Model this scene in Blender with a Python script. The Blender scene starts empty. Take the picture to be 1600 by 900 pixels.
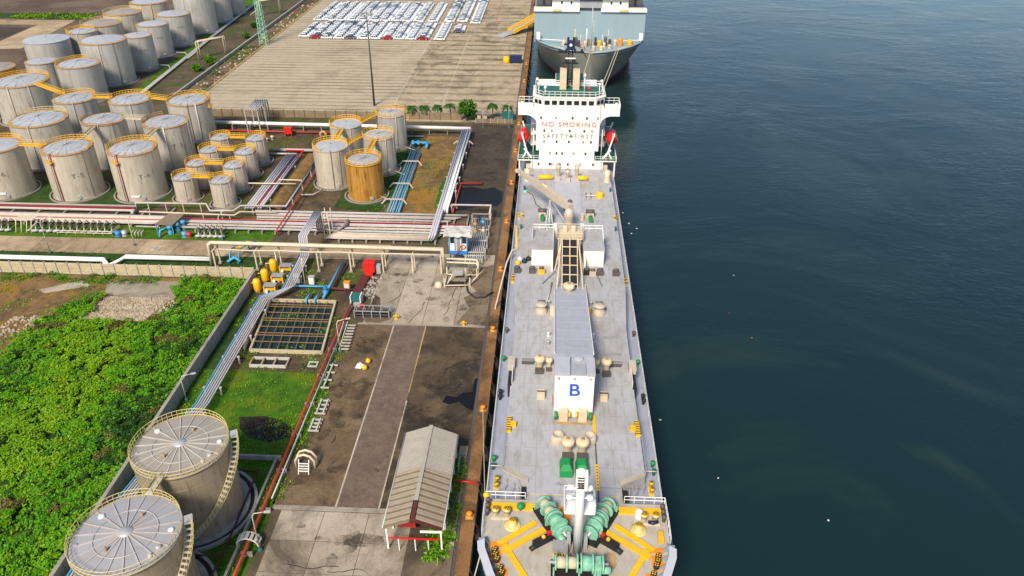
import bpy, math, random
import numpy as np
from mathutils import Vector, Matrix, noise
R = math.radians
random.seed(7)
SC = bpy.context.scene
COL = SC.collection

# ---------------------------------------------------------------- camera, sky, sun, exposure
cam_data = bpy.data.cameras.new('camera')
cam_data.sensor_width = 36.0
cam_data.lens = 36.0 * 1216.0 / 1600.0
cam_data.clip_start = 0.5
cam_data.clip_end = 9000.0
cam = bpy.data.objects.new('camera', cam_data)
COL.objects.link(cam)
cam.location = (0.0, 0.0, 77.0)
cam.rotation_euler = (R(90.0 - 31.4), 0.0, R(2.9))
SC.camera = cam

SUN_ELEV, SUN_AZ = 44.0, 197.0        # azimuth clockwise from +Y: behind the camera and to its left
world = bpy.data.worlds.new('World')
SC.world = world
world.use_nodes = True
wn = world.node_tree.nodes
wl = world.node_tree.links
sky = wn.new('ShaderNodeTexSky')
sky.sky_type = 'NISHITA'
sky.sun_disc = False
sky.sun_elevation = R(SUN_ELEV)
sky.sun_rotation = R(SUN_AZ)
sky.air_density = 1.0
sky.dust_density = 0.6
sky.ozone_density = 1.5
wl.new(sky.outputs[0], wn['Background'].inputs[0])
wn['Background'].inputs[1].default_value = 0.098

sun_data = bpy.data.lights.new('sun', 'SUN')
sun_data.energy = 3.5
sun_data.angle = R(14.0)
sun_data.color = (1.0, 0.89, 0.73)
sun = bpy.data.objects.new('sun', sun_data)
COL.objects.link(sun)
sdir = Vector((math.sin(R(SUN_AZ)) * math.cos(R(SUN_ELEV)), math.cos(R(SUN_AZ)) * math.cos(R(SUN_ELEV)), math.sin(R(SUN_ELEV))))
sun.rotation_euler = sdir.to_track_quat('Z', 'Y').to_euler()
sun.location = (-60, -120, 160)

SC.view_settings.view_transform = 'Standard'
SC.view_settings.look = 'None'
SC.view_settings.gamma = 1.0
SC.view_settings.use_curve_mapping = False
SC.view_settings.exposure = 0.70

# ---------------------------------------------------------------- materials
M = {}

def lin(c):
    return tuple(((v / 255.0) / 12.92 if v / 255.0 <= 0.04045 else ((v / 255.0 + 0.055) / 1.055) ** 2.4) for v in c)

class NT:
    """small wrapper that makes node graphs short to write"""
    def __init__(s, name):
        s.m = bpy.data.materials.new(name)
        s.m.use_nodes = True
        s.t = s.m.node_tree
        s.b = s.t.nodes['Principled BSDF']
        M[name] = s.m
    def n(s, typ, **kw):
        nd = s.t.nodes.new(typ)
        for k, v in kw.items():
            setattr(nd, k, v)
        return nd
    def l(s, a, b):
        s.t.links.new(a, b)
    def pos(s, scale=(1, 1, 1)):
        g = s.n('ShaderNodeNewGeometry')
        mp = s.n('ShaderNodeMapping')
        mp.inputs['Scale'].default_value = scale
        s.l(g.outputs['Position'], mp.inputs['Vector'])
        return mp.outputs[0]
    def noise(s, scale, detail=5, rough=0.6, stretch=(1, 1, 1), dist=0.0):
        t = s.n('ShaderNodeTexNoise')
        t.inputs['Scale'].default_value = scale
        t.inputs['Detail'].default_value = detail
        t.inputs['Roughness'].default_value = rough
        t.inputs['Distortion'].default_value = dist
        s.l(s.pos(stretch), t.inputs['Vector'])
        return t.outputs['Fac']
    def ramp(s, fac, a, b):
        r = s.n('ShaderNodeMapRange')
        r.inputs['From Min'].default_value = a
        r.inputs['From Max'].default_value = b
        s.l(fac, r.inputs['Value'])
        return r.outputs[0]
    def mix(s, fac, a, b):
        x = s.n('ShaderNodeMix', data_type='RGBA')
        if isinstance(fac, float):
            x.inputs[0].default_value = fac
        else:
            s.l(fac, x.inputs[0])
        for i, c in ((6, a), (7, b)):
            if isinstance(c, tuple):
                x.inputs[i].default_value = (c[0], c[1], c[2], 1)
            else:
                s.l(c, x.inputs[i])
        return x.outputs[2]
    def mul(s, a, k):
        x = s.n('ShaderNodeMath', operation='MULTIPLY')
        s.l(a, x.inputs[0])
        if isinstance(k, (int, float)):
            x.inputs[1].default_value = k
        else:
            s.l(k, x.inputs[1])
        return x.outputs[0]
    def bump(s, h, dist=0.05, strength=0.6):
        b = s.n('ShaderNodeBump')
        b.inputs['Strength'].default_value = strength
        b.inputs['Distance'].default_value = dist
        s.l(h, b.inputs['Height'])
        s.l(b.outputs[0], s.b.inputs['Normal'])
    def end(s, col, rough=0.7, metal=0.0, spec=0.4):
        if isinstance(col, tuple):
            s.b.inputs['Base Color'].default_value = (col[0], col[1], col[2], 1)
        else:
            s.l(col, s.b.inputs['Base Color'])
        if isinstance(rough, float):
            s.b.inputs['Roughness'].default_value = rough
        else:
            s.l(rough, s.b.inputs['Roughness'])
        s.b.inputs['Metallic'].default_value = metal
        s.b.inputs['Specular IOR Level'].default_value = spec
        return s.m

def paint(name, col, rough=0.5, metal=0.0, dirt=0.35, dcol=None, scale=1.2, streak=False):
    """painted metal: base colour, broad tone change, grime with its own shape"""
    t = NT(name)
    if dcol is None:
        dcol = tuple(v * 0.45 for v in col)
    st = (1, 1, 0.12) if streak else (1, 1, 1)
    f1 = t.ramp(t.noise(scale, 6, 0.65, st), 0.42, 0.75)
    f2 = t.ramp(t.noise(scale * 0.18, 3, 0.5), 0.35, 0.7)
    c = t.mix(t.mul(f2, 0.5), col, tuple(min(1, v * 0.82) for v in col))
    c = t.mix(t.mul(f1, dirt), c, dcol)
    return t.end(c, rough, metal)

def soil(name, cols, scales, rough=0.95, bump=0.08, bscale=3.0, spec=0.2):
    """ground: several colours laid over each other by noises of falling size"""
    t = NT(name)
    c = cols[0]
    for col, (sc, a, b) in zip(cols[1:], scales):
        c = t.mix(t.ramp(t.noise(sc, 7, 0.62, dist=0.4), a, b), c, col)
    g = t.noise(bscale, 8, 0.75)
    h = t.noise(0.8, 9, 0.78, dist=0.3)
    c = t.mix(t.mul(t.ramp(h, 0.50, 0.66), 0.55), c, tuple(v * 0.40 for v in cols[0]))
    c = t.mix(t.mul(t.ramp(h, 0.46, 0.34), 0.45), c, tuple(min(1.0, v * 1.55) for v in cols[0]))
    c = t.mix(t.mul(t.ramp(g, 0.45, 0.65), 0.45), c, tuple(v * 0.45 for v in cols[0]))
    t.bump(g, bump)
    return t.end(c, rough, 0.0, spec)

# tanks
def tank_mat(name, col, rust, rustk, sk=0.32):
    t = NT(name)
    streak = t.ramp(t.noise(0.9, 6, 0.65, (1, 1, 0.05)), 0.40, 0.70)
    blotch = t.ramp(t.noise(0.22, 5, 0.6), 0.40, 0.68)
    fine = t.ramp(t.noise(1.6, 6, 0.7, (1, 1, 0.16)), 0.52, 0.74)
    c = t.mix(t.mul(blotch, 0.45), col, tuple(v * 0.72 for v in col))
    c = t.mix(t.mul(streak, sk), c, tuple(v * w for v, w in zip(col, (0.62, 0.52, 0.42))))
    c = t.mix(t.mul(fine, rustk), c, rust)
    t.bump(t.noise(0.5, 3, 0.5, (1, 1, 0.6)), 0.10, 0.35)
    t.end(c, 0.42, 0.35)

tank_mat('tank_grey', (0.60, 0.56, 0.49), (0.22, 0.115, 0.045), 0.7, 0.42)
tank_mat('tank_silver', (0.54, 0.525, 0.49), (0.20, 0.13, 0.07), 0.55, 0.4)
tank_mat('tank_cream', (0.66, 0.59, 0.48), (0.26, 0.14, 0.05), 0.7, 0.42)
tank_mat('tank_ochre', (0.62, 0.32, 0.07), (0.11, 0.035, 0.008), 1.2, 0.9)
tank_mat('tank_tan', (0.42, 0.35, 0.25), (0.12, 0.07, 0.03), 0.7)
paint('roof_metal', (0.56, 0.57, 0.58), 0.42, 0.35, 0.45, (0.30, 0.25, 0.18), 0.7)
paint('roof_beige', (0.34, 0.30, 0.255), 0.6, 0.1, 0.4, (0.22, 0.17, 0.12), 0.5)
paint('roof_grey', (0.35, 0.35, 0.365), 0.6, 0.1, 0.35, (0.22, 0.2, 0.18), 0.5)
paint('beam_rust', (0.26, 0.15, 0.06), 0.8, 0.0, 0.6, (0.10, 0.05, 0.02), 1.5)
paint('rim_rust', (0.42, 0.27, 0.13), 0.75, 0.0, 0.7, (0.2, 0.09, 0.03), 1.5)
paint('yellow', (0.76, 0.43, 0.025), 0.5, 0.0, 0.45, (0.28, 0.13, 0.02), 1.5)
paint('pale_yellow', (0.62, 0.50, 0.20), 0.55, 0.0, 0.45, (0.3, 0.18, 0.06), 1.5)
paint('bright_yellow', (0.82, 0.46, 0.01), 0.45, 0.0, 0.4, (0.42, 0.22, 0.03), 1.5)
paint('orange', (0.75, 0.25, 0.01), 0.5, 0.0, 0.3, None, 1.5)
paint('white', (0.78, 0.77, 0.74), 0.45, 0.0, 0.25, (0.45, 0.38, 0.28), 0.8, True)
paint('pipe_white', (0.48, 0.42, 0.385), 0.5, 0.0, 0.5, (0.33, 0.25, 0.17), 1.0)
paint('pipe_grey', (0.42, 0.42, 0.43), 0.5, 0.1, 0.4, (0.22, 0.18, 0.15), 1.0)
paint('pipe_lilac', (0.47, 0.46, 0.52), 0.5, 0.1, 0.35, (0.28, 0.24, 0.24), 1.0)
paint('pipe_cream', (0.62, 0.53, 0.38), 0.55, 0.0, 0.4, (0.32, 0.22, 0.12), 1.0)
paint('pipe_red', (0.40, 0.03, 0.025), 0.5, 0.0, 0.4, (0.16, 0.03, 0.02), 1.0)
paint('dark_red', (0.10, 0.022, 0.02), 0.7, 0.0, 0.4, (0.05, 0.02, 0.015), 1.0)
paint('red', (0.62, 0.018, 0.012), 0.42, 0.0, 0.15, None, 1.5)
paint('pipe_blue', (0.07, 0.32, 0.52), 0.5, 0.0, 0.35, (0.05, 0.16, 0.25), 1.0)
paint('blue', (0.03, 0.22, 0.55), 0.5, 0.0, 0.2, None, 1.0)
paint('navy', (0.012, 0.022, 0.07), 0.45, 0.0, 0.2, None, 1.0)
paint('teal', (0.02, 0.14, 0.13), 0.5, 0.0, 0.3, None, 1.0)
paint('black', (0.014, 0.014, 0.015), 0.6, 0.0, 0.3, (0.05, 0.035, 0.02), 1.0)
paint('rubber', (0.018, 0.018, 0.02), 0.8, 0.0, 0.3, (0.05, 0.045, 0.04), 2.0)
paint('steel_dark', (0.11, 0.10, 0.095), 0.6, 0.3, 0.5, (0.10, 0.05, 0.02), 1.5)
paint('steel_grey', (0.34, 0.34, 0.34), 0.5, 0.2, 0.4, (0.2, 0.14, 0.09), 1.5)
paint('galv', (0.48, 0.48, 0.47), 0.5, 0.3, 0.3, (0.3, 0.25, 0.2), 1.5)
paint('green', (0.01, 0.24, 0.06), 0.55, 0.0, 0.3, None, 2.0)
paint('mint', (0.24, 0.52, 0.37), 0.45, 0.0, 0.55, (0.06, 0.16, 0.11), 2.4)
paint('deck_green', (0.015, 0.11, 0.08), 0.6, 0.0, 0.3, (0.03, 0.06, 0.05), 1.0)
paint('deck_seam', (0.31, 0.29, 0.27), 0.7, 0.0, 0.4, (0.2, 0.13, 0.08), 1.0)
paint('ship_white', (0.80, 0.77, 0.71), 0.45, 0.0, 0.22, (0.55, 0.42, 0.28), 0.5, True)
paint('seam_white', (0.70, 0.65, 0.57), 0.5, 0.0, 0.3, (0.5, 0.38, 0.26), 1.0)
paint('ship_cream', (0.62, 0.50, 0.33), 0.5, 0.0, 0.35, (0.35, 0.24, 0.14), 1.0)
paint('buff', (0.50, 0.42, 0.33), 0.55, 0.0, 0.4, (0.28, 0.19, 0.12), 1.0)
paint('hull_grey', (0.33, 0.34, 0.37), 0.5, 0.0, 0.3, (0.22, 0.19, 0.17), 0.5, True)
paint('bulwark_pale', (0.50, 0.51, 0.56), 0.5, 0.0, 0.25, (0.34, 0.3, 0.27), 0.8)
paint('hull_blue', (0.255, 0.345, 0.385), 0.5, 0.0, 0.32, (0.20, 0.25, 0.27), 0.22, True)
paint('hull_olive', (0.25, 0.25, 0.215), 0.5, 0.0, 0.4, (0.10, 0.09, 0.08), 0.3, True)
paint('boot_red', (0.20, 0.03, 0.03), 0.6, 0.0, 0.4, (0.06, 0.02, 0.02), 0.6)
paint('rope', (0.55, 0.47, 0.33), 0.9, 0.0, 0.4, (0.3, 0.22, 0.12), 6.0)
paint('trunk_bark', (0.13, 0.10, 0.07), 0.9, 0.0, 0.5, None, 4.0)
paint('glass_dark', (0.015, 0.02, 0.025), 0.12, 0.0, 0.05, None, 1.0)
paint('letter_red', (0.50, 0.02, 0.02), 0.5, 0.0, 0.15, None, 2.0)
paint('letter_grey', (0.20, 0.20, 0.19), 0.5, 0.0, 0.2, None, 2.0)
paint('letter_blue', (0.02, 0.10, 0.48), 0.5, 0.0, 0.15, None, 2.0)
paint('car_white', (0.74, 0.75, 0.76), 0.25, 0.0, 0.06, None, 0.5)
paint('car_silver', (0.44, 0.46, 0.48), 0.25, 0.4, 0.06, None, 0.5)
paint('car_grey', (0.13, 0.14, 0.155), 0.25, 0.3, 0.06, None, 0.5)
paint('car_red', (0.38, 0.012, 0.02), 0.25, 0.1, 0.06, None, 0.5)
paint('concrete_wall', (0.37, 0.34, 0.29), 0.9, 0.0, 0.6, (0.12, 0.105, 0.085), 0.9, True)
paint('far_wall', (0.24, 0.18, 0.11), 0.9, 0.0, 0.6, (0.09, 0.065, 0.04), 0.5)
paint('panel_wall', (0.50, 0.41, 0.26), 0.9, 0.0, 0.55, (0.22, 0.17, 0.10), 1.2)
paint('roof_sheet', (0.40, 0.36, 0.295), 0.75, 0.1, 0.4, (0.22, 0.19, 0.16), 0.8)
paint('roof_sheet_old', (0.21, 0.165, 0.11), 0.85, 0.0, 0.6, (0.10, 0.065, 0.035), 1.2)
paint('roof_sheet_tan', (0.33, 0.275, 0.20), 0.85, 0.0, 0.5, (0.22, 0.15, 0.08), 1.2)
paint('roof_rust', (0.10, 0.025, 0.015), 0.85, 0.0, 0.4, None, 1.5)
paint('pale_plank', (0.50, 0.47, 0.42), 0.7, 0.0, 0.4, None, 1.0)

def deck_mat(name, col, dirt, k):
    t = NT(name)
    a = t.ramp(t.noise(0.16, 6, 0.6), 0.45, 0.72)
    b = t.ramp(t.noise(1.3, 6, 0.7, (1, 0.35, 1)), 0.48, 0.75)
    f = t.ramp(t.noise(7.0, 3, 0.6), 0.5, 0.8)
    c = t.mix(t.mul(a, k), col, dirt)
    c = t.mix(t.mul(b, k * 0.8), c, tuple(v * 0.6 for v in dirt))
    c = t.mix(t.mul(f, 0.12), c, (0.1, 0.08, 0.06))
    t.bump(t.noise(0.6, 3), 0.03, 0.3)
    t.end(c, 0.6, 0.0)
deck_mat('deck', (0.375, 0.375, 0.388), (0.29, 0.26, 0.215), 0.8)
deck_mat('deck_side', (0.30, 0.32, 0.385), (0.24, 0.235, 0.24), 0.5)
deck_mat('deck_fore', (0.42, 0.385, 0.33), (0.33, 0.25, 0.16), 0.65)
deck_mat('casing', (0.40, 0.405, 0.45), (0.33, 0.32, 0.33), 0.4)

# ground
soil('ground', [(0.12, 0.088, 0.055), (0.060, 0.048, 0.032), (0.055, 0.075, 0.022), (0.15, 0.105, 0.06)],
     [(0.10, 0.42, 0.62), (0.065, 0.50, 0.60), (0.5, 0.55, 0.75)])
soil('farm_dirt', [(0.110, 0.078, 0.044), (0.052, 0.040, 0.028), (0.070, 0.085, 0.014), (0.19, 0.115, 0.035)],
     [(0.16, 0.42, 0.58), (0.09, 0.50, 0.58), (0.35, 0.56, 0.70)])
soil('bare_dirt', [(0.215, 0.130, 0.048), (0.11, 0.072, 0.036), (0.27, 0.145, 0.022), (0.30, 0.22, 0.13)],
     [(0.20, 0.42, 0.60), (0.12, 0.50, 0.62), (0.6, 0.58, 0.75)])
soil('far_dirt', [(0.125, 0.085, 0.06), (0.085, 0.06, 0.045), (0.17, 0.125, 0.085), (0.06, 0.08, 0.02)],
     [(0.05, 0.42, 0.60), (0.03, 0.48, 0.60), (0.035, 0.60, 0.68)])
soil('yard_brown', [(0.135, 0.105, 0.075), (0.085, 0.066, 0.048), (0.165, 0.125, 0.08)],
     [(0.18, 0.42, 0.62), (0.09, 0.5, 0.65)], bump=0.03)
soil('yard_dark', [(0.140, 0.094, 0.054), (0.055, 0.040, 0.027), (0.190, 0.132, 0.076), (0.095, 0.066, 0.041)],
     [(0.11, 0.48, 0.60), (0.20, 0.48, 0.62), (0.9, 0.60, 0.75)], bump=0.03)
soil('yard_darker', [(0.090, 0.064, 0.041), (0.032, 0.027, 0.021), (0.135, 0.096, 0.058), (0.15, 0.11, 0.07)],
     [(0.13, 0.42, 0.58), (0.22, 0.52, 0.66), (0.9, 0.62, 0.75)], bump=0.03)
soil('asphalt', [(0.070, 0.054, 0.040), (0.042, 0.034, 0.028), (0.10, 0.075, 0.052)],
     [(0.12, 0.42, 0.60), (0.3, 0.52, 0.72)], bump=0.02)
soil('asphalt_lane', [(0.160, 0.116, 0.088), (0.122, 0.088, 0.066), (0.185, 0.138, 0.104)],
     [(0.25, 0.42, 0.62), (0.7, 0.55, 0.75)], bump=0.02)
soil('lawn', [(0.060, 0.155, 0.005), (0.028, 0.085, 0.004), (0.115, 0.150, 0.009), (0.16, 0.11, 0.03)],
     [(0.35, 0.42, 0.62), (0.18, 0.50, 0.66), (0.28, 0.64, 0.72)], bump=0.15, bscale=5.0)
soil('lawn_dark', [(0.030, 0.075, 0.012), (0.018, 0.045, 0.008), (0.06, 0.075, 0.016), (0.10, 0.075, 0.03)],
     [(0.35, 0.42, 0.62), (0.18, 0.52, 0.68), (0.3, 0.64, 0.74)], bump=0.15, bscale=5.0)
soil('oily', [(0.020, 0.016, 0.012), (0.05, 0.035, 0.02), (0.01, 0.009, 0.008)],
     [(0.6, 0.45, 0.65), (0.3, 0.5, 0.65)], rough=0.5, bump=0.06)
soil('gravel', [(0.46, 0.37, 0.26), (0.30, 0.235, 0.155), (0.54, 0.45, 0.33)],
     [(1.2, 0.42, 0.6), (0.5, 0.52, 0.7)], bump=0.12, bscale=4.0)

def concrete(name, col, dark, k=0.6, rows=None):
    t = NT(name)
    a = t.ramp(t.noise(0.10, 7, 0.65, dist=0.6), 0.40, 0.66)
    b = t.ramp(t.noise(0.42, 8, 0.72, (1.0, 0.6, 1), 0.5), 0.50, 0.70)
    e = t.ramp(t.noise(0.06, 7, 0.72, dist=1.0), 0.50, 0.64)
    f = t.ramp(t.noise(4.0, 5, 0.7), 0.45, 0.75)
    c = t.mix(t.mul(a, k), col, tuple(v * w for v, w in zip(col, (0.72, 0.68, 0.62))))
    c = t.mix(t.mul(b, k * 0.9), c, dark)
    c = t.mix(t.mul(e, k), c, tuple(v * 0.75 for v in dark))
    c = t.mix(t.mul(f, 0.4), c, dark)
    h = t.ramp(t.noise(1.1, 9, 0.8, (1.0, 0.8, 1), 0.4), 0.54, 0.66)
    c = t.mix(t.mul(h, 0.5), c, tuple(v * 0.8 for v in dark))
    if rows:                               # worn joints between courses of paving blocks
        g = t.n('ShaderNodeNewGeometry')
        sp = t.n('ShaderNodeSeparateXYZ')
        t.l(g.outputs['Position'], sp.inputs[0])
        ad = t.n('ShaderNodeMath', operation='ADD')
        t.l(sp.outputs['Y'], ad.inputs[0])
        t.l(t.mul(t.noise(0.25, 3, 0.5), 0.5), ad.inputs[1])
        md = t.n('ShaderNodeMath', operation='PINGPONG')
        md.inputs[1].default_value = rows / 2.0
        t.l(ad.outputs[0], md.inputs[0])
        ln = t.ramp(md.outputs[0], rows * 0.22, 0.05)
        am = t.ramp(t.noise(0.045, 4, 0.6), 0.28, 0.62)
        c = t.mix(t.mul(t.mul(ln, am), 0.85), c, tuple(v * 0.6 for v in dark))
    t.bump(t.noise(3.0, 6, 0.7), 0.025, 0.5)
    t.end(c, 0.9, 0.0, 0.25)
concrete('concrete_a', (0.4, 0.345, 0.27), (0.13, 0.105, 0.075), 0.75)
concrete('concrete_b', (0.34, 0.29, 0.22), (0.1, 0.08, 0.058), 0.85)
concrete('concrete_c', (0.43, 0.37, 0.29), (0.15, 0.12, 0.085), 0.7)
concrete('concrete_d', (0.20, 0.155, 0.105), (0.06, 0.047, 0.035), 0.9)
concrete('road_a', (0.45, 0.345, 0.215), (0.20, 0.135, 0.075), 0.55)
concrete('road_b', (0.38, 0.285, 0.175), (0.15, 0.10, 0.06), 0.65)
concrete('paving', (0.45, 0.375, 0.265), (0.17, 0.13, 0.085), 0.35, 3.4)
concrete('paving_worn', (0.45, 0.365, 0.25), (0.13, 0.10, 0.065), 0.75, 6.8)
concrete('kerb', (0.33, 0.30, 0.25), (0.14, 0.12, 0.10), 0.6)
concrete('coping', (0.27, 0.145, 0.06), (0.075, 0.04, 0.02), 0.95)
concrete('line_white', (0.50, 0.44, 0.35), (0.22, 0.17, 0.12), 0.8)
concrete('line_yellow', (0.44, 0.31, 0.10), (0.22, 0.15, 0.07), 0.8)

def leaf_mat(name, a, b, c3):
    t = NT(name)
    f = t.ramp(t.noise(0.22, 4, 0.6), 0.38, 0.64)
    g = t.ramp(t.noise(1.7, 4, 0.6), 0.40, 0.68)
    c = t.mix(f, a, b)
    c = t.mix(t.mul(g, 0.6), c, c3)
    t.end(c, 0.55, 0.0, 0.3)
    tr = t.n('ShaderNodeBsdfTranslucent')
    t.l(c, tr.inputs['Color'])
    mx = t.n('ShaderNodeMixShader')
    mx.inputs[0].default_value = 0.30
    t.l(t.b.outputs[0], mx.inputs[1])
    t.l(tr.outputs[0], mx.inputs[2])
    t.l(mx.outputs[0], t.t.nodes['Material Output'].inputs['Surface'])
leaf_mat('leaf', (0.105, 0.320, 0.003), (0.185, 0.430, 0.004), (0.045, 0.190, 0.003))
leaf_mat('leaf_yellow', (0.28, 0.46, 0.006), (0.20, 0.40, 0.005), (0.10, 0.24, 0.005))
leaf_mat('leaf_dark', (0.030, 0.095, 0.008), (0.050, 0.135, 0.010), (0.018, 0.055, 0.006))
leaf_mat('grass_blade', (0.070, 0.180, 0.006), (0.105, 0.190, 0.008), (0.035, 0.105, 0.005))

leaf_mat('leaf_brown', (0.20, 0.16, 0.04), (0.14, 0.15, 0.02), (0.10, 0.08, 0.03))
t = NT('grime')
al = t.mul(t.ramp(t.noise(0.45, 9, 0.78, dist=0.8), 0.42, 0.68), 0.62)
t.l(al, t.b.inputs['Alpha'])
t.end((0.045, 0.034, 0.024), 0.85, 0.0, 0.2)

# water
t = NT('water')
w1 = t.noise(0.55, 4, 0.6, (1.0, 1.6, 1.0), 0.6)
w2 = t.noise(0.10, 3, 0.5, (1.0, 1.8, 1.0), 0.3)
w3 = t.noise(2.2, 3, 0.55, (1.0, 1.5, 1.0))
ad = t.n('ShaderNodeMath', operation='ADD')
t.l(t.mul(w1, 0.55), ad.inputs[0])
t.l(t.mul(w2, 0.9), ad.inputs[1])
ad2 = t.n('ShaderNodeMath', operation='ADD')
t.l(ad.outputs[0], ad2.inputs[0])
t.l(t.mul(w3, 0.10), ad2.inputs[1])
wind = t.ramp(t.noise(0.016, 4, 0.6, (1.0, 1.5, 1.0), 0.8), 0.36, 0.62)
w4 = t.n('ShaderNodeMath', operation='ADD')
t.l(t.mul(wind, 0.75), w4.inputs[0])
w4.inputs[1].default_value = 0.25
t.bump(t.mul(ad2.outputs[0], w4.outputs[0]), 0.34, 0.5)
silt = t.ramp(t.noise(0.011, 6, 0.62, (1.0, 0.6, 1.0), 1.6), 0.46, 0.66)
c = t.mix(silt, (0.0068, 0.0225, 0.0245), (0.026, 0.048, 0.040))
t.end(c, 0.12, 0.0, 0.5)
t.b.inputs['IOR'].default_value = 1.33
t = NT('basin_water')
t.bump(t.noise(1.5, 3), 0.02, 0.4)
t.end((0.008, 0.022, 0.022), 0.08, 0.0, 0.5)
t = NT('wet_black')
t.bump(t.noise(0.8, 4), 0.02, 0.3)
t.end((0.006, 0.006, 0.007), 0.45, 0.0, 0.25)

# ---------------------------------------------------------------- mesh and object helpers
ORG = {}

class MB:
    """collects shapes and links them as ONE mesh object"""
    def __init__(s):
        s.v, s.f, s.mi, s.sm = [], [], [], []
    def add(s, vs, fs, mi=0, smooth=False):
        o = len(s.v)
        s.v.extend(tuple(p) for p in vs)
        for f in fs:
            s.f.append(tuple(i + o for i in f))
            s.mi.append(mi)
            s.sm.append(smooth)
        return s
    def box(s, c, d, rz=0.0, mi=0):
        x, y, z = d[0] / 2, d[1] / 2, d[2] / 2
        cs, sn = math.cos(rz), math.sin(rz)
        vs = []
        for dz in (-z, z):
            for a, b in ((-x, -y), (x, -y), (x, y), (-x, y)):
                vs.append((c[0] + a * cs - b * sn, c[1] + a * sn + b * cs, c[2] + dz))
        return s.add(vs, [(3, 2, 1, 0), (4, 5, 6, 7), (0, 1, 5, 4), (1, 2, 6, 5), (2, 3, 7, 6), (3, 0, 4, 7)], mi)
    def bb(s, x0, x1, y0, y1, z0, z1, mi=0):
        return s.box(((x0 + x1) / 2, (y0 + y1) / 2, (z0 + z1) / 2), (x1 - x0, y1 - y0, z1 - z0), 0, mi)
    def beam(s, p0, p1, w, h, mi=0):
        a, b = Vector(p0), Vector(p1)
        d = (b - a).normalized()
        up = Vector((0, 0, 1)) if abs(d.z) < 0.95 else Vector((0, 1, 0))
        sx = d.cross(up).normalized() * (w / 2)
        sz = sx.cross(d).normalized() * (h / 2)
        vs = []
        for p in (a, b):
            vs += [p - sx - sz, p + sx - sz, p + sx + sz, p - sx + sz]
        return s.add(vs, [(3, 2, 1, 0), (4, 5, 6, 7), (0, 1, 5, 4), (1, 2, 6, 5), (2, 3, 7, 6), (3, 0, 4, 7)], mi)
    def tube(s, pts, r, n=8, mi=0, r2=None, caps=True):
        pts = [Vector(p) for p in pts]
        k = len(pts)
        up = None
        rings = []
        for i, p in enumerate(pts):
            d0 = (pts[i] - pts[i - 1]).normalized() if i > 0 else None
            d1 = (pts[i + 1] - pts[i]).normalized() if i < k - 1 else None
            d = d1 if d0 is None else (d0 if d1 is None else (d0 + d1).normalized() if (d0 + d1).length > 1e-4 else d1)
            if up is None:
                up = Vector((0, 0, 1)) if abs(d.z) < 0.9 else Vector((0, 1, 0))
            e1 = up - d * up.dot(d)
            if e1.length < 1e-4:
                e1 = Vector((1, 0, 0)) - d * d.x
            e1.normalize()
            e2 = d.cross(e1)
            up = e1
            m = 1.0
            if d0 is not None and d1 is not None:
                m = min(1.6, 1.0 / max(0.5, d.dot(d1)))
            rr = r if r2 is None else r + (r2 - r) * i / (k - 1)
            rings.append([p + (e1 * math.cos(2 * math.pi * j / n) + e2 * math.sin(2 * math.pi * j / n)) * rr * m for j in range(n)])
        vs = [q for ring in rings for q in ring]
        fs = []
        for i in range(k - 1):
            for j in range(n):
                j2 = (j + 1) % n
                fs.append((i * n + j, i * n + j2, (i + 1) * n + j2, (i + 1) * n + j))
        s.add(vs, fs, mi, n > 5)
        if caps:
            o = len(s.v) - len(vs)
            s.f.append(tuple(o + j for j in reversed(range(n)))); s.mi.append(mi); s.sm.append(False)
            s.f.append(tuple(o + (k - 1) * n + j for j in range(n))); s.mi.append(mi); s.sm.append(False)
        return s
    def prism(s, poly, z0, z1, mi=0, top=None):
        n = len(poly)
        tp = poly if top is None else top
        vs = [(x, y, z0) for x, y in poly] + [(x, y, z1) for x, y in tp]
        fs = [tuple(reversed(range(n))), tuple(range(n, 2 * n))]
        fs += [(i, (i + 1) % n, n + (i + 1) % n, n + i) for i in range(n)]
        return s.add(vs, fs, mi)
    def sheet(s, poly, z, mi=0):
        return s.add([(x, y, z) for x, y in poly], [tuple(range(len(poly)))], mi)
    def lathe(s, c, prof, n=24, mi=0, smooth=True, a0=0.0, a1=2 * math.pi):
        full = abs(a1 - a0 - 2 * math.pi) < 1e-6
        m = n if full else n + 1
        vs = []
        for r, z in prof:
            for j in range(m):
                a = a0 + (a1 - a0) * j / n
                vs.append((c[0] + r * math.cos(a), c[1] + r * math.sin(a), c[2] + z))
        fs = []
        for i in range(len(prof) - 1):
            for j in range(n):
                j2 = (j + 1) % m
                fs.append((i * m + j, i * m + j2, (i + 1) * m + j2, (i + 1) * m + j))
        return s.add(vs, fs, mi, smooth)
    def ball(s, c, r, n=10, mi=0, sz=1.0):
        prof = [(max(1e-3, r * math.sin(math.pi * i / 7)), -r * sz * math.cos(math.pi * i / 7)) for i in range(8)]
        return s.lathe(c, prof, n, mi)
    def build(s, name, mats, parent=None, origin=None):
        me = bpy.data.meshes.new(name)
        if parent is not None:
            o = ORG[parent.name]
        elif origin is not None:
            o = Vector(origin)
        else:
            a = np.array(s.v)
            o = Vector(((a[:, 0].min() + a[:, 0].max()) / 2, (a[:, 1].min() + a[:, 1].max()) / 2, a[:, 2].min()))
        me.from_pydata([(v[0] - o[0], v[1] - o[1], v[2] - o[2]) for v in s.v], [], s.f)
        if isinstance(mats, str):
            mats = [mats]
        for m in mats:
            me.materials.append(M[m])
        me.polygons.foreach_set('material_index', s.mi)
        me.polygons.foreach_set('use_smooth', s.sm)
        me.update()
        ob = bpy.data.objects.new(name, me)
        COL.objects.link(ob)
        if parent is not None:
            ob.parent = parent
        else:
            ob.location = o
        ORG[ob.name] = Vector(o)
        return ob

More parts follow.
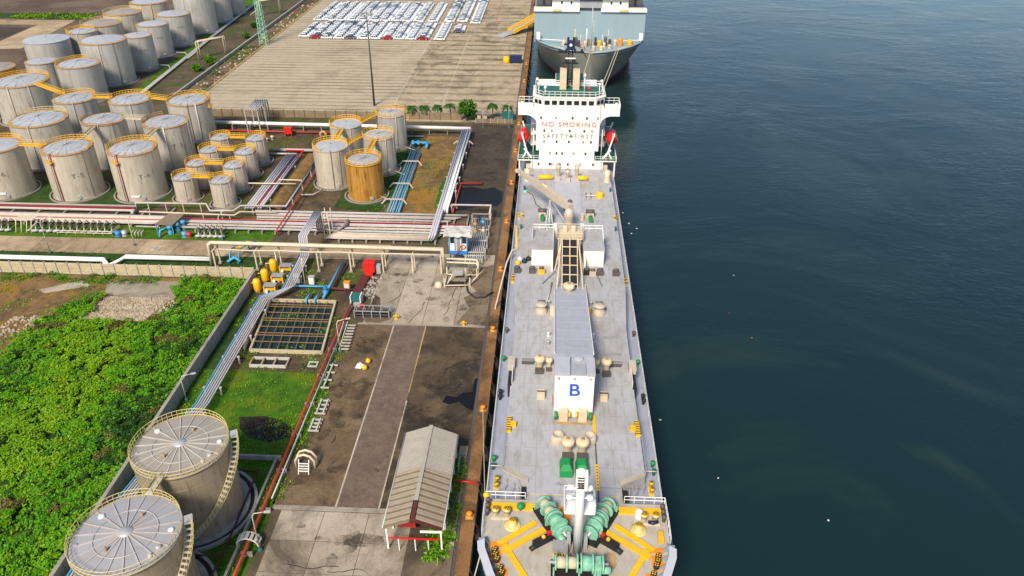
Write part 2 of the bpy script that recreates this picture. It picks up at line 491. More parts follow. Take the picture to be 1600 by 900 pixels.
def tag(o, label=None, cat=None, group=None, kind=None):
    if label: o['label'] = label
    if cat: o['category'] = cat
    if group: o['group'] = group
    if kind: o['kind'] = kind
    return o

def thing(name, label, cat, loc=(0, 0, 0), group=None):
    o = bpy.data.objects.new(name, None)
    o.empty_display_size = 0.5
    COL.objects.link(o)
    o.location = loc
    ORG[o.name] = Vector(loc)
    return tag(o, label, cat, group)

def struct(o):
    return tag(o, kind='structure')

def stuff(o, label=None, cat=None):
    return tag(o, label, cat, kind='stuff')

def inst(name, src, parent, loc=(0, 0, 0), rz=0.0, sc=(1, 1, 1)):
    """another piece that shares the mesh of src"""
    o = bpy.data.objects.new(name, src.data)
    COL.objects.link(o)
    o.parent = parent
    o.location = loc
    o.rotation_euler = (0, 0, rz)
    o.scale = sc
    return o

def copy_tree(o, parent=None):
    c = o.copy()
    COL.objects.link(c)
    c.parent = parent
    for ch in list(o.children):
        copy_tree(ch, c)
    return c

def place(root, loc, rz, label, group=None, first=False):
    o = root if first else copy_tree(root)
    o.location = loc
    o.rotation_euler = (0, 0, rz)
    tag(o, label, None, group)
    return o

def text_part(txt, size, mat, parent, loc, rot, name='lettering', space=1.0, bold=0.0):
    cu = bpy.data.curves.new('txt', 'FONT')
    cu.body = txt
    cu.size = size
    cu.align_x = 'CENTER'
    cu.align_y = 'CENTER'
    cu.space_character = space
    cu.offset = bold
    cu.extrude = 0.01
    to = bpy.data.objects.new('txt', cu)
    COL.objects.link(to)
    dg = bpy.context.evaluated_depsgraph_get()
    me = bpy.data.meshes.new_from_object(to.evaluated_get(dg))
    bpy.data.objects.remove(to)
    me.materials.clear()
    me.materials.append(M[mat])
    ob = bpy.data.objects.new(name, me)
    COL.objects.link(ob)
    ob.parent = parent
    o = ORG[parent.name]
    ob.location = (loc[0] - o[0], loc[1] - o[1], loc[2] - o[2])
    ob.rotation_euler = rot
    return ob

def rail_mb(pts, h=1.05, r=0.035, step=1.6, rails=(0.5, 1.0), n=4, close=False):
    """posts and rails along a path"""
    mb = MB()
    pts = [Vector(p) for p in pts]
    if close:
        pts.append(pts[0])
    for k in rails:
        mb.tube([p + Vector((0, 0, h * k)) for p in pts], r, n)
    for a, b in zip(pts[:-1], pts[1:]):
        L = (b - a).length
        m = max(1, int(round(L / step)))
        for i in range(m):
            p = a + (b - a) * (i / m)
            mb.tube([p, p + Vector((0, 0, h))], r, n)
    p = pts[-1]
    mb.tube([p, p + Vector((0, 0, h))], r, n)
    return mb

def arc(c, r, a0, a1, n, z):
    return [(c[0] + r * math.cos(R(a0 + (a1 - a0) * i / n)), c[1] + r * math.sin(R(a0 + (a1 - a0) * i / n)), z) for i in range(n + 1)]

def pipe(pts, r, mat, label, group=None, name='pipe', n=8, cat='pipe'):
    return tag(MB().tube(pts, r, n).build(name, mat), label, cat, group)
# ---------------------------------------------------------------- setting: water, land, quay, pavements
def flat(name, poly, z, mat):
    return struct(MB().sheet(poly, z).build(name, mat, origin=(0, 0, 0)))

def rect(x0, x1, y0, y1):
    return [(x0, y0), (x1, y0), (x1, y1), (x0, y1)]

flat('water', rect(-9.6, 5000, -1500, 6000), -3.0, 'water')
flat('ground', rect(-5000, -9.75, -1500, 6000), -0.02, 'ground')

quay = struct(MB().bb(-9.85, -8.35, -300, 900, -7, -0.35).build('quay_wall', 'kerb', origin=(-9.1, 0, -7)))
blk = None
for i in range(58):
    y0 = 44 + i * 6.2
    if blk is None:
        blk = MB().bb(-9.9, -8.2, y0 + 0.02, y0 + 6.18, -0.35, 0.12).build('coping_block', 'coping', quay)
        by = y0
    else:
        inst('coping_block', blk, quay, (random.uniform(-0.02, 0.02), y0 - by, random.uniform(-0.02, 0.015)))
MB().bb(-10.35, -9.92, -300, 900, -0.05, 0.03).build('crane_rail', 'steel_dark', quay)

flat('asphalt_yard', [(-35.0, 70.2), (-26.55, 70.2), (-26.55, 112.4), (-34.6, 112.4), (-34.2, 100), (-33.2, 92), (-33.0, 84), (-34.3, 76)], 0.006, 'yard_dark')
flat('asphalt_lane', rect(-26.55, -20.85, 70.2, 112.4), 0.006, 'asphalt_lane')
flat('asphalt_yard', rect(-20.85, -10.4, 70.2, 112.4), 0.006, 'yard_darker')
flat('road_marking', rect(-26.62, -26.40, 70.3, 112.3), 0.012, 'line_white')
flat('road_marking', rect(-20.95, -20.75, 70.3, 92.0), 0.012, 'line_white')
flat('road_marking', rect(-20.95, -20.75, 94.0, 112.3), 0.012, 'line_yellow')
flat('stain', [(-15.4, 92.0), (-14.9, 93.6), (-13.4, 93.2), (-12.4, 94.4), (-11.0, 94.6), (-10.9, 97.8), (-10.45, 98.2), (-10.45, 90.2), (-11.6, 90.8), (-12.8, 92.2), (-14.2, 91.4)], 0.012, 'wet_black')
struct(MB().bb(-34.6, -19.6, 69.5, 70.15, -0.1, 0.16).build('kerb', 'kerb'))
struct(MB().bb(-33.0, -10.4, 112.45, 112.75, -0.1, 0.10).build('kerb', 'kerb'))

def slabs(name, xs, ys, mats, z=0.03, skip=None, jitter=0.02, base='yard_darker', dirty=None):
    root = struct(MB().sheet([(xs[0], ys[0]), (xs[-1], ys[0]), (xs[-1], ys[-1]), (xs[0], ys[-1])], 0.002).build(name, base, origin=(xs[0], ys[0], 0)))
    for i in range(len(xs) - 1):
        for j in range(len(ys) - 1):
            if skip and skip(i, j):
                continue
            dz = random.uniform(-jitter, jitter) * 0.5
            g = 0.035
            mb = MB().bb(xs[i] + g, xs[i + 1] - g, ys[j] + g, ys[j + 1] - g, -0.1, z + dz)
            mb.build('slab', dirty if dirty and i >= len(xs) - 3 + (j > 2) else random.choice(mats), root)
    return root

CC = ['concrete_a', 'concrete_b', 'concrete_c']
slabs('concrete_apron', [-33.4, -27.7, -21.9, -16.2, -10.4], [44.9, 49.9, 54.9, 59.8, 64.6, 69.4], CC,
      skip=lambda i, j: i == 3 and j > 3, dirty='concrete_d')
slabs('concrete_apron', [-32.2, -27.0, -21.6, -16.0, -10.4], [112.85, 119.3, 125.8, 132.3, 138.6], CC, dirty=None)
flat('stain', [(-15.6, 113.6), (-13.8, 118.4), (-15.2, 122.0), (-13.0, 124.4), (-15.8, 128.8), (-13.6, 133.0), (-10.5, 134.6), (-10.5, 113.0)], 0.055, 'concrete_d')
flat('stain', [(-31.9, 113.1), (-29.2, 113.0), (-27.4, 114.2), (-29.8, 116.4), (-30.6, 121.0), (-31.9, 122.4)], 0.055, 'yard_dark')
slabs('concrete_path', [-11.6, -10.4], [64.7, 67.8, 71.0, 74.2, 77.4, 80.6, 82.5], ['road_a', 'concrete_b'])
slabs('concrete_road', [-210 + 7.4 * i for i in range(25)], [135.4, 141.9], ['road_a', 'road_b', 'road_a'])

flat('lawn', rect(-260, -56.6, 127.3, 135.3), 0.004, 'lawn_dark')
flat('lawn', rect(-260, -58.0, 142.0, 147.6), 0.004, 'lawn')
flat('lawn', [(-140, 156.4), (-90, 156.4), (-88.5, 161), (-88, 171), (-140, 171)], 0.008, 'lawn_dark')
flat('tank_farm_ground', rect(-182, -56.6, 147.6, 221.5), 0.004, 'farm_dirt')
flat('tank_farm_ground', rect(-56.6, -24.6, 154.0, 216.0), 0.004, 'farm_dirt')
flat('dirt_strip', [(-37.2, 155.2), (-24.6, 155.2), (-24.4, 206), (-34, 206), (-34.5, 190)], 0.010, 'bare_dirt')
flat('lawn', [(-49, 159), (-38.0, 157), (-36.0, 170), (-35.5, 205), (-47, 205)], 0.008, 'lawn_dark')
flat('lawn', [(-25.9, 160), (-24.4, 158), (-23.6, 186), (-24.8, 186), (-26.2, 172)], 0.014, 'lawn')
flat('asphalt_yard', rect(-22.4, -10.4, 156.0, 216.0), 0.006, 'asphalt')
flat('dirt_strip', rect(-22.4, -10.4, 139.0, 156.0), 0.004, 'yard_brown')
flat('stain', [(-21.8, 167.5), (-21.4, 171.6), (-18.6, 172.4), (-15.6, 171.2), (-13.2, 172.2), (-11.0, 170.0), (-10.6, 164.5), (-11.6, 161.8), (-15.2, 161.6), (-18.2, 160.0), (-20.8, 158.8), (-22.0, 162.5)], 0.012, 'wet_black')

flat('yard_ground', rect(-56.2, -34.8, 98.4, 135.2), 0.004, 'farm_dirt')
flat('lawn', [(-56.2, 40), (-34.6, 40), (-34.6, 70), (-35.2, 78), (-33.8, 84), (-34.0, 93), (-35.0, 98.2), (-56.2, 98.2)], 0.006, 'lawn')
flat('lawn', [(-56.1, 98.2), (-53.4, 98.2), (-53.6, 112), (-54.6, 124), (-56.1, 124)], 0.008, 'lawn_dark')
flat('stain', [(-45.2, 87.0), (-41.5, 87.4), (-38.8, 86.6), (-36.4, 84.8), (-36.2, 83.0), (-39.0, 81.8), (-42.0, 82.6), (-44.2, 84.4)], 0.014, 'oily')

flat('vacant_lot', rect(-260, -57.2, 20, 126.4), 0.004, 'bare_dirt')
flat('undergrowth', [(-104, 44), (-57.2, 44), (-57.2, 125.6), (-67.8, 125.6), (-68.4, 119.6), (-70.6, 111.2), (-82.2, 111.2), (-83.6, 116), (-89.4, 109.4), (-88.4, 100.5), (-92.0, 94.0), (-104, 88)], 0.008, 'lawn_dark')
flat('gravel_bed', [(-83.4, 111.7), (-71.0, 111.4), (-69.3, 119.2), (-82.0, 119.2)], 0.03, 'gravel')
flat('concrete_pad', [(-82.4, 119.8), (-69.0, 118.4), (-67.8, 125.4), (-84.4, 124.4)], 0.02, 'concrete_b')
flat('concrete_pad', [(-95.8, 120.8), (-89.6, 124.6), (-86.6, 122.8), (-94.0, 119.6)], 0.02, 'concrete_c')

# the paved yard with the parked cars
flat('paved_yard', rect(-111.2, -48.4, 222.5, 520), 0.004, 'paving')
flat('paved_yard', rect(-48.4, -10.4, 217.5, 520), 0.004, 'paving_worn')
flat('road_marking', rect(-48.5, -48.1, 228, 316), 0.012, 'line_white')
flat('road_marking', rect(-46.7, -46.5, 228, 290), 0.012, 'line_white')
for i in range(16):
    flat('road_marking', rect(-33.6, -33.2, 226 + i * 6.6, 226 + i * 6.6 + (6.3 if i % 3 else 5.0)), 0.012, 'line_white')
struct(MB().bb(-112.1, -111.3, 226, 520, -0.1, 0.15).build('kerb', 'line_yellow'))
flat('ditch', rect(-118.0, -112.2, 226, 520), 0.004, 'yard_dark')
flat('verge', [(-134.6, 236), (-131.6, 236), (-138.6, 333), (-142.2, 386), (-146, 440), (-151, 440), (-147.8, 386), (-141.6, 327)], 0.008, 'lawn')

# far fields
flat('far_field', [(-400, 222), (-182, 222), (-176, 330), (-150, 400), (-150, 700), (-900, 700), (-900, 222)], 0.004, 'far_dirt')
flat('road', [(-218.0, 303.2), (-219.4, 339.4), (-207.4, 339.7), (-203.2, 292.4), (-212.6, 290.8), (-240, 262), (-252, 268)], 0.010, 'road_a')
flat('road', [(-900, 338), (-219.4, 339.6), (-207.4, 339.8), (-212, 330.6), (-900, 325)], 0.012, 'road_b')
flat('asphalt_yard', [(-400, 324.5), (-219.6, 325.4), (-219.4, 308.6), (-400, 306)], 0.014, 'asphalt')
flat('verge', [(-900, 342), (-204, 342.2), (-204, 352.6), (-900, 349)], 0.012, 'lawn_dark')

# oil spots, patches and cracks on the pavements
srand = random.Random(21)
def blot(cx, cy, r, z, mat, ex=1.0):
    pts = []
    n = 14
    ph = srand.uniform(0, 6)
    for k in range(n):
        a = 2 * math.pi * k / n
        q = r * (0.72 + 0.25 * math.sin(2 * a + ph) + srand.uniform(-0.16, 0.16))
        pts.append((cx + q * ex * math.cos(a), cy + q * math.sin(a)))
    flat('stain', pts, z, mat)
for k in range(16):
    blot(srand.uniform(-31.5, -11.5), srand.uniform(114, 137), srand.uniform(0.6, 2.2), 0.06 + k * 0.0005, 'grime', srand.uniform(0.8, 2.0))
for k in range(14):
    blot(srand.uniform(-32.5, -20.5), srand.uniform(50, 68.5), srand.uniform(0.6, 2.0), 0.06 + k * 0.0005, 'grime', srand.uniform(0.8, 2.0))
for k in range(16):
    blot(srand.uniform(-33.0, -27.2), srand.uniform(71, 111), srand.uniform(0.8, 2.4), 0.016 + k * 0.0005, 'grime', srand.uniform(0.6, 1.6))
for k in range(12):
    blot(srand.uniform(-19.8, -11.5), srand.uniform(82, 111), srand.uniform(0.8, 2.4), 0.016 + k * 0.0005, 'grime', srand.uniform(0.6, 1.6))
for k in range(7):
    blot(srand.uniform(-26.0, -21.2), srand.uniform(72, 111), srand.uniform(0.15, 0.5), 0.016 + k * 0.0005, 'grime', srand.uniform(0.6, 1.2))
for k in range(18):
    blot(srand.uniform(-46, -12), srand.uniform(226, 330), srand.uniform(0.6, 2.4), 0.018 + k * 0.0005, 'grime', srand.uniform(1.2, 3.2))
for k in range(9):
    blot(srand.uniform(-21.5, -11.5), srand.uniform(174, 214), srand.uniform(0.4, 1.3), 0.016 + k * 0.0005, 'grime', srand.uniform(0.8, 2.2))
def crack(x, y, ang, n, w, z):
    pts = [(x, y)]
    for k in range(n):
        ang += srand.uniform(-0.5, 0.5)
        st = srand.uniform(0.5, 1.1)
        pts.append((pts[-1][0] + st * math.cos(ang), pts[-1][1] + st * math.sin(ang)))
    L = [(px - w * 0.5 * srand.uniform(0.5, 1.3), py + w * 0.5) for px, py in pts]
    Rr = [(px + w * 0.5 * srand.uniform(0.5, 1.3), py - w * 0.5) for px, py in pts]
    m = MB()
    k = len(pts)
    m.add([(a, b, z) for a, b in L] + [(a, b, z) for a, b in Rr], [(i, k + i, k + i + 1, i + 1) for i in range(k - 1)])
    struct(m.build('crack', 'black', origin=(0, 0, 0)))
for x, y, a, n in ((-24.0, 113.2, 1.4, 9), (-18.2, 116.0, 0.6, 7), (-22.0, 126.0, 0.1, 8), (-29.0, 119.6, 0.9, 8), (-17.0, 121.0, 1.8, 8), (-30.6, 61.0, 0.4, 8), (-25.0, 55.0, 1.3, 8), (-20.0, 60.0, 2.2, 7), (-30.0, 82.0, 1.1, 9), (-16.0, 100.0, 0.3, 9)):
    crack(x, y, a, n, 0.09, 0.075)
# ---------------------------------------------------------------- storage tanks
RIBS = {}

def rib_src(r, parent, z, rise, mat, w):
    """one roof rib lying along +X from hub to rim"""
    return MB().beam((r * 0.06, 0, rise + 0.04), (r * 0.93, 0, 0.05 + rise * 0.07), w, 0.07).build('roof_rib', mat, None, (0, 0, 0))

def tank(x, y, r, h, label, body='tank_grey', rail='yellow', rail_arc=(20, 340), ribs=12, roof='roof_metal',
         rim='rim_rust', mark=None, standpipe=None, ladder=None, found=True, group=None, railh=1.05, seg=44, box=None):
    t = thing('storage_tank', label, 'tank', (x, y, 0), group)
    rise = r * 0.13
    MB().lathe((x, y, 0), [(r, 0.15), (r, h - 0.1)], seg).build('shell', body, t)
    MB().lathe((x, y, 0), [(r + 0.02, h - 0.16), (r + 0.09, h - 0.14), (r + 0.09, h + 0.03)], seg).build('top_angle', rim, t)
    rf = MB()
    rf.lathe((x, y, h), [(r + 0.09, 0.03), (r * 0.86, rise * 0.16)], seg, 1)
    rf.lathe((x, y, h), [(r * 0.86, rise * 0.16), (r * 0.55, rise * 0.55), (r * 0.2, rise * 0.9), (0.01, rise)], seg, 0)
    roof_o = rf.build('roof', [roof, rim], t)
    hub = MB().lathe((x, y, h + rise), [(0.01, 0.32), (0.26, 0.30), (0.30, 0.22), (0.16, 0.20), (0.16, -0.1)], 10)
    hub.build('roof_vent', 'galv', t)
    if ribs:
        src = None
        for k in range(ribs):
            a = 2 * math.pi * (k + 0.3) / ribs
            if src is None:
                mb = MB().beam((x + r * 0.06, y, h + rise + 0.03), (x + r * 0.93, y, h + rise * 0.10 + 0.05), 0.12, 0.09)
                src = mb.build('roof_rib', 'steel_grey', t)
                src.rotation_euler = (0, 0, a)
            else:
                inst('roof_rib', src, t, (0, 0, 0), a)
        MB().tube(arc((x, y), r * 0.62, 0, 360, 28, h + rise * 0.46 + 0.05), 0.05, 4).build('roof_ring', 'pipe_grey', t)
    if found:
        MB().lathe((x, y, 0), [(r + 1.0, -0.05), (r + 1.0, 0.28), (r + 0.72, 0.28), (r + 0.72, 0.05), (r + 0.30, 0.05), (r + 0.30, 0.2), (r - 0.1, 0.2)], seg, 0, False).build('foundation', 'kerb', t)
        MB().tube(arc((x, y), r + 0.5, 0, 360, 30, 0.16), 0.10, 6).build('drain_channel', 'black', t)
    if rail:
        rail_mb(arc((x, y), r - 0.05, rail_arc[0], rail_arc[1], 22, h + 0.03), railh, 0.06, 1.5).build('railing', rail, t)
        MB().lathe((x, y, h), [(r - 0.02, 0.05), (r - 0.02, 0.20)], 22, 0, True, R(rail_arc[0]), R(rail_arc[1])).build('toe_board', rail, t)
    if standpipe is not None:
        for a, m, rr in standpipe:
            px, py = x + (r + 0.16) * math.cos(R(a)), y + (r + 0.16) * math.sin(R(a))
            MB().tube([(x + (r - 0.3) * math.cos(R(a)), y + (r - 0.3) * math.sin(R(a)), h + 0.3), (px, py, h + 0.25), (px, py, 0.2)], rr, 6).build('standpipe', m, t)
    if ladder is not None:                # small platform with rail hung below the rim
        a = ladder
        c, s_ = math.cos(R(a)), math.sin(R(a))
        px, py = x + (r + 0.5) * c, y + (r + 0.5) * s_
        p = MB().box((px, py, h - 1.5), (0.9, 1.3, 0.08), R(a)).build('platform', 'yellow', t)
        q = rail_mb([(px - 0.6 * s_, py + 0.6 * c, h - 1.46), (px + 0.4 * c - 0.6 * s_, py + 0.4 * s_ + 0.6 * c, h - 1.46), (px + 0.4 * c + 0.6 * s_, py + 0.4 * s_ - 0.6 * c, h - 1.46), (px + 0.6 * s_, py - 0.6 * c, h - 1.46)], 0.9, 0.05, 0.7)
        q.build('platform_rail', 'yellow', p)
    if box is not None:                   # pale sign plate and a manhole low on the shell
        for a, w, hh, z in box:
            c, s_ = math.cos(R(a)), math.sin(R(a))
            MB().box((x + (r + 0.06) * c, y + (r + 0.06) * s_, z), (0.12, w, hh), R(a)).build('sign_plate', 'white', t)
    a = -62
    c, s_ = math.cos(R(a)), math.sin(R(a))
    MB().tube([(x + (r - 0.1) * c, y + (r - 0.1) * s_, 0.9), (x + (r + 0.22) * c, y + (r + 0.22) * s_, 0.9)], min(0.42, r * 0.12), 12).build('manhole', 'galv', t)
    if mark:
        txt, a, z, sz = mark
        c, s_ = math.cos(R(a)), math.sin(R(a))
        text_part(txt, sz, 'letter_grey', t, (x + (r + 0.03) * c, y + (r + 0.03) * s_, z), (R(90), 0, R(a + 90)), 'lettering', 1.25, 0.012)
    return t

PV = 'pipe_white'
# front row of the farm, nearest the pipe corridor
tank(-128.2, 164.6, 5.6, 11.2, 'large grey storage tank marked T-6, cut by the left edge, front row', 'tank_cream', 'yellow', (35, 215), 0, mark=('T-6', -66, 6.2, 1.5), standpipe=[(-110, PV, 0.09), (-88, 'steel_dark', 0.07)], box=[(-72, 1.6, 0.5, 1.6)])
tank(-111.2, 164.7, 5.6, 11.2, 'large pale tank marked T-5 with yellow roof rail and red pipe, front row', 'tank_cream', 'yellow', (-10, 195), 16, mark=('T-5', -52, 6.0, 1.5), standpipe=[(-98, 'pipe_red', 0.10), (-104, 'pipe_grey', 0.07), (-28, 'steel_dark', 0.06)], ladder=-100)
tank(-96.0, 165.1, 5.5, 11.2, 'large pale tank with yellow roof rail, front row, next to the small tanks', 'tank_cream', 'yellow', (-10, 195), 16, mark=('T-4', -50, 6.0, 1.4), standpipe=[(-100, 'pipe_red', 0.10), (-106, 'pipe_grey', 0.07)], ladder=-102, box=[(-80, 1.9, 0.35, 1.4)])
# second row
tank(-129.1, 183.8, 6.8, 11.0, 'broad grey tank with cream rail directly behind the T-6 tank', 'tank_grey', 'pale_yellow', (0, 175), 12, standpipe=[(-80, PV, 0.08)])
tank(-112.0, 183.2, 5.2, 11.4, 'grey tank with rusty brown rim behind the T-5 tank', 'tank_grey', 'rim_rust', (150, 330), 14, standpipe=[(-76, PV, 0.08), (-40, 'steel_dark', 0.07)], railh=0.7)
tank(-96.2, 183.5, 5.5, 11.0, 'large grey tank marked T-3 with bright cone roof, behind the small tanks', 'tank_grey', 'rim_rust', (120, 200), 16, mark=('T-3', -48, 6.2, 1.45), standpipe=[(-72, 'white', 0.09), (-4, 'pipe_white', 0.08), (-30, 'steel_dark', 0.06)])
# third row
tank(-153.1, 215.6, 7.6, 11.0, 'broad low-roofed tank with yellow walkway rim at the left edge, third row', 'tank_grey', 'yellow', (-20, 195), 14, standpipe=[(-84, PV, 0.09), (-45, PV, 0.07)])
tank(-129.1, 200.8, 5.4, 11.0, 'grey tank joined to its neighbours by yellow walkways, third row, left of three', 'tank_silver', 'yellow', (0, 185), 12, standpipe=[(-66, PV, 0.07), (-40, 'steel_dark', 0.07)])
tank(-113.6, 200.6, 5.4, 11.0, 'grey tank between two yellow walkways, third row, middle of three', 'tank_silver', 'yellow', (0, 185), 12, standpipe=[(-64, PV, 0.07)])
tank(-98.4, 202.5, 5.6, 10.4, 'grey tank at the right end of the yellow walkways, beside the white pipe', 'tank_grey', 'yellow', (-20, 200), 14, standpipe=[(-50, 'white', 0.08), (-70, 'steel_dark', 0.06)], ladder=-8)
# rows further back
tank(-159.0, 236.2, 4.6, 11.0, 'small dark-sided tank half hidden behind the walkway tank at left', 'tank_silver', None, ribs=0)
tank(-146.0, 234.2, 6.3, 11.0, 'grey tank with streaked roof and yellow stair rail, fourth row', 'tank_silver', 'yellow', (90, 210), 12, standpipe=[(-150, PV, 0.09)])
tank(-172.0, 232.0, 6.0, 10.0, 'rust-brown tank with conical roof cut by the left edge', 'tank_ochre', None, ribs=10, roof='roof_beige')
tank(-146.9, 252.5, 7.3, 13.7, 'tallest grey tank in the middle of the far rows', 'tank_silver', None, ribs=0, standpipe=[(-75, 'pipe_white', 0.08), (-40, 'steel_dark', 0.07)], box=[(-35, 0.9, 0.5, 1.2)])
tank(-172.9, 263.1, 7.2, 11.0, 'broad shiny tank with plain flat roof left of the tallest tank', 'tank_silver', None, ribs=0, rim='roof_metal')
tank(-166.8, 275.0, 5.0, 11.0, 'tank with yellow rimmed blue-grey roof behind the broad shiny tank', 'tank_silver', 'yellow', (60, 250), 8, standpipe=[(-80, PV, 0.08)])
tank(-143.7, 268.8, 4.8, 11.3, 'slim silver tank just right of the tallest tank', 'tank_silver', None, ribs=0, mark=('T-301', -48, 7.0, 0.8), box=[(-42, 0.8, 0.5, 1.1)])
tank(-166.0, 287.3, 7.1, 11.0, 'rusty rimmed tank with moss coloured rail, nearer of the two rusty ones', 'tank_grey', 'pale_yellow', (20, 200), 0, roof='roof_beige', rim='tank_ochre')
tank(-146.6, 286.8, 5.6, 11.1, 'silver tank second in the far line beside the grass verge', 'tank_silver', None, ribs=0, mark=('T-302', -48, 7.0, 0.8), box=[(-42, 0.8, 0.5, 1.1)])
tank(-167.0, 305.6, 7.0, 11.0, 'rusty rimmed tank with moss coloured rail, farther of the two rusty ones', 'tank_grey', 'pale_yellow', (20, 200), 0, roof='roof_beige', rim='tank_ochre')
tank(-146.0, 303.4, 6.4, 11.2, 'silver tank third in the far line, with clean flat roof', 'tank_silver', None, ribs=0, mark=('T-303', -48, 7.2, 0.8), box=[(-42, 0.9, 0.5, 1.1)])
tank(-146.4, 324.4, 7.8, 15.0, 'very tall silver tank cut by the top edge, fourth in the far line', 'tank_silver', None, ribs=0, standpipe=[(-95, PV, 0.10)], box=[(-42, 0.9, 0.6, 1.2)])
tank(-166.0, 326.0, 7.4, 11.0, 'orange stained tank cut by the top edge behind the rusty tanks', 'tank_grey', None, ribs=0, rim='tank_ochre', standpipe=[(-60, 'tank_ochre', 0.12)])
tank(-144.8, 343.0, 5.9, 13.1, 'tall silver tank with pale base ring near the top edge', 'tank_silver', None, ribs=0, box=[(-42, 0.9, 0.6, 1.2)])
tank(-143.2, 357.8, 4.9, 11.0, 'last silver tank of the far line at the top edge', 'tank_silver', None, ribs=0)
tank(-158.0, 345.0, 5.5, 11.0, 'blue-grey tank showing between the tall tank and the orange stained one', 'tank_silver', None, ribs=0)
tank(-166.0, 366.0, 6.5, 12.0, 'dark tank at the top edge behind the far line', 'tank_silver', None, ribs=0)

# eight small tanks
SG = 'small tanks in two columns'
for x, y, h, lab in ((-84.1, 162.6, 5.4, 'small tank at the front left of the small cluster, under a yellow rail'),
                     (-84.2, 170.4, 5.6, 'small tank with orange stained top, second in the left column of the cluster'),
                     (-84.2, 178.6, 5.8, 'small tank third from the front in the left column of the cluster'),
                     (-84.4, 186.6, 6.0, 'small tank at the back of the left column of the cluster'),
                     (-74.3, 160.1, 5.9, 'small tank at the front right of the small cluster, nearest the pipe corridor'),
                     (-74.4, 168.6, 6.1, 'small tank second from the front in the right column of the cluster'),
                     (-74.7, 177.2, 6.1, 'small tank third from the front in the right column of the cluster'),
                     (-74.7, 185.3, 6.5, 'small tank at the back of the right column of the cluster')):
    tank(x, y, 2.6, h, lab, 'tank_cream', 'yellow', (-30, 210), 6, standpipe=[(-70, PV, 0.05), (-30, PV, 0.05)], group=SG, seg=28, railh=0.95,
         rim='tank_ochre' if y == 170.4 else 'roof_beige')
# five tanks beside the blue pipes
tank(-42.2, 197.9, 3.9, 9.3, 'tall silver tank at the back of the five, with broad yellow collar', 'tank_silver', 'yellow', (0, 360), 12, standpipe=[(-60, PV, 0.07), (-20, PV, 0.07), (-100, 'pipe_grey', 0.06)], rim='tank_cream', ladder=0)
tank(-51.9, 188.0, 4.0, 9.6, 'silver tank with flat grey roof at the back left of the five', 'tank_grey', 'yellow', (20, 250), 0, rim='tank_cream', standpipe=[(-60, PV, 0.07)])
tank(-42.2, 181.6, 3.95, 9.2, 'silver tank with yellow collar directly behind the ochre tank', 'tank_grey', 'yellow', (0, 360), 12, rim='tank_cream', standpipe=[(-55, PV, 0.07), (-20, PV, 0.06)], box=[(-50, 0.8, 0.6, 1.2)])
tank(-52.1, 173.2, 4.1, 9.4, 'cream tank with flat grey roof and yellow rail left of the ochre tank', 'tank_cream', 'yellow', (20, 250), 0, rim='tank_cream', standpipe=[(-75, 'steel_dark', 0.06), (-50, 'pipe_grey', 0.05)])
tank(-42.7, 166.4, 4.2, 8.8, 'ochre rust-streaked tank, front right of the group of five', 'tank_ochre', 'yellow', (0, 360), 18, rim='tank_ochre', roof='roof_metal')

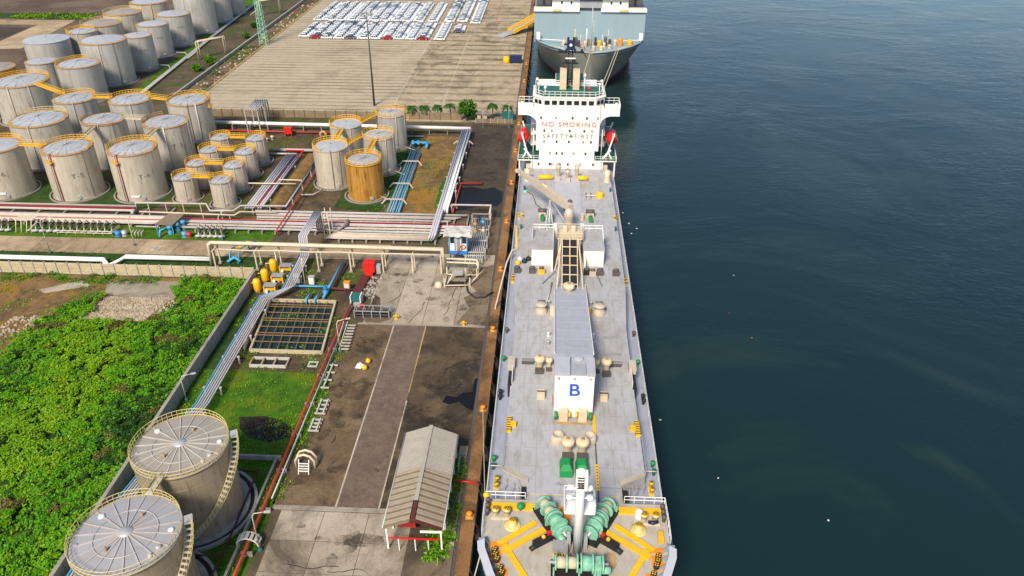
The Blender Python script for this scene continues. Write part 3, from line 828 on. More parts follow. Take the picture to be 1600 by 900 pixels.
# two large tanks in the foreground
def big_tank(x, y, r, h, label, roofm, ringm, st0, st1):
    t = thing('storage_tank', label, 'tank', (x, y, 0))
    rise = 0.45
    sh = MB().lathe((x, y, 0), [(r, 0.2), (r, h - 0.16)], 72).build('shell', 'tank_tan', t)
    MB().lathe((x, y, 0), [(r + 0.02, h - 0.2), (r + 0.12, h - 0.18), (r + 0.12, h)], 72).build('top_angle', 'tank_tan', t)
    for i in range(1, 5):
        z = h * i / 5
        MB().lathe((x, y, 0), [(r - 0.01, z - 0.04), (r + 0.018, z - 0.03), (r + 0.018, z + 0.03), (r - 0.01, z + 0.04)], 72).build('course_seam', 'tank_tan', sh)
    seam = None
    for k in range(5):                    # staggered vertical plate seams
        for j in range(8):
            a = 2 * math.pi * (j + 0.5 * (k % 2)) / 8
            if seam is None:
                seam = MB().bb(x + r - 0.01, x + r + 0.018, y - 0.035, y + 0.035, 0.2, h / 5 - 0.05).build('plate_seam', 'tank_tan', sh)
                seam.rotation_euler = (0, 0, a)
            else:
                inst('plate_seam', seam, sh, (0, 0, k * h / 5), a)
    MB().lathe((x, y, h), [(r + 0.12, 0.0), (r - 0.1, 0.03), (r * 0.5, rise * 0.52), (0.01, rise)], 72).build('roof', roofm, t)
    src = None
    for k in range(20):
        a = 2 * math.pi * (k + 0.25) / 20
        if src is None:
            src = MB().beam((x + 0.5, y, h + rise * 0.93 + 0.05), (x + r - 0.15, y, h + 0.09), 0.10, 0.11).build('roof_rib', ringm, t)
            src.rotation_euler = (0, 0, a)
        else:
            inst('roof_rib', src, t, (0, 0, 0), a)
    MB().tube(arc((x, y), r * 0.58, 0, 360, 40, h + rise * 0.44 + 0.05), 0.055, 5).build('roof_ring', 'pipe_grey', t)
    MB().lathe((x, y, h + rise), [(0.01, 0.16), (0.72, 0.12), (0.78, 0.0), (0.78, -0.1)], 24).build('roof_hub', 'galv', t)
    for a, d, w, hh, m in ((150, 0.78, 0.55, 0.3, 'white'), (75, 0.45, 0.3, 0.5, 'rim_rust'), (-112, 0.45, 0.26, 0.7, 'rim_rust'), (10, 0.82, 0.5, 0.25, 'white'), (-20, 0.8, 0.5, 0.35, 'galv'), (-35, 0.84, 0.35, 0.45, 'pale_plank'), (-160, 0.88, 0.4, 0.2, 'galv')):
        w, hh = w * 0.62, hh * 0.8
        px, py = x + r * d * math.cos(R(a)), y + r * d * math.sin(R(a))
        z = h + rise * (1 - d)
        MB().lathe((px, py, z), [(w, 0), (w, hh * 0.7), (w * 0.8, hh), (0.01, hh)], 14).build('roof_hatch', m, t)
    rail_mb(arc((x, y), r + 0.02, st0 + 8, st0 + 352, 56, h + 0.02), 1.05, 0.04, 1.3).build('railing', 'pale_yellow', t)
    MB().lathe((x, y, h), [(r + 0.04, 0.02), (r + 0.04, 0.16)], 60).build('toe_board', 'pale_yellow', t)
    MB().lathe((x, y, 0), [(r + 1.7, -0.05), (r + 1.7, 0.5), (r + 1.35, 0.5), (r + 1.35, 0.15), (r + 0.8, 0.15), (r + 0.8, 0.42), (r - 0.1, 0.42)], 64, 0, False).build('foundation', 'concrete_wall', t)
    MB().lathe((x, y, 0), [(r + 0.82, 0.18), (r + 1.33, 0.18)], 64).build('drain_channel', 'black', t)
    # spiral stair down the side
    n = 25
    stair = MB().lathe((x, y, 0), [(r + 0.05, h - 0.02), (r + 1.05, h - 0.02), (r + 1.05, h - 0.1)], 6, 0, False, R(st0 - 2), R(st0 + 8)).build('stair_landing', 'galv', t)
    tr = None
    outer, inner = [], []
    for i in range(n + 1):
        a = R(st0 - 3 + (st1 - st0 + 3) * i / n)
        z = (h - 0.15) * (1 - i / n) + 0.4 * i / n
        outer.append((x + (r + 1.05) * math.cos(a), y + (r + 1.05) * math.sin(a), z))
        inner.append((x + (r + 0.12) * math.cos(a), y + (r + 0.12) * math.sin(a), z))
        if tr is None:
            tr = MB().bb(x + r + 0.14, x + r + 1.02, y - 0.14, y + 0.14, 0, 0.05).build('stair_tread', 'pale_plank', t)
            tr.rotation_euler = (0, 0, a)
            tr.location = (0, 0, z)
        else:
            inst('stair_tread', tr, t, (0, 0, z), a)
    for pth in (outer, inner):
        MB().tube(pth, 0.05, 4).build('stair_stringer', 'pale_yellow', t)
    rail_mb(outer, 1.0, 0.035, 1.0).build('stair_rail', 'pale_yellow', t)
    return t

big_tank(-44.05, 69.0, 5.65, 11.0, 'large tan tank with beige ribbed roof and curved stair, farther of the foreground pair', 'roof_beige', 'pale_plank', 22, -82)
big_tank(-44.15, 55.2, 5.65, 11.0, 'large tank with grey ribbed roof at the bottom left corner, nearer of the foreground pair', 'roof_grey', 'pipe_white', 22, -82)

# walkways between tanks
def walkway(p0, p1, w, label, deck='yellow', rail='yellow', group=None):
    a, b = Vector(p0), Vector(p1)
    t = thing('walkway', label, 'walkway', tuple(a), group)
    MB().beam(a, b, w, 0.10).build('walkway_deck', deck, t)
    side = (b - a).cross(Vector((0, 0, 1))).normalized() * (w / 2)
    for s in (-1, 1):
        rail_mb([a + side * s, b + side * s], 1.05, 0.045, 1.2).build('walkway_rail', rail, t)
        MB().beam(a + side * s + Vector((0, 0, 0.1)), b + side * s + Vector((0, 0, 0.1)), 0.05, 0.25).build('toe_board', rail, t)

walkway((-122.7, 165.6, 11.2), (-116.8, 165.4, 11.2), 1.3, 'yellow walkway between the T-6 and T-5 tanks')
walkway((-146.4, 212.2, 11.1), (-133.6, 203.6, 11.1), 1.1, 'yellow slanting walkway from the left-edge tank to the third row')
walkway((-123.7, 201.2, 11.1), (-119.0, 201.2, 11.1), 1.2, 'yellow walkway between the left and middle tanks of the third row')
walkway((-108.2, 201.6, 11.1), (-103.9, 202.0, 10.5), 1.2, 'yellow walkway between the middle and right tanks of the third row')
walkway((-106.8, 184.4, 11.3), (-101.7, 184.4, 11.1), 0.9, 'cream walkway between the second-row tanks', 'pipe_cream', 'pipe_cream')
walkway((-95.6, 170.6, 11.2), (-96.0, 178.0, 11.1), 1.0, 'grey plank walkway joining the front and second rows by the small tanks', 'pale_plank', 'pale_yellow')
walkway((-110.8, 170.3, 11.2), (-111.6, 178.0, 11.3), 1.0, 'grey plank walkway joining the T-5 tank to the tank behind', 'pale_plank', 'pale_yellow')
walkway((-44.2, 60.8, 11.25), (-44.1, 63.4, 11.25), 1.0, 'pale plank bridge between the two foreground tanks', 'pale_plank', 'pale_yellow')
for i, (y, z) in enumerate(((162.0, 5.6), (169.6, 5.8), (178.0, 6.0), (186.0, 6.2))):
    walkway((-81.6, y, z), (-76.9, y, z), 1.0, ['frontmost', 'second', 'third', 'rearmost'][i] + ' yellow walkway across the small tank cluster counted from the pipe corridor')
walkway((-51.6, 177.2, 9.5), (-51.8, 184.1, 9.6), 1.0, 'yellow walkway between the two flat-roofed tanks of the five')
walkway((-48.2, 189.4, 9.5), (-45.6, 195.6, 9.4), 1.0, 'yellow walkway to the rearmost tank of the five')
walkway((-48.1, 174.6, 9.3), (-46.0, 179.8, 9.3), 1.0, 'yellow walkway from the cream tank to the middle silver tank')
walkway((-42.3, 170.4, 9.0), (-42.3, 177.8, 9.2), 1.0, 'yellow walkway linking the ochre tank to the tank behind it')
# ---------------------------------------------------------------- the grey self-unloading ship at the quay
SX = 4.0                                  # centreline
ship = thing('cargo_ship', 'long light grey cargo ship with white bridge reading NO SMOKING, moored along the quay', 'ship', (SX, 115, -3))

def half(y):
    """half breadth of the deck line"""
    pts = [(39.0, 0.05), (40.5, 1.8), (43.5, 4.2), (47.0, 6.1), (50.0, 7.6), (53.0, 8.9), (56.0, 10.0), (58.5, 10.45), (64, 10.5), (76, 10.55), (168, 10.55), (178, 10.1), (186, 9.3), (193, 8.4)]
    for (a, ha), (b, hb) in zip(pts[:-1], pts[1:]):
        if a <= y <= b:
            return ha + (hb - ha) * (y - a) / (b - a)
    return 0.05 if y < 39 else 8.4

YS = [39.0, 40.5, 43.5, 47, 50, 53, 56, 58.5, 64, 70, 76, 90, 105, 120, 135, 150, 168, 178, 186, 193]
hb = MB()
lv = [(-6.0, 0.86), (-3.0, 0.9), (-2.2, 0.905), (2.0, 0.96), (7.0, 1.0)]
grid = []
for s in (-1, 1):
    for zi, (z, k) in enumerate(lv):
        row = []
        for y in YS:
            f = k if y > 70 else k - (1 - k) * 1.6 * (70 - y) / 30
            yy = y + max(0.0, (70 - y) / 31.0) * (7.0 - z) * 0.55
            hw = half(y) * (f if y < 76 else min(1.0, 0.97 + 0.03 * k))
            row.append((SX + s * hw, yy, z))
        grid.append(row)
n = len(YS)
vs = [p for row in grid for p in row]
def gi(s, z, i): return (s * len(lv) + z) * n + i
fs, mi = [], []
for s in (0, 1):
    for z in range(len(lv) - 1):
        for i in range(n - 1):
            q = (gi(s, z, i), gi(s, z, i + 1), gi(s, z + 1, i + 1), gi(s, z + 1, i))
            hb.f.append(q if s == 0 else q[::-1]); hb.mi.append(1 if z < 2 else 0); hb.sm.append(True)
for z in range(len(lv) - 1):
    hb.f.append((gi(0, z, n - 1), gi(1, z, n - 1), gi(1, z + 1, n - 1), gi(0, z + 1, n - 1))); hb.mi.append(1 if z < 2 else 0); hb.sm.append(False)
hb.v = vs
hull = hb.build('hull', ['hull_grey', 'boot_red'], ship)
def deckpoly(y0, y1, inset=0.0, step=None):
    ys = [y0] + [y for y in YS if y0 < y < y1] + [y1]
    return [(SX + half(y) - inset, y) for y in ys] + [(SX - half(y) + inset, y) for y in reversed(ys)]
MB().prism(deckpoly(63.9, 193), 6.85, 7.0).build('main_deck', 'deck_side', ship)
# gunwale bar round the main deck
for s in (-1, 1):
    MB().tube([(SX + s * (half(y) - 0.06), y, 7.06) for y in (64, 70, 76, 120, 168, 178, 186, 193)], 0.09, 5).build('gunwale', 'hull_grey', ship)

# raised deck with cut corners forward
def ux(y):
    return 8.55 if y < 100 else (8.6 + (y - 100) / 11 * 0.75 if y < 111 else min(9.5, 9.35 + (y - 111) * 0.01))
yy = [68.8, 90, 100, 111, 130, 163]
rp = [(SX + ux(y), y) for y in yy] + [(SX - ux(y), y) for y in reversed(yy)] + [(SX - 5.6, 67.0), (SX - 5.6, 64.3), (SX + 5.6, 64.3), (SX + 5.6, 67.0)]
MB().prism(rp, 7.0, 9.0).build('raised_deck', ['deck'], ship)
# plate edges on the raised deck, one low coaming strip each
for x in (-2.75, 2.85):
    MB().bb(SX + x - 0.05, SX + x + 0.05, 128, 160, 9.0, 9.06).build('deck_strip', 'steel_grey', ship)
MB().bb(SX - 2.7, SX + 2.8, 127.6, 161.5, 9.0, 9.03).build('centre_plating', 'casing', ship)
MB().bb(SX + 2.72, SX + 2.86, 64.4, 78.8, 9.0, 9.12).build('deck_strip', 'steel_dark', ship)
for k in range(22):
    if k == 0:
        hz = MB().bb(SX + 2.6, SX + 2.98, 66.0, 66.28, 9.0, 9.16).build('hazard_block', 'bright_yellow', ship)
    elif k < 9:
        inst('hazard_block', hz, ship, (0, k * 0.5, 0))
    else:
        inst('hazard_block', hz, ship, (0, 9.2 + (k - 9) * 0.33, 0))
MB().bb(SX - 5.4, SX + 5.2, 65.15, 65.27, 9.0, 9.012).build('deck_line', 'pale_yellow', ship)
# recesses: fold-down roof flaps and dark openings at the forward corners and at midships
for s in (-1, 1):
    fl = MB()
    fl.add([(SX + s * 8.7, 69.4, 9.05), (SX + s * 8.55, 68.7, 9.25), (SX + s * 5.5, 66.9, 9.25), (SX + s * 5.4, 67.9, 9.05),
            (SX + s * 8.7, 69.4, 9.0), (SX + s * 8.55, 68.7, 9.05), (SX + s * 5.5, 66.9, 9.05), (SX + s * 5.4, 67.9, 9.0)],
           [(0, 1, 2, 3), (4, 7, 6, 5), (0, 4, 5, 1), (1, 5, 6, 2), (2, 6, 7, 3), (3, 7, 4, 0)])
    fl.build('corner_flap', 'buff', ship)
    for k, (a, b) in enumerate(((8.3, 67.5), (7.4, 66.9), (6.5, 66.4))):
        MB().bb(SX + s * a - 0.06, SX + s * a + 0.06, b - 0.06, b + 0.06, 7.0, 9.0).build('recess_post', 'hull_grey', ship)
    MB().bb(SX + s * 5.95 - 0.3, SX + s * 5.95 + 0.3, 64.6, 66.6, 7.0, 8.7).build('recess_door', 'black', ship)
    MB().bb(SX + s * 8.62 - 0.5, SX + s * 8.62 + 0.5, 88.6, 90.6, 9.0, 10.1).build('access_hood', 'buff', ship)
    MB().bb(SX + s * 8.66 - 0.28, SX + s * 8.66 + 0.28, 85.2, 88.55, 7.0, 9.05).build('access_trunk', 'black', ship)
    MB().bb(SX + s * 8.35 - 0.04, SX + s * 8.35 + 0.04, 85.6, 88.6, 9.0, 10.0).build('access_screen', 'white', ship)
    y = 77.0
    b = MB().bb(SX + s * 8.3 - 0.3, SX + s * 8.3 + 0.3, 75.6, 78.4, 9.0, 9.35)
    b.build('step_block', 'bright_yellow', ship)
    for k in range(6):
        MB().bb(SX + s * 8.3 - 0.32, SX + s * 8.3 + 0.32, 75.8 + k * 0.45, 75.95 + k * 0.45, 9.0, 9.37).build('hazard_stripe', 'black', ship)
    MB().bb(SX + s * 7.7 - 0.35, SX + s * 7.7 + 0.35, 76.6, 77.3, 9.0, 9.5).build('locker', 'bright_yellow', ship)
    rail_mb([(SX + s * 8.65, 69.2, 7.0 if False else 9.0), (SX + s * 8.65, 75.2, 9.0)], 0.9, 0.03, 1.5).build('railing', 'hull_grey', ship)
    # ship side rail
    rail_mb([(SX + s * (half(y) - 0.12), y, 7.0) for y in (64.2, 70, 76, 85, 95, 105, 115, 125, 135, 145, 155, 162)], 1.0, 0.03, 3.0).build('railing', 'white', ship)
    # bollard pairs on the side decks
    for (bx, by) in ((9.35, 68.3), (9.75, 117.0), (9.75, 142.0)):
        root = MB().bb(SX + s * bx - 0.35, SX + s * bx + 0.35, by - 0.9, by + 0.9, 7.0, 7.12).build('mooring_bitt', 'pale_yellow', ship)
        for d in (-0.5, 0.5):
            MB().lathe((SX + s * bx, by + d, 7.1), [(0.24, 0), (0.24, 0.7), (0.31, 0.72), (0.31, 0.84), (0.01, 0.86)], 12).build('bitt_post', 'bright_yellow', root)
            for q in (-0.14, 0.06):
                MB().box((SX + s * bx, by + d + q + 0.04, 7.97), (0.5, 0.08, 0.02), 0.5).build('hazard_stripe', 'black', root)
    for by, m in ((72.4, 'green'), (71.0, 'teal'), (84.6, 'black'), (85.6, 'black'), (93.5, 'green'), (101.0, 'steel_dark')):
        MB().lathe((SX + s * 9.95, by, 7.0), [(0.2, 0), (0.2, 0.5), (0.3, 0.55), (0.3, 0.85), (0.01, 0.9)], 10).build('vent_head', m, ship)
    MB().tube([(SX + s * 8.7, 70.4, 8.2), (SX + s * 10.2, 70.4, 8.2)], 0.07, 6).build('crossing_pipe', 'pipe_cream', ship)

# deck vents: post with mushroom cap
def vent(x, y, z, r, h, mat='ship_cream', cap='buff', foot='steel_dark', tilt=0.0):
    v = MB().lathe((x, y, z), [(r * 0.62, 0), (r * 0.62, h * 0.55), (r, h * 0.7), (r, h * 0.92), (r * 0.7, h), (0.01, h + 0.04)], 16).build('deck_vent', mat, ship)
    MB().lathe((x, y, z + h), [(r * 0.32, 0.0), (r * 0.32, 0.10), (0.01, 0.12)], 10).build('vent_cap', 'rim_rust', v)
    MB().bb(x - r * 0.8, x + r * 0.8, y - r * 1.9, y - r * 0.7, z, z + r * 0.7).build('vent_base', foot, v)

for x, y, r, h in ((-0.6, 89.4, 0.75, 2.1), (0.75, 89.6, 0.5, 1.7), (7.55, 89.5, 0.5, 1.7), (8.9, 89.2, 0.75, 2.1)):
    vent(x, y, 9, r, h, 'ship_cream')
for x, y, r, h in ((3.25, 72.4, 0.85, 2.2), (5.05, 72.4, 0.85, 2.2)):
    vent(x, y, 9, r, h)
for s in (-1, 1):                           # round flanges leaning beside the forward vents
    MB().lathe((SX + s * 2.0, 74.3, 9.0), [(0.9, 0), (0.9, 0.9), (0.62, 1.3), (0.62, 1.0), (0.01, 0.9)], 16).build('hatch_coaming', 'buff', ship)
    MB().lathe((SX + s * 1.3, 74.0, 9.0), [(0.3, 0), (0.3, 0.8), (0.01, 0.85)], 8).build('hatch_motor', 'black', ship)
    bag = MB()
    x = SX + s * 0.95
    bag.prism([(x - 0.78, 68.0), (x + 0.78, 68.0), (x + 0.8, 70.6), (x - 0.8, 70.6)], 9.0, 9.9, 0, [(x - 0.74, 68.15), (x + 0.74, 68.15), (x + 0.66, 70.4), (x - 0.66, 70.4)])
    bag.prism([(x - 0.74, 68.15), (x + 0.74, 68.15), (x + 0.66, 70.4), (x - 0.66, 70.4)], 9.9, 10.35, 0, [(x - 0.4, 68.8), (x + 0.4, 68.8), (x + 0.36, 70.0), (x - 0.36, 70.0)])
    bag.build('green_cover', 'green', ship)
vent(3.8, 109.3, 9.0, 0.95, 2.3, 'ship_cream')
for s in (-1, 1):                           # winch like gear beside the casing
    x = SX + s * 4.6
    g = MB().lathe((x, 104.2, 9.0), [(0.95, 0), (0.95, 0.5), (0.72, 0.7), (0.72, 1.3), (0.95, 1.45), (0.9, 1.6), (0.01, 1.65)], 16).build('deck_gear', 'buff', ship)
    MB().tube([(x - 0.6, 105.2, 9.9), (x + 0.6, 105.2, 9.9)], 0.62, 12).build('gear_drum', 'steel_dark', g)
    MB().bb(x - s * 1.9 - 0.5, x - s * 1.9 + 0.5, 103.3, 104.2, 9.0, 10.3).build('gear_motor', 'yellow' if s > 0 else 'ship_cream', g)
    MB().bb(SX + s * 6.3 - 0.85, SX + s * 6.3 + 0.85, 90.2, 90.9, 9.0, 9.6).build('dark_crate', 'steel_dark', ship)
    for k in range(3):
        MB().bb(SX + s * 6.3 - 0.9, SX + s * 6.3 + 0.9, 90.22 + k * 0.3, 90.32 + k * 0.3, 9.6, 9.64).build('crate_bar', 'galv', ship)
    MB().bb(SX + s * 4.25 - 0.5, SX + s * 4.25 + 0.5, 82.4, 83.6, 9.0, 9.85).build('deck_box', 'ship_cream', ship)
    MB().bb(SX + s * 4.25 - 0.55, SX + s * 4.25 + 0.55, 83.0, 83.2, 9.85, 9.95).build('box_handle', 'steel_dark', ship)
    for k, (yy_, m) in enumerate(((106.5, 'galv'), (95.2, 'galv'), (97.5, 'white'))):
        MB().lathe((SX + s * 3.4, yy_, 9), [(0.2, 0), (0.2, 0.6), (0.28, 0.7), (0.01, 0.8)], 8).build('small_vent', m, ship)
# sounding lids and faded square marks on deck
for x, y in ((9.4, 97.5), (10.9, 97.7), (9.5, 93.0), (10.9, 93.2)):
    MB().bb(x - 0.5, x + 0.5, y - 0.35, y + 0.35, 9.0, 9.05).build('deck_lid', 'steel_grey', ship)
MB().tube([(1.0, 112.8, 9.4), (0.2, 106.2, 9.3)], 0.12, 6).build('loose_pipe', 'pipe_white', ship)
MB().tube([(1.6, 116.4, 9.5), (-0.6, 112.6, 9.2)], 0.06, 5).build('loose_pole', 'steel_dark', ship)
MB().tube([(8.6, 116.4, 9.5), (9.4, 112.4, 9.2)], 0.06, 5).build('loose_pole', 'steel_dark', ship)
for x, y, m in ((-5.0, 116.6, 'steel_dark'), (-2.4, 116.6, 'steel_dark'), (-0.8, 116.5, 'yellow'), (8.0, 116.2, 'buff'), (9.3, 116.5, 'steel_dark'), (12.0, 116.4, 'steel_dark'), (7.0, 116.5, 'black')):
    b = MB().bb(x - 0.55, x + 0.55, y - 0.45, y + 0.45, 9.0, 9.9).build('deck_machine', m, ship)
    MB().tube([(x - 0.4, y, 10.0), (x + 0.4, y, 10.0)], 0.3, 8).build('machine_drum', 'steel_dark', b)

# inclined conveyor casing with the white head carrying the letter B
cs = MB()
x0, x1 = SX - 2.5, SX + 2.55
prof = [(112.5, 9.0), (112.5, 9.25), (84.0, 15.6), (79.1, 15.8), (79.1, 9.0)]
vs = [(x0, y, z) for y, z in prof] + [(x1, y, z) for y, z in prof]
cs.add(vs, [(0, 1, 2, 3, 4), (9, 8, 7, 6, 5)], 1)
cs.add([vs[1], vs[6], vs[7], vs[2]], [(0, 1, 2, 3)], 0)
cs.add([vs[2], vs[7], vs[8], vs[3]], [(0, 1, 2, 3)], 0)
cs.add([vs[3], vs[8], vs[9], vs[4]], [(0, 1, 2, 3)], 1)
cs.add([vs[0], vs[5], vs[6], vs[1]], [(0, 1, 2, 3)], 0)
casing = cs.build('conveyor_casing', ['casing', 'white'], ship)
rb = None
for k in range(9):                           # joints of the casing lid
    y = 110.8 - k * 3.1
    z = 9.25 + (112.5 - y) / 28.5 * 6.35
    if rb is None:
        rb = MB().bb(x0 + 0.05, x1 - 0.05, y - 0.03, y + 0.03, z, z + 0.02).build('lid_rib', 'casing', casing)
        r0 = (y, z)
    else:
        inst('lid_rib', rb, casing, (0, y - r0[0], z - r0[1]))
for x in (x0 - 0.06, x1 + 0.06):
    MB().beam((x, 112.4, 9.3), (x, 84.0, 15.75), 0.1, 0.3).build('casing_edge', 'white', casing)
MB().bb(x0 - 0.08, x0 + 1.9, 78.98, 82.4, 15.85, 16.35).build('head_cover', 'casing', casing)
MB().bb(x1 - 1.05, x1 + 0.08, 78.98, 82.4, 15.85, 16.35).build('head_cover', 'casing', casing)
MB().bb(x0 + 1.95, x1 - 1.1, 79.3, 81.4, 15.85, 16.0).build('head_hatch', 'hull_grey', casing)
for dx in (1.5, 3.1):
    MB().lathe((x0 + dx, 82.9, 15.7), [(0.62, 0), (0.62, 0.16), (0.5, 0.2), (0.01, 0.22)], 16).build('round_lid', 'casing', casing)
text_part('B', 2.75, 'letter_blue', casing, (SX + 0.05, 79.06, 13.4), (R(90), 0, 0), 'letter', 1.0, 0.035)
for z in (10.9, 12.0, 14.9):
    MB().bb(x0, x1, 79.07, 79.1, z - 0.025, z + 0.025).build('panel_seam', 'seam_white', casing)
for x in (x0 + 0.9, x1 - 0.9):
    MB().bb(x - 0.025, x + 0.025, 79.075, 79.1, 10.7, 15.6).build('panel_seam', 'seam_white', casing)
for x in (x0 + 0.5, SX + 0.02, x1 - 0.5):
    MB().bb(x - 0.09, x + 0.09, 78.95, 79.1, 15.2, 15.5).build('lug', 'rim_rust', casing)
for s in (-1, 1):
    b = MB().bb(SX + s * 1.25 - 0.55, SX + s * 1.25 + 0.55, 78.0, 79.0, 9.0, 10.6).build('winch_box', 'ship_cream', casing)
    MB().tube([(SX + s * 2.1, 78.5, 9.7), (SX + s * 2.45, 78.5, 9.7)], 0.55, 10).build('winch_drum', 'green', casing)
    MB().tube([(SX + s * 0.35, 78.5, 9.9), (SX + s * 0.6, 78.5, 9.9)], 0.4, 10).build('winch_drum', 'yellow', casing)
    MB().bb(SX + s * 2.68 - 0.05, SX + s * 2.68 + 0.05, 79.8, 80.6, 10.2, 11.4).build('hose_box', 'red', casing)
MB().bb(SX - 2.5, SX + 2.5, 77.6, 77.95, 9.0, 9.06).build('drip_tray', 'rim_rust', casing)

# two deckhouses, conveyor gantry between them
for i, (a, b) in enumerate(((-2.6, 1.15), (6.45, 10.0))):
    d = MB().bb(a, b, 119.3, 126.6, 9.0, 12.1, 0)
    dh = d.build('deckhouse', 'ship_white', ship)
    MB().bb(a - 0.1, b + 0.1, 119.2, 126.7, 12.1, 12.2).build('roof', 'deck', dh)
    MB().bb(b - 0.35 if i == 0 else a, b if i == 0 else a + 0.35, 117.2, 119.3, 9.0, 11.2).build('side_screen', 'ship_white', dh)
    rail_mb([(a, 122.6, 12.2), (a, 126.5, 12.2), (b, 126.5, 12.2), (b, 122.6, 12.2)], 1.15, 0.05, 1.3).build('railing', 'white', dh)
    MB().bb(1.1 if i == 0 else 6.0, 1.7 if i == 0 else 6.6, 126.0, 127.2, 9.0, 13.4).build('vent_trunk', 'ship_white', dh)
gan = MB().bb(SX - 1.35, SX + 1.35, 112.6, 121.0, 9.1, 9.7).build('conveyor_gantry', 'black', ship)
for x in (-1.3, 0.0, 1.3):
    MB().beam((SX + x, 110.4, 9.6), (SX + x, 121.5, 13.4), 0.16, 0.22).build('gantry_beam', 'ship_cream', gan)
MB().add([(SX - 1.25, 110.8, 9.5), (SX + 1.25, 110.8, 9.5), (SX + 1.25, 121.5, 13.1), (SX - 1.25, 121.5, 13.1), (SX - 1.25, 110.8, 9.3), (SX + 1.25, 110.8, 9.3), (SX + 1.25, 121.5, 12.9), (SX - 1.25, 121.5, 12.9)],
         [(0, 1, 2, 3), (7, 6, 5, 4), (0, 4, 5, 1), (1, 5, 6, 2), (2, 6, 7, 3), (3, 7, 4, 0)]).build('conveyor_belt', 'black', gan)
for k in range(6):
    f = 0.08 + k * 0.18
    MB().beam((SX - 1.4, 110.4 + 11.1 * f, 9.72 + 3.8 * f), (SX + 1.4, 110.4 + 11.1 * f, 9.72 + 3.8 * f), 0.16, 0.14).build('cross_bar', 'ship_cream', gan)
for s in (-1, 1):
    MB().beam((SX + s * 2.3, 108.1, 9.0), (SX + s * 1.5, 121.0, 13.3), 0.2, 0.24).build('leg', 'ship_cream', gan)
    MB().beam((SX + s * 2.5, 117.6, 9.0), (SX + s * 1.4, 121.3, 13.0), 0.16, 0.16).build('strut', 'ship_cream', gan)
    MB().lathe((SX + s * 0.75 - 0.05, 124.2, 13.3), [(0.5, 0), (0.5, 0.9), (0.42, 1.1), (0.01, 1.15)], 12).build('drive_motor', 'ship_cream', gan)
MB().bb(SX - 2.2, SX + 2.2, 121.2, 124.9, 13.15, 13.27).build('gantry_platform', 'ship_cream', gan)
for x in (-1.9, 1.9):
    MB().bb(SX + x - 0.1, SX + x + 0.1, 121.4, 124.6, 9.0, 13.2).build('platform_post', 'ship_cream', gan)
rail_mb([(SX - 2.2, 121.2, 13.27), (SX + 2.2, 121.2, 13.27), (SX + 2.2, 124.9, 13.27), (SX - 2.2, 124.9, 13.27)], 1.1, 0.045, 1.0, close=True).build('railing', 'ship_cream', gan)

# deck crane with its boom swung over the quay side
cr = MB().lathe((SX, 131.5, 9.0), [(1.05, 0), (0.95, 0.3), (0.85, 3.4), (0.95, 3.6), (0.95, 4.2), (0.6, 5.2), (0.01, 5.3)], 18).build('deck_crane', 'buff', ship)
bm = MB()
p0, p1 = Vector((SX + 0.3, 131.7, 14.3)), Vector((-6.3, 146.9, 15.3))
d = (p1 - p0)
side = d.cross(Vector((0, 0, 1))).normalized()
up = side.cross(d).normalized()
vs = []
for f, w, h in ((0, 0.55, 0.6), (0.25, 0.55, 0.75), (1.0, 0.30, 0.3)):
    c = p0 + d * f
    vs += [c - side * w - up * h, c + side * w - up * h, c + side * w + up * h, c - side * w + up * h]
fs = [(3, 2, 1, 0), (8, 9, 10, 11)]
for a in (0, 4):
    fs += [(a, a + 1, a + 5, a + 4), (a + 1, a + 2, a + 6, a + 5), (a + 2, a + 3, a + 7, a + 6), (a + 3, a, a + 4, a + 7)]
bm.add(vs, fs)
bm.build('boom', 'buff', cr)
MB().tube([p0 + d * 0.43 + up * 0.72 + side * 0.1, p0 + d * 0.56 + up * 0.62 + side * 0.1], 0.22, 8).build('boom_sleeve', 'ship_cream', cr)
MB().tube([(SX - 0.6, 131.0, 11.6), p0 + d * 0.42 - up * 0.6], 0.16, 8).build('hydraulic_ram', 'steel_grey', cr)
MB().tube([(SX + 0.1, 131.0, 12.4), p0 + d * 0.16 - up * 0.4], 0.22, 8).build('hydraulic_ram', 'black', cr)
MB().ball((SX + 0.1, 133.0, 14.9), 0.5, 10).build('hose_reel', 'steel_dark', cr)
MB().lathe(tuple(p1 - up * 0.2), [(0.5, -0.3), (0.55, 0), (0.5, 0.3), (0.01, 0.32)], 12).build('boom_head', 'buff', cr)
# boom rest and hanging gear
rst = MB().tube([(0.4, 133.6, 9.0), (0.4, 136.6, 13.6)], 0.22, 8).build('boom_rest', 'galv', ship)
MB().tube([(-0.6, 132.4, 9.0), (0.4, 136.4, 13.4)], 0.12, 6).build('rest_strut', 'galv', rst)
MB().tube([(1.2, 132.2, 9.0), (0.4, 136.4, 13.4)], 0.12, 6).build('rest_strut', 'galv', rst)
MB().lathe((0.3, 135.2, 9), [(0.7, 0), (0.6, 1.6), (0.01, 1.8)], 10).build('rest_base', 'galv', rst)
for s, x in ((-1, -1.0), (1, 8.4)):
    a = MB().bb(x - 0.8, x + 0.7, 138.6, 139.5, 9.0, 10.0).build('deck_machine', 'buff', ship)
    MB().tube([(x - 0.9, 139.0, 10.1), (x + 0.8, 139.0, 10.1)], 0.45, 10).build('machine_drum', 'steel_dark', a)
    MB().tube([(x, 136.2, 9.6), (x, 137.6, 9.6)], 0.42, 10).build('green_drum', 'green', ship)
    MB().bb(x + (1.4 if s < 0 else -2.0), x + (2.0 if s < 0 else -1.4), 137.0, 138.6, 9.0, 10.0).build('valve_box', 'ship_cream', ship)
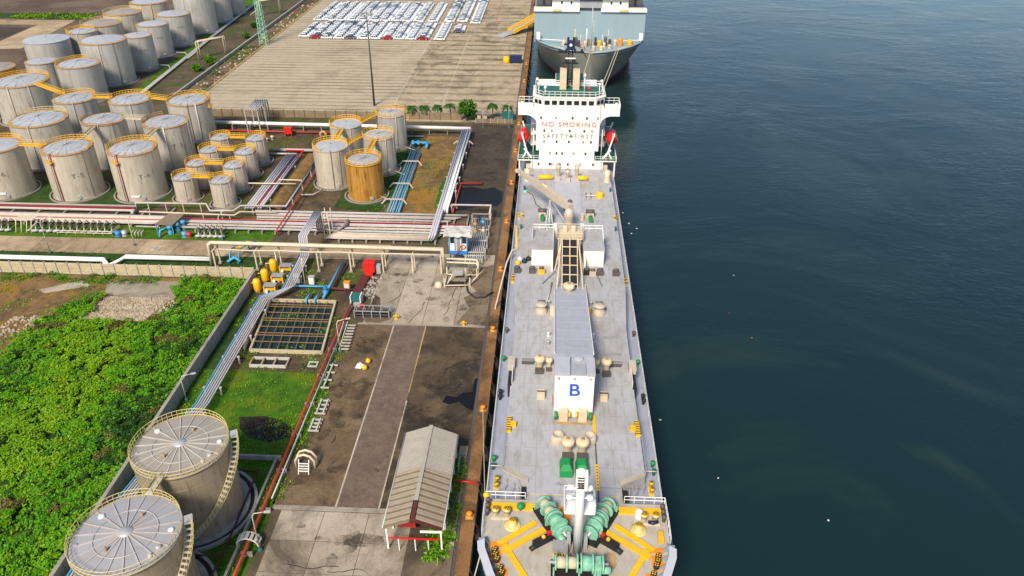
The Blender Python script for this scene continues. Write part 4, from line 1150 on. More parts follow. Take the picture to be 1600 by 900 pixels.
for x, y, w in ((-0.6, 156.8, 1.5), (7.4, 156.7, 1.1)):
    MB().tube([(x - w, y, 9.6), (x + w, y, 9.6)], 0.5, 10).build('yellow_drum', 'bright_yellow', ship)
MB().lathe((10.7, 148.3, 9.0), [(0.75, 0), (0.75, 1.0), (0.65, 1.15), (0.01, 1.2)], 16).build('yellow_drum', 'bright_yellow', ship)
MB().bb(7.9, 10.0, 148.2, 148.5, 9.2, 9.4).build('drum_pipe', 'pipe_cream', ship)
for x in (7.9, 8.9):
    MB().tube([(x, 147.6, 9.0), (x, 149.6, 9.0), (x, 149.6, 9.4)], 0.08, 5).build('cleat_frame', 'steel_dark', ship)
for x, y, r, h in ((2.1, 157.6, 0.55, 3.0), (4.1, 156.8, 0.62, 2.2), (6.1, 157.4, 0.5, 2.9)):
    v = MB().lathe((x, y, 9.0), [(r * 0.7, 0), (r * 0.7, h * 0.7), (r, h * 0.78), (r, h), (0.01, h + 0.1)], 12).build('deck_vent', 'buff', ship)
    MB().tube([(x - r, y, 9 + h + 0.15), (x, y, 9 + h + 0.55), (x + r, y, 9 + h + 0.15)], 0.09, 5).build('vent_loop', 'rim_rust', v)
    MB().bb(x - r * 0.9, x + r * 0.9, y - 1.3, y - 0.5, 9.0, 9.8).build('vent_base', 'buff', v)
# thin hose across the deck, pipes along the raised deck edge
MB().tube([(-4.6, 150.3, 9.08), (-3.2, 148.6, 9.08), (-2.4, 144.0, 9.08), (-1.2, 142.0, 9.08), (0.2, 141.3, 9.08)], 0.06, 5).build('deck_hose', 'black', ship)
MB().lathe((-4.8, 150.2, 9.0), [(0.5, 0), (0.5, 0.3), (0.01, 0.32)], 12).build('hose_coil', 'mint', ship)
for s in (-1, 1):
    MB().lathe((SX + s * 8.6, 156.2, 9.0), [(0.7, 0), (0.62, 1.4), (0.62, 2.6), (0.01, 2.8)], 14).build('post_tank', 'pipe_cream', ship)
    MB().tube([(SX + s * 9.35, 122, 8.2), (SX + s * 9.35, 130.5, 8.2)], 0.16, 6).build('side_pipe', 'bright_yellow' if s > 0 else 'pale_yellow', ship)
    for y in (133.0, 138.0, 151.0):
        MB().lathe((SX + s * 9.0, y, 9.0), [(0.16, 0), (0.16, 0.6), (0.26, 0.65), (0.26, 0.9), (0.01, 0.95)], 8).build('vent_head', 'bright_yellow' if y == 138.0 else 'teal', ship)
# small yellow hose derrick on the quay side, with rubbish sacks
dk = MB().tube([(-5.6, 127.6, 7.0), (-5.6, 127.6, 8.6)], 0.24, 8).build('hose_derrick', 'bright_yellow', ship)
MB().tube([(-5.6, 127.6, 8.5), (-5.9, 131.8, 10.2), (-5.9, 132.8, 9.6)], 0.17, 6).build('derrick_arm', 'bright_yellow', dk)
for x, y, m, lab in ((-4.7, 120.6, 'white', 'white sack on the quay side of the deck beside the left deckhouse'), (-3.9, 120.0, 'navy', 'dark blue sack on deck beside the left deckhouse'),
                     (-3.2, 120.9, 'black', 'black sack on deck touching the left deckhouse'), (-5.0, 119.4, 'yellow', 'yellow sack nearest the ship side by the left deckhouse')):
    b = MB()
    b.lathe((x, y, 9.0), [(0.36, 0.0), (0.5, 0.2), (0.46, 0.5), (0.25, 0.68), (0.12, 0.72), (0.2, 0.86), (0.01, 0.84)], 9)
    tag(b.build('sack', m), lab, 'sack')

# weld seams of the deck plates
sm = None
for k in range(30):
    y = 66.6 + k * 3.2
    if y > 161:
        break
    for s in (-1, 1):
        if 112 < y < 128:
            continue
        if sm is None:
            sm = MB().bb(SX + 3.0, SX + 8.4, y - 0.03, y + 0.03, 9.0, 9.015).build('plate_seam', 'deck_seam', ship)
            y00 = y
        else:
            inst('plate_seam', sm, ship, (0 if s > 0 else -11.4, y - y00, 0))
for x in (-6.6, -4.6, 4.8, 6.9):
    MB().bb(SX + x - 0.03, SX + x + 0.03, 65, 161, 9.0, 9.017).build('plate_seam', 'deck_seam', ship)
# ---------------------------------------------------------------- superstructure of the grey ship
FY = 163.0
sup = MB()
sup.bb(-3.6, 11.6, FY + 0.05, 188, 7.0, 10.9)
sup.bb(-2.2, 9.95, FY, 186, 10.9, 13.3)
sup.bb(-2.95, 10.75, FY - 0.02, 184, 13.3, 23.0)
superst = sup.build('superstructure', 'ship_white', ship)
# bridge wing box with curved brackets below
for s in (-1, 1):
    br = MB()
    pts = [(SX + s * 6.85, 18.9)]
    for k in range(9):
        a = k / 8 * math.pi / 2
        pts.append((SX + s * (6.85 + 2.4 * (1 - math.cos(a))), 19.2 + 2.1 * math.sin(a)))
    pts += [(SX + s * 10.9, 21.3), (SX + s * 10.9, 23.0), (SX + s * 6.85, 23.0)]
    n = len(pts)
    vs = [(x, FY - 0.04, z) for x, z in pts] + [(x, FY + 3.6, z) for x, z in pts]
    f = [tuple(range(n)), tuple(range(2 * n - 1, n - 1, -1))] + [(i, n + i, n + (i + 1) % n, (i + 1) % n) for i in range(n)]
    br.add(vs, f)
    w = br.build('bridge_wing', 'ship_white', ship)
    MB().bb(SX + s * 9.2 - 1.65, SX + s * 9.2 + 1.65, FY + 0.25, FY + 3.5, 23.0, 23.04).build('wing_deck', 'deck_green', w)
    MB().bb(SX + s * 9.3 - 1.65, SX + s * 9.3 + 1.65, FY - 0.04, FY + 0.12, 23.0, 24.0).build('wing_screen', 'ship_white', w)
    rail_mb([(SX + s * 10.85, FY + 0.1, 23.0), (SX + s * 10.85, FY + 3.6, 23.0), (SX + s * 7.6, FY + 3.6, 23.0)], 1.2, 0.05, 1.1).build('railing', 'ship_white', w)
    MB().bb(SX + s * 10.1 - 0.3, SX + s * 10.1 + 0.3, FY + 0.5, FY + 1.0, 23.04, 24.0).build('wing_console', 'ship_white', w)
# wheelhouse with slanting corners
wp = [(-1.6, FY + 0.7), (9.6, FY + 0.7), (11.5, FY + 2.2), (11.5, FY + 9), (-3.5, FY + 9), (-3.5, FY + 2.2)]
wt = [(-1.8, FY + 0.4), (9.8, FY + 0.4), (11.7, FY + 2.0), (11.7, FY + 9), (-3.7, FY + 9), (-3.7, FY + 2.0)]
wh = MB().prism(wp, 23.0, 24.95, 0, wt).build('wheelhouse', 'ship_white', ship)
MB().prism([(x * 1.0 + (0.15 if x > SX else -0.15), y - (0.12 if y < FY + 5 else 0)) for x, y in wt], 24.95, 25.15).build('roof_edge', 'ship_white', wh)
MB().prism([(-1.4, FY + 0.9), (9.4, FY + 0.9), (11.1, FY + 2.5), (11.1, FY + 8.6), (-3.1, FY + 8.6), (-3.1, FY + 2.5)], 25.15, 25.18).build('roof_deck', 'deck_green', wh)
for k in range(7):
    x = -0.75 + k * 1.58
    MB().add([(x - 0.55, FY + 0.50, 23.45), (x + 0.55, FY + 0.50, 23.45), (x + 0.55, FY + 0.38, 24.4), (x - 0.55, FY + 0.38, 24.4),
              (x - 0.55, FY + 0.62, 23.45), (x + 0.55, FY + 0.62, 23.45), (x + 0.55, FY + 0.5, 24.4), (x - 0.55, FY + 0.5, 24.4)],
             [(0, 1, 2, 3), (7, 6, 5, 4), (0, 4, 5, 1), (1, 5, 6, 2), (2, 6, 7, 3), (3, 7, 4, 0)]).build('window', 'glass_dark', wh)
for s in (-1, 1):
    for f in (0.30, 0.72):
        cx = SX + s * (5.7 + 1.9 * f)
        cy = FY + 0.55 + 1.55 * f
        MB().box((cx, cy - 0.06, 23.95), (0.75, 0.16, 0.85), s * R(40)).build('window', 'glass_dark', wh)
rail_mb([(-1.6, FY + 0.7, 25.17), (9.6, FY + 0.7, 25.17), (11.4, FY + 2.2, 25.17), (11.4, FY + 8.8, 25.17), (-3.4, FY + 8.8, 25.17), (-3.4, FY + 2.2, 25.17)], 1.1, 0.05, 1.3, close=True).build('railing', 'ship_white', wh)
for x, y, h, m in ((-2.6, FY + 2.6, 2.4, 'white'), (-1.2, FY + 1.6, 1.9, 'white'), (10.4, FY + 2.4, 2.6, 'white'), (8.2, FY + 2.2, 1.5, 'red'), (7.2, FY + 2.8, 4.6, 'white'), (10.9, FY + 3.6, 3.0, 'galv'), (-3.0, FY + 4.5, 3.0, 'galv')):
    a = MB().tube([(x, y, 25.17), (x, y, 25.17 + h)], 0.10, 6).build('antenna', m, wh)
    MB().lathe((x, y, 25.17 + h * 0.85), [(0.05, -0.2), (0.3, -0.1), (0.32, 0.25), (0.15, 0.42), (0.01, 0.45)], 10).build('antenna_dome', 'white' if m != 'red' else 'red', a)
# funnel house and radar mast
MB().bb(1.0, 7.4, FY + 9, FY + 16, 23.0, 25.9).build('engine_casing', 'ship_white', ship)
MB().bb(1.1, 7.3, FY + 9.1, FY + 15.9, 25.9, 25.93).build('casing_deck', 'deck_green', ship)
fn = MB().bb(1.9, 3.35, FY + 5.8, FY + 8.4, 25.18, 29.3)
mh = fn.build('mast_house', 'ship_cream', ship)
MB().bb(4.75, 6.2, FY + 5.8, FY + 8.4, 25.18, 29.3).build('mast_house_wing', 'ship_cream', mh)
mast = MB()
for x in (3.55, 4.55):
    mast.tube([(x, FY + 6.4, 26), (x + (4.05 - x) * 0.25, FY + 7.4, 34.0)], 0.16, 6)
for k in range(9):
    z = 26.6 + k * 0.85
    f = (z - 26) / 8
    mast.tube([(3.55 + 0.125 * f, FY + 6.4 + f, z), (4.55 - 0.125 * f, FY + 6.4 + f, z)], 0.07, 4)
mm = mast.build('radar_mast', 'black', ship)
for z, w, m in ((30.6, 3.6, 'black'), (33.0, 5.8, 'black'), (34.6, 3.0, 'navy')):
    MB().box((4.05, FY + 7.2, z), (w, 0.9, 0.18)).build('cross_tree', m, mm)
MB().bb(3.2, 4.9, FY + 6.6, FY + 7.8, 33.6, 35.4).build('mast_head', 'navy', mm)
for x, z in ((-0.9, 33.4), (0.9, 33.4), (-0.9, 31.2), (0.9, 31.2), (-2.4, 33.3), (2.4, 33.3), (-0.6, 35.8), (0.6, 35.8)):
    MB().box((4.05 + x, FY + 6.9, z), (0.5, 0.6, 0.7)).build('lamp_box', 'black', mm)
MB().ball((4.05, FY + 6.4, 34.6), 0.36, 8).build('mast_lamp', 'white', mm)
MB().box((4.05, FY + 6.6, 31.8), (2.2, 0.16, 0.28)).build('radar_scanner', 'white', mm)
MB().add([(6.7, FY + 7.0, 33.2), (7.5, FY + 6.7, 32.2), (7.8, FY + 6.8, 31.4), (7.0, FY + 7.1, 32.4), (6.7, FY + 7.04, 33.2), (7.5, FY + 6.74, 32.2), (7.8, FY + 6.84, 31.4), (7.0, FY + 7.14, 32.4)],
         [(0, 1, 2, 3), (7, 6, 5, 4), (0, 4, 5, 1), (1, 5, 6, 2), (2, 6, 7, 3), (3, 7, 4, 0)]).build('flag', 'dark_red', mm)

# portholes and lettering on the front
def port(x, z, w=0.42, h=0.62, m='glass_dark'):
    w, h = w * 0.82, h * 0.82
    p = MB().bb(x - w / 2, x + w / 2, FY - 0.06, FY + 0.03, z - h / 2, z + h / 2).build('window', m, superst)
    f = MB().bb(x - w / 2 - 0.09, x + w / 2 + 0.09, FY - 0.045, FY - 0.01, z - h / 2 - 0.09, z + h / 2 + 0.09)
    f.build('window_frame', 'pale_plank', superst)
for z, xs in ((20.75, (-1.95, 1.3, 4.85, 7.95, 10.3)), (17.85, (-1.2, 0.45, 4.35, 7.5, 9.2)), (15.35, (-1.2, 1.55, 4.25, 7.4, 9.05)), (12.65, (0.15, 1.6, 2.85, 5.35, 8.0)), (10.1, (-2.3, 0.15, 0.6, 2.4, 4.2, 7.0, 9.8))):
    for i, x in enumerate(xs):
        port(x, z, 0.42, 0.62, 'glass_dark' if (i + int(z)) % 3 else 'steel_grey')
text_part('NO SMOKING', 1.5, 'letter_red', superst, (4.15, FY - 0.09, 19.25), (R(90), 0, 0), 'lettering', 1.34, 0.0)
text_part('SAFETY', 1.45, 'letter_grey', superst, (1.25, FY - 0.09, 16.6), (R(90), 0, 0), 'lettering', 1.24, 0.0)
text_part('FIRST', 1.45, 'letter_grey', superst, (7.45, FY - 0.09, 16.6), (R(90), 0, 0), 'lettering', 1.26, 0.0)
MB().bb(4.2, 5.1, FY - 0.1, FY + 0.0, 16.5, 16.8).build('cross_mark', 'letter_grey', superst)
MB().bb(4.5, 4.8, FY - 0.103, FY + 0.0, 16.2, 17.1).build('cross_mark', 'letter_grey', superst)
for z in (13.32, 15.9, 18.6, 21.3):
    MB().bb(-2.94, 10.74, FY - 0.045, FY - 0.02, z - 0.03, z + 0.03).build('plate_seam', 'seam_white', superst)
for x in (-0.3, 2.6, 5.6, 8.4):
    MB().bb(x - 0.02, x + 0.02, FY - 0.04, FY - 0.02, 13.4, 22.9).build('plate_seam', 'seam_white', superst)
# boat decks, lifeboats and davits
for s in (-1, 1):
    x0, x1 = sorted((SX + s * 6.2, SX + s * 11.0))
    bd = MB().bb(x0, x1, FY - 0.02 + 0.2, 186, 10.72, 10.92).build('boat_deck', 'ship_white', ship)
    MB().bb(x0 + 0.1, x1 - 0.1, FY + 0.4, 185.8, 10.92, 10.95).build('deck_paint', 'deck_green', bd)
    rail_mb([(x0 if s > 0 else x0 + 0.05, FY + 0.3, 10.95), (x1 - 0.05 if s > 0 else x1, FY + 0.3, 10.95)], 1.0, 0.045, 1.2).build('railing', 'ship_white', bd)
    rail_mb([(SX + s * 10.9, FY + 0.3, 10.95), (SX + s * 10.9, 170, 10.95)], 1.0, 0.045, 1.4).build('railing', 'ship_white', bd)
    for x in (7.9, 10.6):
        MB().bb(SX + s * x - 0.16, SX + s * x + 0.16, FY + 0.4, FY + 0.7, 7.0, 10.72).build('deck_post', 'ship_white', bd)
    MB().bb(SX + s * 8.6 - 0.5, SX + s * 8.6 + 0.5, FY + 1.0, FY + 1.4, 7.0, 9.6).build('side_locker', 'pipe_cream', bd)
    for y in (FY + 1.4, FY + 8.6):
        dv = MB().beam((SX + s * 7.9, y, 10.95), (SX + s * 9.6, y - 0.2, 13.2), 0.32, 0.4).build('davit', 'ship_white', ship)
        MB().beam((SX + s * 9.9, y, 10.95), (SX + s * 9.0, y - 0.1, 12.8), 0.26, 0.3).build('davit_strut', 'ship_white', dv)
        MB().beam((SX + s * 9.0, y, 12.4), (SX + s * 10.2, y - 0.3, 17.0), 0.30, 0.36).build('davit_arm', 'ship_white', dv)
        MB().tube([(SX + s * 7.6, y + 0.6, 11), (SX + s * 7.6, y + 0.6, 17.6)], 0.12, 6).build('davit_post', 'ship_white', dv)
    for z in (13.3, 15.8, 18.3):
        MB().bb(min(SX + s * 6.8, SX + s * 8.2), max(SX + s * 6.8, SX + s * 8.2), FY + 3, 184, z, z + 0.12).build('side_gallery', 'ship_white', ship)
        rail_mb([(SX + s * 8.15, FY + 3.1, z + 0.12), (SX + s * 8.15, FY + 9, z + 0.12)], 1.0, 0.045, 1.2).build('railing', 'ship_white', ship)
    lb = thing('lifeboat', 'red enclosed lifeboat hanging beside the white bridge, on the ' + ('water' if s > 0 else 'quay') + ' side', 'lifeboat', (SX + s * 9.85, FY + 5.2, 13.4))
    x = SX + s * 9.85
    b = MB()
    rings = []
    L = 7.2
    for i in range(13):
        u = -1 + 2 * i / 12
        w = 1.28 * max(0.02, (1 - abs(u) ** 3.0)) ** 0.6
        hh = 1.0 * max(0.03, (1 - abs(u) ** 3.4)) ** 0.6
        ring = []
        for j in range(16):
            a = 2 * math.pi * j / 16
            cx, cz = math.cos(a), math.sin(a)
            zz = cz * hh * (1.25 if cz > 0 else 1.15) + 0.25 * u * u
            ring.append((x + w * math.copysign(abs(cx) ** 0.8, cx), FY + 5.2 + u * L / 2, 14.7 + zz))
        rings.append(ring)
    vs = [p for r_ in rings for p in r_]
    fs = [(i * 16 + j, i * 16 + (j + 1) % 16, (i + 1) * 16 + (j + 1) % 16, (i + 1) * 16 + j) for i in range(12) for j in range(16)]
    fs += [tuple(range(16)), tuple(range(12 * 16 + 15, 12 * 16 - 1, -1))]
    b.add(vs, fs, 0, True)
    b.build('boat_hull', 'red', lb)
    MB().bb(x - 0.5, x + 0.5, FY + 2.6, FY + 3.9, 15.6, 16.25).build('conning_box', 'red', lb)
    for dx in (-1, 1):
        MB().tube([(x + dx * 1.24, FY + 3.0, 14.8), (x + dx * 1.3, FY + 5.2, 14.7), (x + dx * 1.24, FY + 7.4, 14.8)], 0.07, 5).build('grab_line', 'orange', lb)
    MB().bb(x - 0.06, x + 0.06, FY + 1.7, FY + 2.0, 15.3, 16.8).build('lifting_hook', 'galv', lb)

# ---------------------------------------------------------------- forecastle
fdk = MB().prism(deckpoly(39.4, 64.25, 0.15), 8.85, 9.0).build('forecastle_deck', 'deck_fore', ship)
# hull side from main deck level up to the forecastle, then the flared bulwark
for s in (-1, 1):
    ys = [64.25, 61, 58.6, 56, 53, 50, 47, 43.5, 40.5, 39.0]
    mb = MB()
    a = [(SX + s * half(y), y, 6.95) for y in ys]
    b = [(SX + s * (half(y) + 0.10), y - 0.15, 9.05) for y in ys]
    nn = len(ys)
    mb.add(a + b, [(i, i + 1, nn + i + 1, nn + i) if s > 0 else (i + 1, i, nn + i, nn + i + 1) for i in range(nn - 1)], 0, True)
    mb.build('bow_plating', 'hull_grey', ship)
    ys = [58.4, 57.2, 56, 54.5, 53, 51.5, 50, 48.5, 47, 45.2, 43.5, 42, 40.5, 39.0]
    nn = len(ys)
    def outw(y):
        return half(y) + 0.12 + 0.35 * min(1, (58.4 - y) / 1.5)
    ramp = [0.25 + 0.75 * min(1, (58.4 - y) / 1.2) for y in ys]
    o0 = [(SX + s * (half(y) + 0.08), y - 0.1, 9.0) for y in ys]
    o1 = [(SX + s * outw(y), y - 0.35, 9.0 + 1.35 * k) for y, k in zip(ys, ramp)]
    i1 = [(SX + s * max(0.0, outw(y) - 0.75), y - 0.2 + 0.25, 9.0 + 1.35 * k) for y, k in zip(ys, ramp)]
    i0 = [(SX + s * max(0.0, outw(y) - 0.75), y - 0.2 + 0.25, 9.0 + 1.2 * k) for y, k in zip(ys, ramp)]
    mb = MB()
    fs = []
    for i in range(nn - 1):
        for a_, b_ in ((0, 1), (1, 2), (2, 3)):
            q = (a_ * nn + i, a_ * nn + i + 1, b_ * nn + i + 1, b_ * nn + i)
            fs.append(q if s > 0 else q[::-1])
    mb.add(o0 + o1 + i1 + i0, fs, 0, False)
    bw = mb.build('bulwark', 'bulwark_pale', ship)
    for k in range(11):
        y = 57.6 - k * 1.15
        MB().add([(SX + s * (half(y) + 0.1), y - 0.2, 9.0), (SX + s * (half(y) - 1.1), y - 0.05, 9.0), (SX + s * (outw(y) - 0.7), y - 0.2, 10.15), (SX + s * (outw(y) - 0.1), y - 0.3, 10.3),
                  (SX + s * (half(y) + 0.1), y - 0.12, 9.0), (SX + s * (half(y) - 1.1), y + 0.03, 9.0), (SX + s * (outw(y) - 0.7), y - 0.12, 10.15), (SX + s * (outw(y) - 0.1), y - 0.22, 10.3)],
                 [(0, 1, 2, 3), (7, 6, 5, 4), (0, 4, 5, 1), (1, 5, 6, 2), (2, 6, 7, 3), (3, 7, 4, 0)]).build('bulwark_stay', 'hull_blue', bw)
    # rails aft of the bulwark
    rail_mb([(SX + s * 10.3, 64.3, 9.0), (SX + s * 10.35, 61.0, 9.0), (SX + s * 10.3, 58.6, 9.0)], 1.05, 0.04, 1.1).build('railing', 'white', ship)
    rail_mb([(SX + s * 10.3, 64.35, 9.0), (SX + s * 5.7, 64.35, 9.0)], 1.05, 0.045, 1.2).build('railing', 'white', ship)
    # yellow cable trunks on deck
    xo, xi = SX + s * 9.8, SX + s * 3.1
    MB().bb(min(xo, xi), max(xo, xi), 62.6, 63.5, 9.0, 9.22).build('yellow_trunking', 'bright_yellow', ship)
    for (ax, ay), (bx, by), w in (((4.4, 60.9), (8.4, 57.6), 0.62), ((3.4, 59.9), (7.9, 56.6), 0.7), ((7.75, 57.6), (5.2, 53.2), 0.62), ((5.2, 53.2), (3.2, 49.0), 0.62)):
        zz_ = 9.08 + 0.012 * (ay > 58) + 0.02 * (w > 0.65) + 0.006 * (ay < 54)
        MB().beam((SX + s * ax, ay, zz_), (SX + s * bx, by, zz_), w, 0.16).build('yellow_trunking', 'bright_yellow', ship)
    MB().bb(min(SX + s * 7.6, SX + s * 9.4), max(SX + s * 7.6, SX + s * 9.4), 57.3, 57.9, 9.0, 9.14).build('yellow_trunking', 'orange', ship)
    MB().beam((SX + s * 3.9, 60.4, 9.02), (SX + s * 8.1, 57.0, 9.02), 0.10, 0.05).build('deck_line', 'pale_plank', ship)
    # bitts with striped heads
    for k, (bx, by) in enumerate(((9.0, 61.9), (7.7, 61.9))):
        bt = MB().lathe((SX + s * bx, by, 9.0), [(0.34, 0), (0.34, 0.75), (0.42, 0.78), (0.42, 0.95), (0.01, 0.98)], 14).build('bitt_post', 'ship_cream', ship)
        MB().lathe((SX + s * bx, by, 9.98), [(0.01, 0.025), (0.41, 0.01), (0.41, 0)], 14).build('bitt_head', 'bright_yellow', bt)
        for q in (-0.22, 0.0, 0.22):
            MB().box((SX + s * bx + q, by, 10.005), (0.09, 0.62 - abs(q), 0.02), 0.6).build('hazard_stripe', 'black', bt)
    MB().bb(SX + s * 8.35 - 1.1, SX + s * 8.35 + 1.1, 61.1, 61.35, 9.0, 9.2).build('bitt_plinth', 'pipe_cream', ship)
    MB().lathe((SX + s * 7.0, 60.4, 9.0), [(0.95, 0), (0.95, 0.05), (0.62, 0.07), (0.5, 0.07), (0.4, 0.8), (0.01, 0.85)], 18).build('fairlead_roller', ['pale_yellow'], ship)
    MB().lathe((SX + s * 7.0, 60.4, 9.82), [(0.01, 0.06), (0.42, 0.04), (0.42, 0)], 14).build('roller_cap', 'bright_yellow', ship)
    for q in (-0.2, 0.05, 0.3):
        MB().box((SX + s * 7.0 + q - 0.05, 60.4, 9.89), (0.09, 0.6 - abs(q), 0.02), 0.6).build('hazard_stripe', 'black', ship)
    # roller fairleads at the bulwark
    for k, y in enumerate((56.6, 56.0, 55.4, 54.3, 53.7, 51.0, 50.4)):
        x = SX + s * (half(y) - 1.35)
        rl = MB().lathe((x, y, 9.05), [(0.32, 0), (0.32, 0.5), (0.01, 0.55)], 12).build('fairlead_roller', 'black', ship)
        for q in range(4):
            a = q * math.pi / 2 + 0.5
            MB().box((x + 0.18 * math.cos(a), y + 0.18 * math.sin(a), 9.6), (0.15, 0.12, 0.03), a).build('roller_spot', 'bright_yellow', rl)
        if k in (1, 4):
            MB().bb(x - 0.6, x + 0.6, y - 0.9, y + 0.9, 9.0, 9.06).build('roller_bed', 'orange', ship)
    for y in (63.4, 62.6, 61.8):
        MB().lathe((SX + s * 9.95, y, 9.0), [(0.2, 0), (0.2, 0.5), (0.3, 0.55), (0.25, 0.9), (0.01, 0.95)], 8).build('vent_head', 'steel_dark', ship)
MB().bb(SX + 9.0, SX + 9.6, 58.6, 60.0, 9.0, 9.5).build('locker', 'yellow', ship)
MB().bb(SX - 2.0, SX - 0.6, 61.0, 63.2, 9.0, 9.2).build('yellow_trunking', 'orange', ship)
MB().bb(SX + 0.7, SX + 2.6, 62.7, 63.4, 9.0, 9.2).build('yellow_trunking', 'bright_yellow', ship)
MB().ball((-2.2, 62.6, 9.7), 0.45, 10).build('green_bell', 'green', ship)
MB().tube([(-2.2, 62.6, 9.0), (-2.2, 62.6, 9.5)], 0.1, 6).build('bell_post', 'green', ship)
MB().lathe((11.2, 62.3, 9.0), [(0.45, 0), (0.45, 0.9), (0.3, 1.1), (0.01, 1.1)], 12).build('vent_head', 'white', ship)
MB().tube([(12.2, 61.4, 9.2), (12.7, 61.2, 9.35), (13.2, 61.5, 9.2)], 0.22, 7).build('rope_coil', 'navy', ship)
MB().ball((-6.2, 63.9, 9.9), 0.38, 10).build('signal_ball', 'bright_yellow', ship)

# mooring winches, mint green
def winch(cx, cy, ang, name='mooring_winch'):
    c, s_ = math.cos(ang), math.sin(ang)
    def W(u, v, z):
        return (cx + u * c - v * s_, cy + u * s_ + v * c, z)
    w = MB().box((cx, cy, 9.12), (6.0, 2.3, 0.24), ang).build(name, 'black', ship)
    for u, r in ((-2.5, 0.85), (-1.35, 1.0), (-0.25, 1.0), (0.15, 1.05), (1.35, 1.05), (2.4, 0.95)):
        MB().tube([W(u - 0.09, 0, 10.25), W(u + 0.09, 0, 10.25)], r, 20).build('drum_flange', 'mint', w)
    for u0, u1 in ((-2.4, -1.45), (-1.25, -0.35)):
        MB().tube([W(u0, 0, 10.25), W(u1, 0, 10.25)], 0.62, 16).build('rope_drum', 'rope', w)
    MB().tube([W(0.2, 0, 10.25), W(1.3, 0, 10.25)], 0.8, 16).build('drum', 'mint', w)
    MB().box(W(1.85, 0.0, 9.9), (0.8, 1.5, 1.3), ang).build('gear_case', 'mint', w)
    MB().tube([W(2.3, -0.5, 9.9), W(3.2, -0.5, 9.9)], 0.4, 12).build('motor', 'mint', w)
    MB().tube([W(-3.2, 0, 10.25), W(3.0, 0, 10.25)], 0.16, 8).build('shaft', 'galv', w)
    for u in (-2.7, -0.05, 1.6):
        MB().box(W(u, -0.75, 9.6), (0.16, 0.5, 0.9), ang).build('bearing_foot', 'mint', w)
        MB().box(W(u, 0.75, 9.6), (0.16, 0.5, 0.9), ang).build('bearing_foot', 'mint', w)
    return w
winch(1.55, 60.7, R(-62))
winch(6.65, 60.8, R(-118))
winch(4.3, 54.6, 0.0)
for s in (-1, 1):
    st = MB().box((SX + s * 3.6, 58.2, 9.3), (2.2, 0.8, 0.6), -s * R(35)).build('chain_stopper', 'black', ship)
    MB().ball((SX + s * 3.5, 58.3, 9.75), 0.25, 8).build('stopper_wheel', 'yellow', st)
    MB().box((SX + s * 2.9, 58.9, 9.7), (0.5, 0.4, 0.3), 0.4).build('stopper_lever', 'red', st)
    MB().tube([(SX + s * 4.2, 57.6, 9.3), (SX + s * 4.9, 57.0, 9.15)], 0.3, 8).build('hawse_pipe', 'black', st)
MB().bb(1.5, 3.1, 56.4, 57.6, 9.0, 10.2).build('control_box', 'steel_grey', ship)
MB().bb(1.5, 3.1, 56.1, 56.4, 9.0, 9.4).build('box_step', 'bright_yellow', ship)
for k in range(5):
    MB().box((1.75 + k * 0.3, 56.25, 9.41), (0.12, 0.32, 0.02), 0.4).build('hazard_stripe', 'black', ship)
MB().sheet([(7.0, 56.9), (7.6, 57.2), (8.1, 56.8), (8.3, 55.6), (8.0, 54.9), (7.4, 55.2), (7.5, 56.2)], 9.012).build('rust_stain', 'rim_rust', ship)
MB().sheet([(1.6, 66.9), (2.2, 67.4), (2.6, 66.9), (3.2, 67.2), (2.8, 66.6)], 9.012).build('dark_stain', 'steel_grey', ship)
# white foremast with platform and floodlights
fm = MB().tube([(4.15, 57.1, 9.0), (4.1, 57.1, 17.0), (4.05, 57.1, 20.9)], 0.5, 16, 0, 0.42).build('foremast', 'white', ship)
MB().bb(3.55, 4.75, 56.6, 57.5, 18.6, 20.7).build('mast_top', 'white', fm)
MB().bb(2.55, 5.75, 57.2, 60.0, 14.6, 14.75).build('mast_platform', 'white', fm)
rail_mb([(2.55, 57.3, 14.75), (2.55, 60.0, 14.75), (5.75, 60.0, 14.75), (5.75, 57.3, 14.75)], 1.1, 0.05, 1.0).build('railing', 'white', fm)
for s in (-1, 1):
    for z, d in ((17.0, 1.05), (18.4, 0.95)):
        MB().tube([(4.05, 57.1, z), (4.05 + s * d, 57.3, z)], 0.08, 5).build('lamp_arm', 'white', fm)
        MB().lathe((4.05 + s * d, 57.3, z), [(0.01, -0.35), (0.3, -0.25), (0.4, 0.05), (0.3, 0.2), (0.01, 0.22)], 12).build('floodlight', 'white', fm)
MB().lathe((4.05, 56.4, 19.6), [(0.25, -0.2), (0.3, 0.0), (0.2, 0.2), (0.01, 0.25)], 10).build('mast_lamp', 'steel_dark', fm)
for k in range(5):
    MB().bb(3.7, 4.4, 56.5, 56.58, 19.0 + k * 0.35, 19.1 + k * 0.35).build('ladder_rung', 'black', fm)
for x in (3.2, 5.0):
    MB().bb(x - 0.2, x + 0.2, 57.3, 58.5, 9.0, 10.5).build('mast_foot', 'galv', fm)

